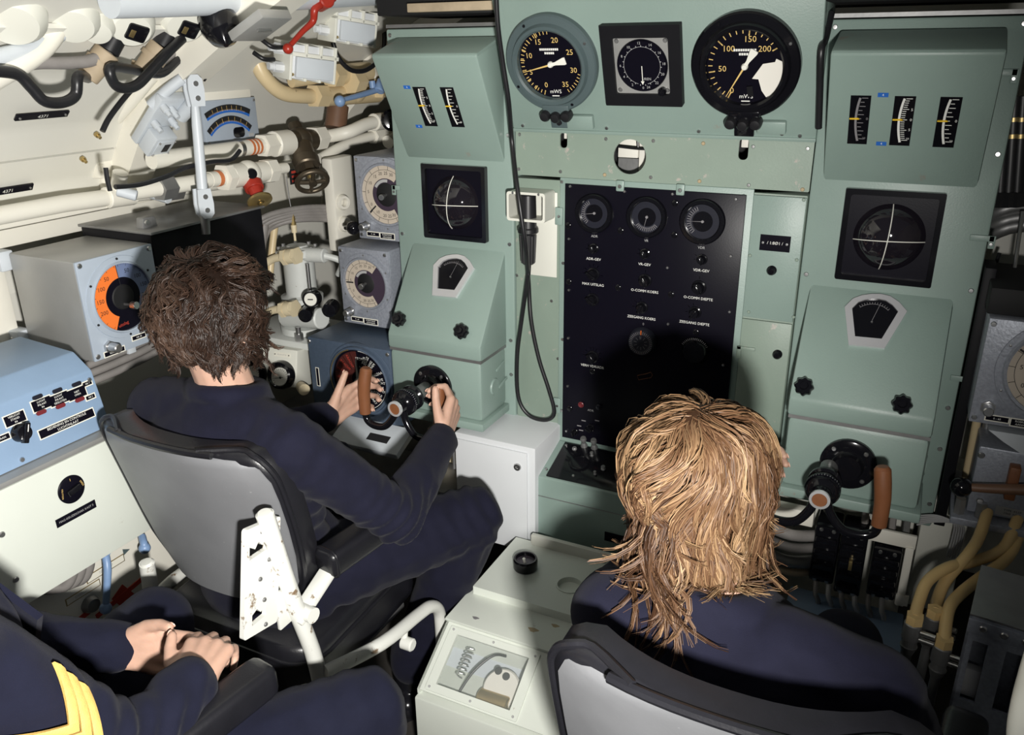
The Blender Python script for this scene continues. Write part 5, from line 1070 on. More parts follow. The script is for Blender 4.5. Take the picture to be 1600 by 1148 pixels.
# ================================================================== right side
dial_box((.146, .392, .918, 1.142), -.10, 'hammered grey dial box with beige scale beside the right steering console', .088, FG, 300, .22, 'hammered dial boxes', 1, .012)
mb = MB(); mb.box(.140, .400, -.095, .13, 1.146, 1.20, .004); mb.solo('dark_cowl', 'deep_black', 'black cowl on top of the dial box beside the right console', 'cowl')
mb = MB(); mb.box(.128, .150, -.02, .06, .62, 1.22, .002); mb.solo('dark_post', 'black_soft', 'black post between the right console and the dial box', 'post')
mc = thing('lever_unit', 'grey valve lever unit with nameplate below the right dial box', 'lever unit', (.25, -.06, .69))
mb = MB(); mb.box(.178, .40, -.085, .12, .705, .860, .004); mb.build('body', 'hammer', mc)
mb = MB(); mb.box(.150, .42, -.115, .12, .684, .700, .002); mb.build('base_plate', 'hammer', mc)
mb = MB(); mb.prism([(.186, .905), (.40, .905), (.40, .845), (.30, .838), (.215, .885)], 0, .03, frame((0, -.07, 0), (1, 0, 0), (0, 0, 1))); mb.build('guard', 'light_grey', mc)
panel_plate(mc, FY(0, -.086, 0), .262, .722, .062, .020, ['TYPE  KLEP', '1968  NR 7'], 'ink_black', .007, back='box_side')
for x, z in ((.185, .84), (.20, .735), (.30, .83), (.33, .735)): screw(mc, FY(x, -.085, z), .007)
mb = MB(); mb.box(.238, .258, -.11, -.08, .76, .835, .003); mb.build('yoke_strap', 'leather_brown', mc)
mb = MB(); mb.tube([(.165, -.12, .778), (.21, -.12, .785), (.30, -.115, .80)], [.008, .010, .013], 12, 3); lv = mb.build('lever', 'cable_brown', mc)
mb = MB(); mb.ball((.158, -.12, .776), .021, n=22); mb.build('lever_ball', 'black_gloss', mc)
mb = MB(); mb.lathe([(0, .03), (.03, .028), (.036, .01), (.036, -.03)], 26, axis_frame(V((.315, -.10, .80)), (0, -1, 0))); mb.build('lever_hub', 'dial_violet', mc)
for x in (.165, .205): mb = MB(); mb.cyl((x, -.09, .70), (x, -.09, .735), .011, n=6); mb.build('stud', 'dull_metal', mc)
for k, (x, m) in enumerate(((.172, 'pipe_tan'), (.192, 'dull_metal'))):
    mb = MB(); mb.tube([(x, .02, .93), (x+.004, .02, .70)], .009, 12); mb.solo('short_post', m, ['tan thin pipe', 'grey thin pipe'][k]+' standing behind the valve lever unit', 'pipe', 'thin posts')
def rp(px, py, y): return PY(px, py, y)
TUB = [([(1541, 805), (1530, 838), (1514, 864), (1478, 907), (1464, 939), (1461, 957)], -.10, -.36), ([(1588, 815), (1567, 857), (1521, 877), (1482, 886), (1450, 907), (1436, 939), (1429, 967)], -.09, -.40), ([(1594, 830), (1574, 871), (1535, 900), (1500, 928), (1482, 953), (1475, 1003)], -.09, -.42)]
TL_ = ['bent yellow tube leaving the lever unit base, hindmost of three', 'bent yellow tube with scuffed paint arching across the others', 'bent yellow tube ending in the lowest grey fitting']
for k, (pts, ya, yb) in enumerate(TUB):
    P = [rp(x, y, ya+(yb-ya)*i/(len(pts)-1)) for i, (x, y) in enumerate(pts)]; P = [P[0]+V((.001, .01, .004))]+P
    e = P[-1]; d = V((-.02, -.02, -1)).normalized()
    t = thing('yellow_tube', TL_[k], 'tube', tuple(e-V((0, 0, .1))), 'yellow tubes')
    mb = MB(); mb.tube(P, .0115, 16, 6); mb.build('tube', 'tube_yellow', t)
    mb = MB(); mb.hexa(e-d*.010, e+d*.008, .0165); mb.build('nut', 'tube_yellow', t)
    mb = MB(); mb.cyl(e+d*.008, e+d*.045, .0165, n=20, bev=.002); mb.cyl(e+d*.045, e+d*.060, .0135, n=16); mb.cyl(e+d*.060, e+d*.080, .016, .010, 16); mb.build('fitting', 'dull_metal', t)
    mb = MB(); mb.cyl(e+d*.080, e+d*.30, .009, n=12); mb.build('lower_pipe', 'dull_metal', t)
    for q in (.02, .036): mb = MB(); mb.cyl(e+d*q+V((.015, -.01, 0)), e+d*q+V((.04, -.02, .004)), .0055, n=10); mb.build('cross_bolt', 'steel', t)
# dark slotted box
sx = thing('slotted_box', 'dark grey metal box with two vertical slots beside the yellow tubes', 'box', (.25, -.5, .3))
Fz = frame((.166, -.585, .78), (.96, -.12, 0), (0, 0, 1))
mb = MB(Fz); holed(mb, [(0, -.42), (.24, -.42), (.24, 0), (0, 0)], [[(.012, -.165), (.034, -.165), (.034, -.045), (.012, -.045)], [(.060, -.165), (.082, -.165), (.082, -.045), (.060, -.045)]], -.006, 0); mb.build('front', 'hammer', sx)
mb = MB(Fz); mb.box(0, .24, -.42, .0, -.16, -.06, .003); mb.build('casing', 'hammer', sx)
mb = MB(Fz); mb.box(.0, .24, 0, .004, -.16, 0, .001); mb.build('top', 'dull_metal', sx)
mb = MB(Fz); mb.box(0, .004, -.42, 0, -.16, 0); mb.build('side', 'hammer', sx)
mb = MB(Fz); mb.box(.011, .035, -.165, -.110, -.03, -.012, .002); mb.build('slot_marker', 'ink_grey', sx)
mb = MB(Fz); mb.box(.0, .24, -.030, -.004, 0, .003, .001); mb.build('top_strip', 'hammer', sx)
for u in (.022, .052, .082, .112): screw(sx, Fz @ T(u, -.016, .003), .006)
mb = MB(); mb.box(.17, .55, -.575, .05, .786, .80, .002); mb.solo('black_hood', 'black_soft', 'black sheet cover behind the slotted grey box', 'cover') if 0 else None
# fuse blocks under the right console
for k, (x0, x1, z0, z1, y) in enumerate(((-.118, -.062, .415, .57, -.05), (-.058, .000, .405, .575, -.06), (.014, .076, .415, .548, -.055))):
    f = thing('fuse_block', ['black ribbed fuse block nearest the grey cables', 'black fuse block with brass stud in the middle', 'black fuse block framed by the cream bracket'][k], 'fuse block', ((x0+x1)/2, y, z0), 'fuse blocks')
    mb = MB(); mb.box(x0, x1, y, y+.09, z0, z1, .005); mb.build('body', 'black_gloss', f)
    for q in range(4): mb = MB(); mb.box(x0+.004, x1-.004, y-.010, y+.002, z0+.012+q*(z1-z0-.02)/4, z0+.028+q*(z1-z0-.02)/4, .004); mb.build('rib', 'black_gloss', f)
    for q in (.25, .75): screw(f, FY(x0+(x1-x0)*q, y, z1-.008), .005); screw(f, FY(x0+(x1-x0)*q, y, z0+.006), .005)
    if k == 1: mb = MB(); mb.box((x0+x1)/2-.004, (x0+x1)/2+.004, y-.018, y, z0+.08, z0+.105, .001); mb.build('brass_stud', 'brass', f)
cb = thing('cream_bracket', 'cream angle bracket framing the fuse blocks', 'bracket', (.08, -.04, .40))
mb = MB(); mb.box(-.002, .100, -.040, -.030, .555, .590, .002); mb.build('top_bar', 'cream', cb)
mb = MB(); mb.box(.080, .098, -.045, -.030, .40, .560, .002); mb.build('side_bar', 'cream', cb)
mb = MB(); mb.box(.078, .106, -.048, -.040, .405, .432, .001); mb.build('foot', 'cream', cb)
mb = MB(); mb.box(-.27, -.125, -.05, -.02, .560, .600, .003); mb.solo('cream_bar', 'cream', 'cream horizontal bar under the right steering console', 'bar')
mb = MB(); mb.box(-.62, .095, .10, .30, .20, .596, .004); mb.solo('white_locker', 'offwhite', 'off-white locker behind the fuse blocks', 'locker')
mb = MB(); mb.box(.105, .200, .03, .28, .36, .66, .004); mb.solo('wiring_box', 'offwhite', 'off-white wiring box under the valve lever unit', 'box')
for k in range(5):
    mb = MB(); mb.tube([(.095, -.02, .635-.006*k), (.13, -.03, .650-.004*k), (.165+.004*k, -.03, .64), (.170+.005*k, -.02, .60), (.168+.005*k, -.01, .54)], .0022, 6, 6); mb.solo('white_wire', 'ink_grey', 'thin white wire looping over the wiring box', 'wire', 'white wires')
for k, (z, r, m) in enumerate(((.545, .014, 'cable_grey'), (.51, .012, 'cable_grey'), (.47, .016, 'dull_metal'), (.44, .010, 'cork'))):
    mb = MB(); mb.tube([(-.33, -.07, z+.03), (-.24, -.08, z+.015), (-.17, -.07, z-.005), (-.11, -.02, z-.02)], r, 10, 5); mb.solo('floor_cable', m, ['upper grey cable', 'second grey cable', 'thick dark cable', 'tan cable'][k]+' running to the fuse blocks', 'cable', 'fuse block cables')
for k in range(6):
    x = -.10+.03*k; mb = MB(); mb.tube([(x, -.05, .415), (x+.004, -.065, .39), (x+.012, -.05, .36), (x+.01, -.02, .32)], .006, 8, 5); mb.solo('lead_wire', 'ink_grey' if k % 2 else 'cable_grey', 'pale lead wire hanging below the fuse blocks' if k % 2 else 'dark grey lead wire hanging below the fuse blocks', 'wire', 'fuse lead wires')
for k, x in enumerate((-.02, .012, .04, .07)):
    mb = MB(); mb.tube([(x, .0, .70), (x+.003, .01, .64), (x+.006, .0, .575)], .008, 8, 4); mb.solo('riser_cable', ['cable_grey', 'pipe_tan', 'cable_grey', 'dull_metal'][k], ['grey riser cable above the fuse blocks', 'tan riser cable above the fuse blocks', 'second grey riser cable above the fuse blocks', 'dark riser cable above the cream bracket'][k], 'cable', 'riser cables')
mb = MB(); mb.box(-.16, .105, -.29, .0, .335, .352, .004); mb.box(-.16, .105, -.292, -.28, .27, .352, .003); mb.solo('blue_sill', 'box_blue', 'blue painted steel sill below the fuse blocks', 'sill')
# pipes and cables on the far right
for k, (px, w) in enumerate(((1567, .013), (1580, .014), (1593, .013))):
    t = thing('upright_hose', ['black upright hose with brass bands, nearest the console', 'middle black upright hose with brass bands', 'outer black upright hose with brass bands'][k], 'hose', tuple(PY(px, 330, .12)), 'upright hoses')
    A = PY(px+6, 150, .12); B = PY(px-5, 310, .12); mb = MB(); mb.tube([A, along(A, B, .5), B], w, 14); mb.build('hose', 'black_rubber', t)
    for f in (.20, .36): mb = MB(); mb.cyl(along(A, B, f), along(A, B, f+.04), w*1.12, n=16); mb.build('band', 'brass', t)
    mb = MB(); mb.hexa(along(A, B, .93), along(A, B, 1.08), w*1.5); mb.build('end_nut', 'black_rubber', t)
for k, py in enumerate((306, 322, 340, 352)):
    mb = MB(); mb.tube([PY(1548, py+14, .16), PY(1566, py+6, .15), PY(1590, py, .15), PY(1660, py-6, .15)], .016, 12, 5); mb.solo('side_conduit', 'dull_metal', ['dark conduit with elbow, topmost beside the console', 'second dark conduit with elbow beside the console', 'third dark conduit with elbow beside the console', 'lowest dark conduit with elbow beside the console'][k], 'conduit', 'side conduits')
mb = MB(); mb.tube([PY(1598, 330, .10), PY(1588, 400, .10), PY(1580, 455, .08)], .004, 8, 4); mb.solo('thin_rod', 'steel', 'thin bright rod running down to the black cowl', 'rod')
mb = MB(); mb.tube([PY(1562, 395, .2), PY(1556, 420, .2), PY(1570, 450, .2), PY(1590, 470, .2)], .004, 8, 5); mb.solo('limp_wire', 'black_rubber', 'limp black wire against the cream bulkhead', 'wire')
mb = MB(); mb.box(.16, 1.0, .34, .38, .3, 1.95, .004); mb.solo('bulkhead_panel', 'hull', 'cream bulkhead panel behind the right dial box', 'panel')
mb = MB(); mb.tube([PY(1299, 20, -.03), PY(1290, 60, -.06), PY(1283, 80, -.09), PY(1281, 140, -.06), PY(1279, 200, -.03)], .007, 10, 5); mb.solo('edge_cable', 'black_rubber', 'black cable tucked between the gauge panel and the right console', 'cable')
mb = MB(); mb.box(-1.31, -.95, -.02, .30, 1.72, 1.78, .004); mb.solo('added_gap_block', 'deep_black', 'added black block keeping the gap above the left steering console dark', 'added block')  # plain black block added to keep the gap above the console dark
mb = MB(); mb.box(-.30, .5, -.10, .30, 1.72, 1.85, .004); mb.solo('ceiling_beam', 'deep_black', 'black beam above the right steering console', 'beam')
mb = MB(); mb.box(-1.20, -.96, -.05, -.02, 1.725, 1.745, .002); mb.solo('wood_batten', 'cork', 'tan batten lying against the added black block above the left console', 'batten')
# cream pipe at the right edge, near the camera
mb = MB(); mb.tube([PD(1640, 1000, .75), PD(1622, 1060, .75), PD(1610, 1110, .74), PD(1604, 1160, .74), PD(1606, 1280, .74)], .016, 20, 5); mb.solo('stanchion_pipe', 'offwhite', 'cream curved stanchion pipe beside the slotted grey box', 'pipe')

# ================================================================== white box with glass window
bn = thing('apparatus_box', 'white painted apparatus box with glass window, black dial and round recess', 'box', (-.62, -.45, 0))
XA, XB = -.862, -.36
YZ = Matrix(((0, 0, 1, 0), (1, 0, 0, 0), (0, 1, 0, 0), (0, 0, 0, 1)))
SF_ = frame((XA, -.676, .298), (1, 0, 0), (0, .144, .092))      # sloping front
mb = MB(); mb.box(XA, XB, -.69, -.17, 0, .285, .004); mb.build('lower_casing', 'bin_white', bn)
wu0, wv0 = loc2(715, 1076, SF_); wu1, wv1 = loc2(741, 1003, SF_)
u0, u1, v0, v1 = .040, .225, .022, .140
slope_len = math.hypot(.144, .092)
mb = MB(SF_); holed(mb, [(0, 0), (XB-XA, 0), (XB-XA, slope_len), (0, slope_len)], [[(u0, v0), (u1, v0), (u1, v1), (u0, v1)]], -.006, 0); mb.build('sloping_front', 'bin_white', bn)
for x in (XA, XB-.006):
    mb = MB(); mb.prism([(-.676, .285), (-.676, .298), (-.532, .390), (-.532, .285)], x, x+.006, YZ); mb.build('cheek', 'bin_white', bn)
mb = MB(); mb.box(XA, XB, -.532, -.19, .285, .388, .004); mb.build('upper_casing', 'bin_white', bn)
mb = MB(); mb.box(XA-.004, XB, -.540, -.19, .386, .394, .002); mb.build('lid', 'bin_white', bn)
rx, ry = (lambda p: (p.x, p.y))(PZ(890, 917, .41)); kx, ky = (lambda p: (p.x, p.y))(PZ(821, 890, .41))
mb = MB(T(0, 0, .394)); holed(mb, [(XA+.012, -.43), (XB, -.43), (XB, -.19), (XA+.012, -.19)], [circ(rx, ry, .031, 32)], 0, .022); mb.build('raised_step', 'bin_white', bn)
mb = MB(T(rx, ry, .394)); mb.lathe([(.031, .0222), (.034, .0222), (.034, .024), (.030, .024), (.029, .010), (.0, .008)], 36); mb.build('recess_cup', 'bin_white', bn)
mb = MB(); mb.box(-.80, XB, -.205, -.19, .41, .445, .003); mb.build('rear_lip', 'offwhite', bn)
K = T(kx, ky, .416); mb = MB(K); mb.lathe([(0, 0), (.029, 0), (.031, .004), (.031, .026), (.029, .030), (.025, .030), (.024, .020), (0, .020)], 44); kd = mb.build('bearing_dial', 'black_gloss', bn)
mb = MB(K); mb.lathe([(0, .0205), (.024, .0205)], 36); mb.build('dial_plate', 'dial_violet', bn)
mb = MB(K @ RZ(-30)); mb.cyl((.006, -.006, .02), (.008, -.010, .036), .004, n=10); mb.build('dial_peg', 'dial_white', bn)
t = MB(K); t.ticks(.017, .022, 0, 345, 23, .0012, .0212); t.build('dial_marks', 'ink_dim', bn)
mb = MB(SF_); holed(mb, rrect(u0-.022, u1+.022, v0-.018, v1+.016, .004), [[(u0, v0), (u1, v0), (u1, v1), (u0, v1)]], 0, .004); wf = mb.build('window_frame', 'bin_white', bn)
for uu in (u0-.012, (u0+u1)/2, u1+.012):
    for vv in (v0-.010, v1+.008): screw(wf, SF_ @ T(uu, vv, .004), .0028, 'ink_grey')
mb = MB(SF_); mb.box(u0-.004, u1+.004, v0-.004, v1+.004, -.004, -.002); mb.build('window_glass', 'clear_glass', bn)
mb = MB(SF_); mb.box(u0-.03, u1+.03, v0-.02, v1+.02, -.075, -.068); mb.build('inner_back', 'light_grey', bn)
mb = MB(SF_)
hel = [(u0+.030+.009*math.cos(q*.9), v1-.030-.0022*q*.9+.0*q, -.040+.009*math.sin(q*.9)) for q in range(60)]
hel = [(u0+.030+.010*math.cos(q*.7), v1-.012-.0011*q, -.035+.010*math.sin(q*.7)) for q in range(62)]
mb.tube(hel, .0018, 6); mb.build('coil_spring', 'steel', bn)
mb = MB(SF_ @ T(u0+.135, v0+.045, -.05)); mb.lathe([(0, .02), (.040, .02), (.044, .015), (.044, 0)], 36); mb.build('inner_wheel', 'warm_white', bn)
mb = MB(SF_ @ T(u0+.115, v0+.078, -.030)); mb.lathe([(0, .004), (.008, .003), (.009, 0)], 16); mb.lathe([(0, .004), (.008, .003), (.009, 0)], 16, T(.022, -.006)); mb.build('inner_plugs', 'ink_black', bn)
mb = MB(SF_); mb.cyl((u0+.09, v0+.010, -.045), (u0+.165, v0+.012, -.045), .026, n=22, bev=.003); mb.build('inner_drum', 'brass', bn)
mb = MB(SF_); mb.tube([(u0+.045, v0+.005, -.03), (u0+.060, v0+.06, -.03), (u0+.09, v1-.012, -.03), (u0+.12, v1-.004, -.03)], .003, 8, 6); mb.build('inner_cable', 'black_rubber', bn)
for p, s in (((-.80, -.51), .008), ((-.66, -.49), .012), ((-.62, -.455), .009)):
    q = MB(T(p[0], p[1], .3942)); q.prism([(s*math.cos(a)*(1+.4*math.sin(3*a)), s*.6*math.sin(a)) for a in [2*PI*i/12 for i in range(12)]], 0, .0004); q.build('paint_chip', 'stain_tan' if s > .008 else 'ink_dim', bn)

# ================================================================== helmsman chairs
def chair(dx, dy, label, front_arm=True):
    c = thing('helm_chair', label, 'chair', (-1.197+dx, -.70+dy, 0), 'helm chairs'); O = V((-1.197+dx, dy, 0))
    def W(x, y, z): return V((O.x+x, O.y+y, O.z+z))
    # curved back: rows of (z, half width, y)
    rows = [(.600, .165, -.895), (.66, .195, -.905), (.73, .208, -.918), (.80, .213, -.933), (.87, .215, -.950), (.915, .213, -.962), (.945, .200, -.972), (.962, .178, -.978), (.968, .15, -.98)]
    def back(off0, off1, grow, zoff=0):
        mb = MB(); n = 14; R = []
        for z, hw, y in rows:
            fr = []; bk = []
            for i in range(n+1):
                x = (-1+2*i/n); X = x*(hw+grow); b = .045*abs(x)**2.4
                bk.append(W(X, y+b-off0, z+zoff)); fr.append(W(X, y+b+off1, z+zoff))
            R.append(bk+fr[::-1])
        mb.rings(R); return mb
    back(.0, .006, 0).build('back_shell', 'chair_metal', c, ang=60)
    bc = back(-.006, .052, .012, .010); o = bc.build('back_cushion', 'seat_black', c, ang=70)
    for s in (-1, 1):
        mb = MB(); mb.tube([W(s*(hw+.012), y+.046+.006, z+.010) for z, hw, y in rows]+[W(s*.10, -.98+.01, .980)], .006, 8, 3); mb.build('cushion_piping', 'seat_black', o)
    mb = MB(); mb.tube([W(-.13+.26*i/10, -.978+.045*abs(-.6+1.2*i/10)**2.4, .976) for i in range(11)], .007, 8); mb.build('cushion_piping', 'seat_black', o)
    # seat
    def sect(k, z, rr):
        L = []
        for x, y in rrect(-.215*k, .215*k, -.885+.02*(1-k), -.445-.02*(1-k), .07, 6): L.append(W(x, y, z+(.018 if y > -.6 else 0)))
        return L
    mb = MB(); mb.rings([sect(.90, .365, 0), sect(.985, .378, 0), sect(1.0, .40, 0), sect(1.0, .435, 0), sect(.99, .458, 0), sect(1.0, .470, 0), sect(.985, .490, 0), sect(.92, .502, 0)]); st = mb.build('seat_cushion', 'seat_black', c, ang=70)
    mb = MB(); mb.tube(sect(1.003, .464, 0), .004, 8, closed=True); mb.build('seat_piping', 'seat_black', st)
    mb = MB(); mb.box(-.19, .19, -.86, -.50, .350, .366, .004, T(*W(0, 0, 0))); mb.build('seat_pan', 'dull_metal', c)
    for s in (-1, 1):
        xs = s*.232
        mb = MB(); mb.tube(([W(xs, -.958, .880), W(xs, -.915, .66)] if s > 0 else [W(xs+.02, -.885, .60), W(xs+.01, -.88, .55)])+[ W(xs, -.875, .48), W(xs, -.86, .25), W(xs, -.86, .012)], .0165, 16, 4); p = mb.build('frame_post', 'chair_white', c)
        mb = MB(); mb.lathe([(0, .006), (.012, .005), (.0165, 0)], 16, axis_frame(W(xs, -.958, .879) if s > 0 else W(xs+.02, -.885, .60), (0, -.19, .98))); mb.build('post_cap', 'chair_white', p)
        # hinge plate with notches
        if s > 0:
            H = frame(W(xs-s*.012, -.972, .755), (0, 1, .22) if 0 else (0, .97, -.2), (0, -.2, .97))
            mb = MB(H); holed(mb, rrect(-.050, .038, -.105, .105, .006), [[(-.040, .045), (.004, .052), (.004, .078), (-.008, .064), (-.018, .074), (-.026, .062), (-.040, .070)], [(-.030, -.085), (.006, -.078), (.006, -.056), (-.008, -.066), (-.018, -.056), (-.030, -.064)]], -.005, .005); hp = mb.build('hinge_plate', 'chair_white', c)
            for (u, v) in ((-.01, .09), (.01, .03), (-.012, 0), (.0, -.045), (.005, -.096)): screw(hp, H @ T(u, v, s*.005) @ (Matrix() if s > 0 else Matrix.Rotation(PI, 4, 'X')), .0045, 'dull_metal')
            mb = MB(); mb.box(-.004, .004, -.022, .022, .62, .70, .002, T(*W(s*.222, -.93, 0))); mb.build('pivot_lug', 'chair_white', c)
        # arm bracket and armrest
        if s > 0:
            a0 = W(xs, -.905, .625); a1 = W(xs+s*.01, -.81, .682); a2 = W(xs+s*.048, -.555, .690)
            mb = MB(); F = axis_frame(a0, a1-a0); mb.at(F); L = (a1-a0).length; mb.box(-.017, .017, -.008, .008, -.015, L+.03, .003); mb.cyl((-.03, 0, .01), (.03, 0, .01), .016, n=16); mb.build('arm_bracket', 'chair_white', c)
            AF = axis_frame(along(a1, a2, -.05), a2-a1); L = (a2-a1).length*1.1
            mb = MB(AF); sec = lambda k, z: [(x*k, y*k+.018, z) for x, y in rrect(-.030, .030, -.032, .026, .014, 4)]
            mb.rings([sec(.75, -.006), sec(.95, .0), sec(1, .012), sec(1, L-.012), sec(.95, L), sec(.8, L+.006)]); ar = mb.build('armrest', 'seat_black', c, ang=60)
            mb = MB(AF); mb.tube([V((p_[0]*1.0, p_[1], .004)) for p_ in sec(.98, 0)], .0035, 8, closed=True); mb.build('armrest_piping', 'seat_black', ar)
        # front leg
        mb = MB(); mb.tube([W(xs+s*.02, -.875, .47), W(xs+s*.062, -.74, .455), W(xs+s*.064, -.60, .432), W(xs+s*.064, -.545, .418), W(xs+s*.064, -.512, .385), W(xs+s*.064, -.505, .33), W(xs+s*.064, -.505, .17), W(xs+s*.064, -.505, .012)], .0150, 14, 5); mb.build('front_leg', 'chair_white', c)
        if s > 0: mb = MB(); mb.cyl(W(xs+s*.055, -.655, .395), W(xs+s*.085, -.655, .395), .015, n=18, bev=.003); mb.cyl(W(xs+s*.06, -.655, .395), W(xs+s*.06, -.645, .44), .008, n=10); mb.build('adjust_knob', 'chair_white', c)
        mb = MB(); mb.cyl(W(xs, -.86, 0), W(xs, -.86, .014), .024, n=18); mb.build('foot_pad', 'dull_metal', c)
        mb = MB(); mb.cyl(W(xs+s*.064, -.505, 0), W(xs+s*.064, -.505, .014), .024, n=18); mb.build('foot_pad', 'dull_metal', c)
    mb = MB(); mb.tube([W(-.232, -.868, .40), W(.232, -.868, .40)], .012, 12); mb.build('cross_tube', 'chair_white', c)
    mb = MB(); mb.box(-.03, .03, -.8, -.55, .32, .35, .004, T(*W(0, 0, 0))); mb.build('seat_rail', 'dull_metal', c)
    return c
chair(0, 0, 'black padded helm chair with grey metal back, seating the dark-haired operator')
chair(1.085, -.215, 'black padded helm chair with grey metal back, seating the fair-haired operator')
chair(0.075, -.585, 'black padded chair seating the man with gold sleeve chevrons')

# ================================================================== people
def rcone(mb, p0, p1, r0, r1, n=14):
    p0, p1 = V(p0), V(p1); d = p1-p0; L = max(d.length, 1e-5); F = axis_frame(p0, d if d.length > 1e-6 else V((0, 0, 1)))
    pr = [(r0*math.sin(a), -r0*math.cos(a)) for a in [PI/2*i/5 for i in range(6)]]; pr[0] = (0, -r0)
    pr += [(r1*math.cos(a), L+r1*math.sin(a)) for a in [PI/2*i/5 for i in range(6)]]; pr[-1] = (0, L+r1)
    mb.lathe(pr, n, F)
def chain(mb, pts, rs):
    for a, b, r0, r1 in zip(pts, pts[1:], rs, rs[1:]): rcone(mb, a, b, r0, r1)
def ell_loft(mb, secs, n=24):     # (centre, half width x, half depth y, squareness)
    R = []
    for c, rx, ry in secs:
        c = V(c); R.append([c+V((rx*math.copysign(abs(math.cos(t))**.85, math.cos(t)), ry*math.copysign(abs(math.sin(t))**.85, math.sin(t)), 0)) for t in [2*PI*i/n for i in range(n)]])
    mb.rings(R)
def fuse(mb, name, m, parent, voxel, smooth=6, fac=.5, wrinkle=0, wscale=9, seed=0, folds=()):
    o = mb.build('tmp', m); md = o.modifiers.new('r', 'REMESH'); md.mode = 'VOXEL'; md.voxel_size = voxel; md.use_smooth_shade = True
    sm = o.modifiers.new('s', 'SMOOTH'); sm.factor = fac; sm.iterations = smooth
    dg = bpy.context.evaluated_depsgraph_get(); dg.update(); me = bpy.data.meshes.new_from_object(o.evaluated_get(dg)); bpy.data.objects.remove(o)
    n = len(me.vertices); co = np.empty(n*3); me.vertices.foreach_get('co', co); co = co.reshape(-1, 3)
    if wrinkle or folds:
        no = np.empty(n*3); me.vertices.foreach_get('normal', no); no = no.reshape(-1, 3); d = np.zeros(n)
        if wrinkle:
            for i in range(n):
                p = V(co[i]); q = V((p.x*wscale+seed, p.y*wscale, p.z*wscale*1.3)); a = noise.noise(q+V((3*noise.noise(q*.5), 0, 0)))
                d[i] = wrinkle*(1-2*abs(a)*1.6)*.6+wrinkle*.5*noise.noise(q*2.3)
        for c, ax, rr, amp, freq in folds:      # crease sets around a joint
            c = np.array(c); ax = np.array(V(ax).normalized()); v = co-c; w = np.exp(-(v**2).sum(1)/(rr*rr)); ph = v@ax
            d += amp*w*np.sin(ph*freq+2.2*np.sin(co[:, 2]*23+co[:, 0]*17))
        co = co+no*d[:, None]
    base = ROOT[parent]; co = co-np.array(base); me.vertices.foreach_set('co', co.ravel()); me.update()
    me.name = name; o = bpy.data.objects.new(name, me); COL.objects.link(o); o.parent = parent; ROOT[o] = base
    me.materials.clear(); me.materials.append(MATS[m]); me.polygons.foreach_set('use_smooth', [True]*len(me.polygons))
    return o
def hand(mb, w, F, N, right, curls, thumb, size=1.0, spread=0.06, nails=None):
    """w wrist, F finger direction, N out of the palm; curls: per finger (a,b,c) degrees; thumb: three (F,S,N) directions"""
    F = V(F).normalized(); N = V(N); N = (N-F*N.dot(F)).normalized(); S = F.cross(N) if right else N.cross(F); w = V(w); k = size
    K = [(.086, .031, .0005), (.090, .010, -.001), (.086, -.011, -.0005), (.078, -.030, .001)]
    L = [(.040, .026, .020), (.044, .029, .021), (.041, .027, .020), (.032, .021, .018)]
    rad_ = [.0092, .0094, .0090, .0080]
    for i in range(4):
        f, s, z = K[i]; kn = w+(F*f+S*s+N*z)*k
        rcone(mb, w+(F*.004+S*s*.55)*k, kn, .0165*k, .0118*k)
        d = (F+S*spread*(1.2-i*.9)).normalized(); p = kn; a = 0
        for j in range(3):
            a += rad(curls[i][j]); dd = (d*math.cos(a)+N*math.sin(a)).normalized(); q = p+dd*L[i][j]*k
            rcone(mb, p, q, rad_[i]*(1-.07*j)*k, rad_[i]*(1-.07*(j+1))*k); p = q
        if nails is not None: nails.append((p, dd, (N*-math.cos(a)+d*math.sin(a)).normalized(), rad_[i]*.8*k))
    b = w+(F*.018+S*.022+N*.006)*k; p = b; LT = (.038, .030, .024); RT_ = (.0150, .0112, .0100, .0085)
    for j in range(3):
        t = thumb[j]; dd = (F*t[0]+S*t[1]+N*t[2]).normalized(); q = p+dd*LT[j]*k; rcone(mb, p, q, RT_[j]*k, RT_[j+1]*k); p = q
    if nails is not None: nails.append((p, dd, (S*.5-N*.8).normalized(), .0075*k))
    rcone(mb, w+(S*.012+F*.01+N*.006)*k, w+(S*.026+F*.06+N*.004)*k, .015*k, .011*k)       # web of the thumb
    rcone(mb, w+(S*-.022+F*.01+N*.005)*k, w+(S*-.024+F*.06+N*.003)*k, .014*k, .011*k)
def build_nails(parent, L):
    for p, d, up, r in L:
        up = (up-d*up.dot(d)).normalized(); F = frame(p+up*r*.78+d*r*.15, up.cross(d), d); mb = MB(F)
        mb.lathe([(0, .0016), (r*.72, .0008), (r*.8, -.0006)], 12, Matrix.Diagonal((.85, 1.15, 1, 1))); mb.build('nail', 'nail', parent)
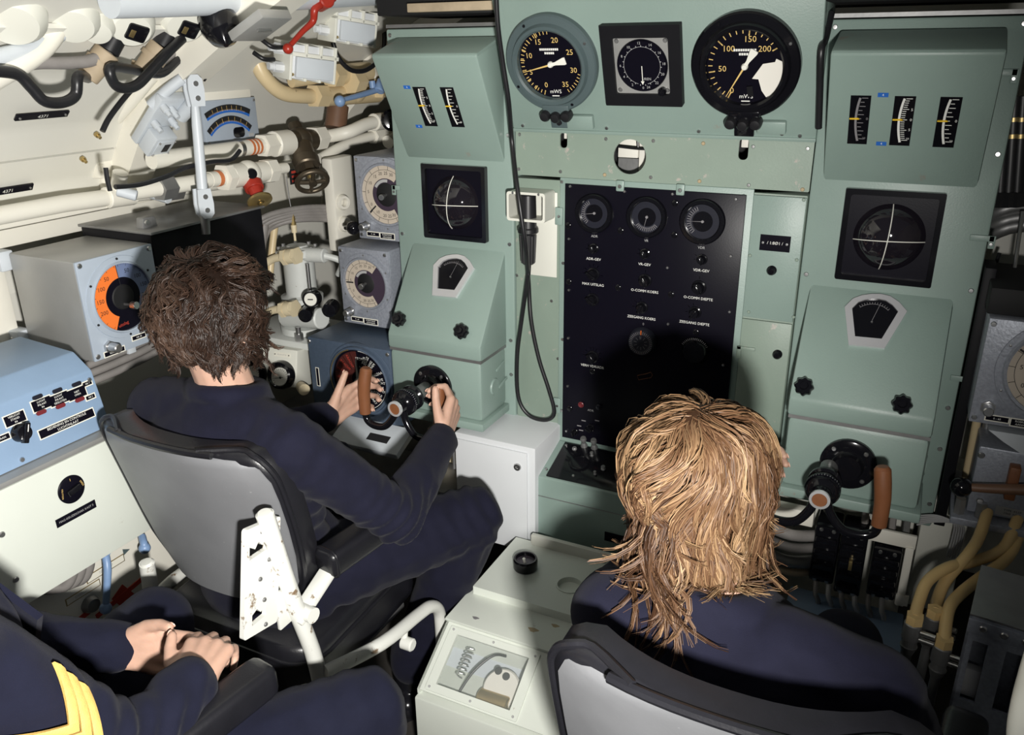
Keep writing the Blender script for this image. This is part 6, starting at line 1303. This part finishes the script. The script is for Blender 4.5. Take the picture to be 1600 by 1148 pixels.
def head_geo(mb, c, face, up=(0, 0, 1), k=1.0):
    f = V(face).normalized(); u = V(up); u = (u-f*u.dot(f)).normalized(); s = f.cross(u); c = V(c)
    M = Matrix(((s.x, f.x, u.x, c.x), (s.y, f.y, u.y, c.y), (s.z, f.z, u.z, c.z), (0, 0, 0, 1)))   # local x right, y face, z up
    A = M @ Matrix.Scale(k, 4)
    b = MB(A)
    b.ball((0, -.012, .028), .078, .95, 1.18, 1.08, n=24); b.ball((0, .022, -.035), .058, .98, 1.05, 1.25, n=22); b.ball((0, .050, -.082), .026, 1.1, .9, .8, n=16)
    b.ball((0, .078, -.008), .010, .9, 1, 2.2, n=12); b.ball((0, .094, -.026), .012, 1.1, 1, .8, n=12); b.ball((0, .078, -.058), .016, 1.5, .6, .5, n=12); b.ball((0, .068, .030), .024, 2.0, .6, .5, n=14)
    for q in (-1, 1):
        b.ball((q*.044, .048, -.020), .024, 1, .8, .9, n=14)
        b.ball((q*.079, -.006, -.010), .022, .35, .75, 1.35, n=14); b.ball((q*.080, .0, -.030), .012, .5, .8, 1.0, n=12)
    mb.v += b.v; o = len(mb.v)-len(b.v); mb.f += [tuple(i+o for i in t) for t in b.f]; mb.mi += b.mi
    return A
def face_parts(parent, A):
    for q in (-1, 1):
        e = MB(A); e.ball((q*.031, .0715, .004), .0115, n=16); eo = e.build('eye', 'eye_white', parent)
        e = MB(A); e.ball((q*.031, .0795, .004), .0045, n=12); e.build('iris', 'cable_brown', eo)
        e = MB(A); e.tube([(q*.014, .090, .022), (q*.031, .090, .027), (q*.048, .078, .021)], [.002, .0032, .0015], 6, 4); e.build('eyebrow', 'cable_brown', parent)
    e = MB(A); e.tube([(-.021, .080, -.0585), (-.008, .0885, -.057), (0, .0885, -.058), (.008, .0885, -.057), (.021, .080, -.0585)], [.0015, .0035, .0035, .0035, .0015], 8, 4); e.build('lips', 'nail', parent)
def make_hair(parent, A, m, n_guide, per, length, gravity, wave, curl, lift, seed, hairline, shell=(1.18, 1.5), width=.0011, segs=13, part=0.0, free=-.05, body=None):
    """locks grown from the scalp: A maps head space (x right, y face, z up) to the world; shell = min/max layer over the skull"""
    rnd = random.Random(seed); sx, sy, sz = .078*.95, .078*1.18, .078*1.08
    VS = []; FS = []; AT = []; Ai = A.to_3x3(); down = (Ai.inverted() @ V((0, 0, -1))).normalized()
    def layer(p, lo, hi):
        q = V((p.x/sx, (p.y+.012)/sy, (p.z-.028)/sz)); l = q.length
        t = min(max(l, lo), hi) if p.z > free else max(l, lo)
        if t != l: q = q*(t/max(l, 1e-5)); p = V((q.x*sx, q.y*sy-.012, q.z*sz+.028))
        q = V((p.x/.066, (p.y-.006)/.074, (p.z+.045)/.085)); l = q.length
        if l < lo*.98: q = q*(lo*.98/max(l, 1e-5)); p = V((q.x*.066, q.y*.074+.006, q.z*.085-.045))
        return p
    bvh = None
    if body is not None:
        from mathutils.bvhtree import BVHTree
        bvh = BVHTree.FromPolygons([v.co+ROOT[body] for v in body.data.vertices], [tuple(q.vertices) for q in body.data.polygons]); AI = A.inverted()
    def drape(p):
        if bvh is None or p.z > .02: return p
        wp = A @ p; hit, nn_, _, dist = bvh.find_nearest(wp, .12)
        if hit is not None and (wp-hit).dot(nn_) < .007: return AI @ (hit+nn_*.009)
        return p
    guides = []; tries = 0
    while len(guides) < n_guide and tries < 60000:
        tries += 1
        z = rnd.uniform(-1, 1); t = rnd.uniform(0, 2*PI); r = math.sqrt(1-z*z); nrm = V((r*math.cos(t), r*math.sin(t), z))
        if hairline(nrm): guides.append(nrm)
    crown = V((.006, -.050, .112))
    for gi, nrm in enumerate(guides):
        root = V((nrm.x*sx, nrm.y*sy-.012, nrm.z*sz+.028))
        fl = root-crown; fl.x += part*(1 if root.x > 0 else -1); fl = (fl-nrm*fl.dot(nrm)); fl = fl.normalized() if fl.length > 1e-4 else V((1, 0, 0))
        ph = 5*noise.noise(root*11+V((seed, 3, 0)))+rnd.uniform(-.8, .8); ln = length(nrm)*rnd.uniform(.75, 1.1)
        tone = min(1, max(0, .45+.8*noise.noise(root*16+V((seed, 0, 0)))+rnd.uniform(-.2, .2)))
        side = nrm.cross(fl).normalized(); d = (nrm*lift+fl*.9).normalized(); P = [root]; x = root.copy(); st = ln/segs
        lo = shell[0]+rnd.uniform(-.06, .10); hi = shell[1]+rnd.uniform(-.12, .10)
        amp = wave*rnd.uniform(.4, 1.3); cs = rnd.choice((-1, 1)); cstr = curl*rnd.uniform(.0, 1.5)
        for k in range(segs):
            f = k/segs
            nn = V((noise.noise(x*14+V((seed, 0, 0))), noise.noise(x*14+V((0, seed+7, 0))), noise.noise(x*14+V((0, 0, seed+13)))))
            d = d+down*gravity*(.4+f)+side*amp*math.cos(ph+f*9)+nn*wave*.8
            if f > .6:
                out = V((x.x, x.y+.012, 0)); out = out.normalized() if out.length > 1e-4 else nrm
                d = d+(out*.6-down*1.7*(f-.5)*2)*cstr*(f-.45)*2+side*cs*cstr*.55
            d.normalize(); x = layer(x+d*st, 1+(lo-1)*min(1, f*4+.15), 1+(hi-1)*min(1, f*4+.2)); x = drape(x); P.append(x.copy())
        for s in range(per):
            o1, o2 = rnd.gauss(0, .0052), rnd.gauss(0, .0052); o3 = rnd.gauss(0, .0030); cut = rnd.uniform(.68, 1.0); tn = min(1, max(0, tone+rnd.gauss(0, .17)))
            fr = rnd.gauss(0, .0018); b0 = len(VS); m_ = 0; tw = rnd.uniform(-.9, .9)
            for k, p in enumerate(P):
                f = k/segs
                if f > cut and k > 3: break
                sp = 1-.78*math.sin(PI/2*min(1, f*1.1))
                q = p+(side*o1+fl*o2+nrm*o3)*sp+(side*math.sin(ph+k*1.1)+nrm*math.cos(k*.9+o1*900))*fr
                a = P[min(k+1, segs)]-P[max(k-1, 0)]; a = a.normalized() if a.length > 1e-6 else V((0, 0, 1))
                on = V((q.x, q.y+.012, q.z*.6)); on = (on-a*on.dot(a)); on = on.normalized() if on.length > 1e-5 else nrm
                u = a.cross(on); u, on = u*math.cos(tw)+on*math.sin(tw), on*math.cos(tw)-u*math.sin(tw); rr = width*(1-.65*f)
                VS += [A @ (q-u*rr), A @ (q+on*rr*.7), A @ (q+u*rr)]; AT += [min(1, tn*(.55+.55*f))]*3; m_ += 1
            for k in range(m_-1):
                for j in range(2): FS.append((b0+k*3+j, b0+k*3+j+1, b0+k*3+4+j, b0+k*3+3+j))
    me = bpy.data.meshes.new('hair'); base = ROOT[parent]; me.from_pydata([tuple(v-base) for v in VS], [], FS)
    at = me.attributes.new('strand', 'FLOAT', 'POINT'); at.data.foreach_set('value', AT); me.materials.append(MATS[m])
    me.polygons.foreach_set('use_smooth', [True]*len(me.polygons))
    o = bpy.data.objects.new('hair', me); COL.objects.link(o); o.parent = parent; ROOT[o] = base; o['kind'] = 'stuff'
    cap = bpy.data.meshes.new('scalp_hair'); vs = []; fs = []; nu, nv = 40, 24; idx = {}
    for i in range(nv+1):
        for j in range(nu):
            z = math.cos(PI*i/nv); r = math.sin(PI*i/nv); nrm = V((r*math.cos(2*PI*j/nu), r*math.sin(2*PI*j/nu), z))
            idx[i, j] = len(vs); vs.append(A @ layer(V((nrm.x*sx, nrm.y*sy-.012, nrm.z*sz+.028)), 1+(shell[0]-1)*.22, 2)-base)
    for i in range(nv):
        for j in range(nu):
            z = math.cos(PI*(i+.5)/nv); r = math.sin(PI*(i+.5)/nv); nrm = V((r*math.cos(2*PI*(j+.5)/nu), r*math.sin(2*PI*(j+.5)/nu), z))
            if hairline(nrm): fs.append((idx[i, j], idx[i, (j+1) % nu], idx[i+1, (j+1) % nu], idx[i+1, j]))
    cap.from_pydata([tuple(v) for v in vs], [], fs); at = cap.attributes.new('strand', 'FLOAT', 'POINT'); at.data.foreach_set('value', [.05]*len(vs)); cap.materials.append(MATS[m])
    c = bpy.data.objects.new('scalp_layer', cap); COL.objects.link(c); c.parent = o; ROOT[c] = base
    return o
def person(label, J, hands, face, loc):
    """J: joints; builds body, shirt, trousers, shoes"""
    p = thing('person', label, 'person', loc); g = lambda k: V(J[k])
    b = MB(); sh = MB(); tr = MB(); nails = []
    A = head_geo(b, g('head'), face, J.get('head_up', (0, 0, 1)))
    nk = g('neck'); rcone(b, nk-V((0, 0, .02)), A @ V((0, -.018, -.045)), .054, .050)
    pel, wai, che = g('pelvis'), g('waist'), g('chest'); mid = (g('shL')+g('shR'))/2
    def torso(mb, e):
        ell_loft(mb, [(pel-V((0, 0, .07)), .150+e, .105+e), (pel, .165+e, .115+e), (pel+(wai-pel)*.5, .158+e, .112+e), (wai, .150+e, .105+e), (wai+(che-wai)*.5, .160+e, .110+e), (che, .172+e, .115+e), (che+(mid-che)*.6, .168+e, .108+e), (mid+V((0, 0, .015)), .135+e, .085+e), (nk+V((0, 0, .0)), .062+e, .058+e)], 28)
        for s in ('L', 'R'): rcone(mb, mid+V((0, 0, .02))+(g('sh'+s)-mid)*.35, g('sh'+s), .058+e, .058+e)
    torso(b, -.012); torso(sh, .006)
    for s in ('L', 'R'):
        a, e, w = g('sh'+s), g('el'+s), g('wr'+s)
        chain(b, [a, a+(e-a)*.5, e, e+(w-e)*.35, w], [.046, .042, .036, .034, .0245])
        cuff = e+(w-e)*J.get('cuff', .93)
        chain(sh, [a, a+(e-a)*.5, e, e+(w-e)*.4, cuff], [.064, .059, .053, .051, .043])
        h, k, an, to = g('hip'+s), g('kn'+s), g('an'+s), g('toe'+s)
        chain(b, [h, h+(k-h)*.6, k, k+(an-k)*.35, an], [.080, .064, .052, .050, .034]); chain(b, [an, an-V((0, 0, .045)), to], [.034, .032, .026])
        chain(tr, [h, h+(k-h)*.5, k, k+(an-k)*.4, an+(k-an)*.06], [.098, .088, .075, .072, .066])
        mb = MB(); d = (to-an); d.z = 0; d = d.normalized(); heel = V((an.x, an.y, .034))-d*.045; tt = V((to.x, to.y, .032))+d*.035
        chain(mb, [an-V((0, 0, .02)), V((an.x, an.y, .05)), (heel+tt)/2+V((0, 0, .022)), tt], [.046, .044, .042, .036]); rcone(mb, heel, tt, .036, .038)
        so = fuse(mb, 'shoe', 'shoe', p, .006, 5)
        mb = MB(); S_ = V((-d.y, d.x, 0)); pts = [heel-d*.034, heel+S_*.037, (heel+tt)/2+S_*.040, tt+S_*.036, tt+d*.036, tt-S_*.036, (heel+tt)/2-S_*.040, heel-S_*.037]
        mb.prism([(q.x, q.y) for q in pts], .001, .016); mb.build('sole', 'black_rubber', so)
    ell_loft(tr, [(pel-V((0, 0, .085)), .155, .115), (pel-V((0, 0, .03)), .178, .13), (pel+V((0, 0, .04)), .178, .128), (pel+V((0, 0, .10)), .170, .124), (pel+V((0, 0, .12)), .165, .12)], 28)
    for args in hands: hand(b, *args, nails=nails)
    body = fuse(b, 'body', 'skin', p, .0042, 3, .45); build_nails(body, nails)
    face_parts(body, A)
    return p, sh, tr, A

# ---- dark-haired operator at the left yoke
J = dict(head=(-1.168, -.812, 1.178), neck=(-1.175, -.800, 1.03), pelvis=(-1.19, -.735, .555), waist=(-1.185, -.770, .70), chest=(-1.18, -.795, .85),
         shL=(-1.365, -.815, .955), shR=(-1.000, -.835, .950), elL=(-1.44, -.62, .755), elR=(-.885, -.675, .735), wrL=(-1.305, -.385, .785), wrR=(-.945, -.390, .790),
         hipL=(-1.28, -.72, .56), hipR=(-1.10, -.72, .56), knL=(-1.34, -.33, .585), knR=(-.865, -.40, .590), anL=(-1.33, -.40, .11), anR=(-1.035, -.455, .12), toeL=(-1.33, -.30, .04), toeR=(-1.070, -.345, .04))
GL = V((-1.120-.113, -.298, .805)); GR = V((-1.120+.113, -.298, .805))
HR = (GR+V((.052, -.070, -.030)), (-.08, .78, .55), (-1, -.05, .05), True, [(38, 62, 40), (42, 64, 42), (46, 66, 44), (50, 66, 46)], [(.45, .75, .15), (.55, .75, .10), (.65, .72, .05)])
HL = (GL+V((-.058, -.078, -.040)), (.22, .92, .28), (.95, -.25, .0), False, [(16, 42, 40), (22, 48, 42), (28, 50, 44), (34, 52, 44)], [(.55, .78, .25), (.65, .72, .15), (.72, .66, .05)])
J['wrR'] = tuple(HR[0]); J['wrL'] = tuple(HL[0])
op1, sh, tr, A1 = person('person with wavy dark hair in navy overalls, hands on the left yoke', J, [HR, HL], (.16, .95, -.16), (-1.18, -.7, 0))
nkk = V(J['neck'])
sh.tube([nkk+V((.066*math.cos(t), .060*math.sin(t)-.004, -.004+.012*math.sin(t)*-1)) for t in [2*PI*i/20 for i in range(20)]], .020, 10, closed=True)
E1 = J['elR']; fuse(sh, 'shirt', 'navy', op1, .0075, 5, .5, .0035, 9, 3, [(E1, (.3, .5, -.6), .10, .005, 190), ((-1.05, -.80, .78), (0, .3, 1), .12, .005, 120), (J['shR'], (.5, .4, -.8), .09, .003, 150)])
fuse(tr, 'trousers', 'navy', op1, .0085, 5, .5, .004, 8, 5, [(J['knR'], (.6, .8, .2), .12, .005, 140), (J['hipR'], (.6, .8, .2), .14, .005, 110)])
mb = MB(); w_ = V(J['wrL']); f_ = (w_-V(J['elL'])).normalized(); F = axis_frame(w_-f_*.006, f_); mb.at(F).lathe([(.030, -.011), (.032, -.009), (.032, .009), (.030, .011), (.027, 0), (.030, -.011)], 28); mb.build('wrist_strap', 'wrist_band', op1)
HLINE = lambda n: (n.y < .30 and n.z > -.80-(.2 if n.y < -.3 else 0)) or n.z > .62
make_hair(op1, A1, 'hair_dark', 760, 17, lambda n: .082+.012*(n.z < .2)-.02*(n.z < -.4), .30, .62, .40, .30, 11, lambda n: (n.y < .42 and n.z > -.92) or n.z > .55, (1.20, 1.48), .0011, 13)

# ---- fair-haired operator at the right yoke
J = dict(head=(-.232, -.835, 1.060), head_up=(-.10, .12, 1), neck=(-.190, -.900, .945), pelvis=(-.12, -.90, .555), waist=(-.125, -.945, .69), chest=(-.13, -.965, .80),
         shL=(-.315, -.945, .875), shR=(.035, -.940, .862), elL=(-.400, -.70, .715), elR=(.110, -.800, .645), wrL=(-.235, -.385, .80), wrR=(-.045, -.645, .645),
         hipL=(-.21, -.88, .56), hipR=(-.03, -.88, .56), knL=(-.245, -.47, .585), knR=(-.01, -.47, .560), anL=(-.24, -.50, .11), anR=(.0, -.50, .11), toeL=(-.24, -.40, .04), toeR=(.0, -.40, .04))
G2 = V((-.100-.113, -.298, .800))
HL = (G2+V((-.036, -.070, -.004)), (.05, .90, .25), (.98, -.1, .0), False, [(40, 62, 40), (44, 64, 42), (48, 66, 44), (52, 66, 46)], [(.50, .80, .25), (.6, .7, .3), (.6, .6, .5)])
HR = (V(J['wrR']), (-.25, .9, -.10), (-.2, -.15, -1), True, [(12, 25, 18), (12, 26, 18), (14, 28, 20), (16, 30, 20)], [(.6, .7, .2), (.8, .4, .2), (.9, .3, .2)])
J['wrL'] = tuple(HL[0])
op2, sh, tr, A2 = person('person with long fair hair in navy overalls, seen from behind', J, [HR, HL], (-.12, .96, -.24), (-.12, -.8, 0))
nkk = V(J['neck'])
sh.tube([nkk+V((.066*math.cos(t), .060*math.sin(t)-.004, -.010-.010*math.sin(t))) for t in [2*PI*i/20 for i in range(20)]], .018, 10, closed=True)
shirt2 = fuse(sh, 'shirt', 'navy', op2, .0075, 5, .5, .0035, 9, 8, [(J['elR'], (.3, .5, -.6), .10, .004, 170), ((-.02, -.98, .80), (.4, 0, 1), .12, .004, 110)])
fuse(tr, 'trousers', 'navy', op2, .0085, 5, .5, .004, 8, 9)
make_hair(op2, A2, 'hair_fair', 780, 18, lambda n: .225+.055*(n.z < .5)+.03*max(0, -n.y)-.06*max(0, n.y), .42, .40, .62, .32, 23, lambda n: (n.y < .45 and n.z > -.95) or n.z > .50, (1.20, 1.46), .0011, 17, body=shirt2)

# ---- seated man with gold chevrons
J = dict(head=(-1.205, -1.425, 1.212), neck=(-1.17, -1.485, 1.08), pelvis=(-1.10, -1.40, .555), waist=(-1.11, -1.43, .70), chest=(-1.13, -1.47, .86),
         shL=(-1.300, -1.435, .99), shR=(-.945, -1.495, .990), elL=(-1.30, -1.30, .735), elR=(-.885, -1.355, .735), wrL=tuple(PZ(190, 1010, .70)), wrR=tuple(PZ(298, 1068, .745)),
         hipL=(-1.18, -1.39, .56), hipR=(-1.00, -1.39, .56), knL=(-1.225, -1.03, .600), knR=(-.745, -1.01, .570), anL=(-1.25, -1.06, .11), anR=(-.74, -1.06, .11), toeL=(-1.26, -.95, .04), toeR=(-.72, -.95, .04), cuff=.96)
HL = (V(J['wrL']), (.95, .28, -.02), (.15, -.88, .42), False, [(6, 26, 30), (10, 28, 32), (14, 30, 34), (16, 32, 34)], [(.80, .55, .15), (.92, .25, .25), (.92, .02, .35)])
HR = (V(J['wrR']), (-.42, .88, .02), (-.15, .10, -1), True, [(24, 50, 36), (28, 52, 38), (30, 54, 38), (34, 54, 38)], [(.65, .65, .0), (.85, .35, -.15), (.9, .2, -.25)])
op3, sh, tr, A3 = person('seated person in navy dress jacket with gold sleeve chevrons, hands clasped', J, [HR, HL], (.45, .85, -.25), (-1.10, -1.35, 0))
nkk = V(J['neck'])
sh.tube([nkk+V((.066*math.cos(t), .060*math.sin(t)-.004, -.004)) for t in [2*PI*i/20 for i in range(20)]], .016, 10, closed=True)
jk = fuse(sh, 'jacket', 'navy_dress', op3, .0075, 5, .5, .004, 8, 31, [(J['elR'], (.3, .6, -.4), .11, .006, 150), (J['elL'], (.6, .3, 0), .10, .005, 150), ((-1.0, -1.36, .78), (0, .5, 1), .12, .004, 100)])
fuse(tr, 'trousers', 'navy_dress', op3, .0085, 5, .5, .004, 8, 33, [(J['knR'], (.6, .8, .2), .12, .003, 120)])
make_hair(op3, A3, 'hair_dark', 260, 12, lambda n: .05, .25, .2, .1, .3, 41, lambda n: (n.y < .30 and n.z > -.45) or n.z > .62, (1.08, 1.22), .0011, 8)
# lapels, buttons
mid = V((-1.10, -1.34, .86))
for k, s in enumerate((-1, 1)):
    a = nkk+V((s*.055, .045, -.015)); b_ = V((-1.115+s*.055, -1.345, .90)); c_ = V((-1.10, -1.325, .80))
    mb = MB(); q = [a, along(a, b_, .5)+V((s*.03, .012, 0)), b_+V((s*.025, .004, 0)), c_, along(c_, a, .4), along(c_, a, .75)]
    q2 = [p+V((0, .010, .002)) for p in q]; mb.rings([[tuple(p) for p in q], [tuple(p) for p in q2]]); mb.build('lapel', 'navy_dress', op3)
for z in (.80, .735):
    mb = MB(axis_frame(V((-1.085, -1.318, z)), (.25, 1, .1))); mb.lathe([(0, .007), (.006, .006), (.009, .002), (.009, -.004)], 18); mb.build('gold_button', 'gold_braid', op3)
# gold chevrons wrapped on the right sleeve
sa, se = V(J['shR']), V(J['elR']); ax = (se-sa).normalized(); outd = V((.72, -.40, .60)); outd = (outd-ax*outd.dot(ax)).normalized(); tang = ax.cross(outd)
for k in range(3):
    mb = MB(); pts = []
    n = 16; R0 = .0665
    rows_ = []
    for i in range(n+1):
        t = -1+2*i/n; th = t*.78; l = .085+k*.024+(1-abs(t))*.060
        rr = R0-.003*k
        rows_.append([sa+ax*(l+dl)+(outd*math.cos(th)+tang*math.sin(th))*(rr+h) for dl, h in ((0, 0), (0, .004), (.009, .0055), (.018, .004), (.018, 0))])
    mb.rings(rows_); mb.build('chevron', 'gold_braid', op3)
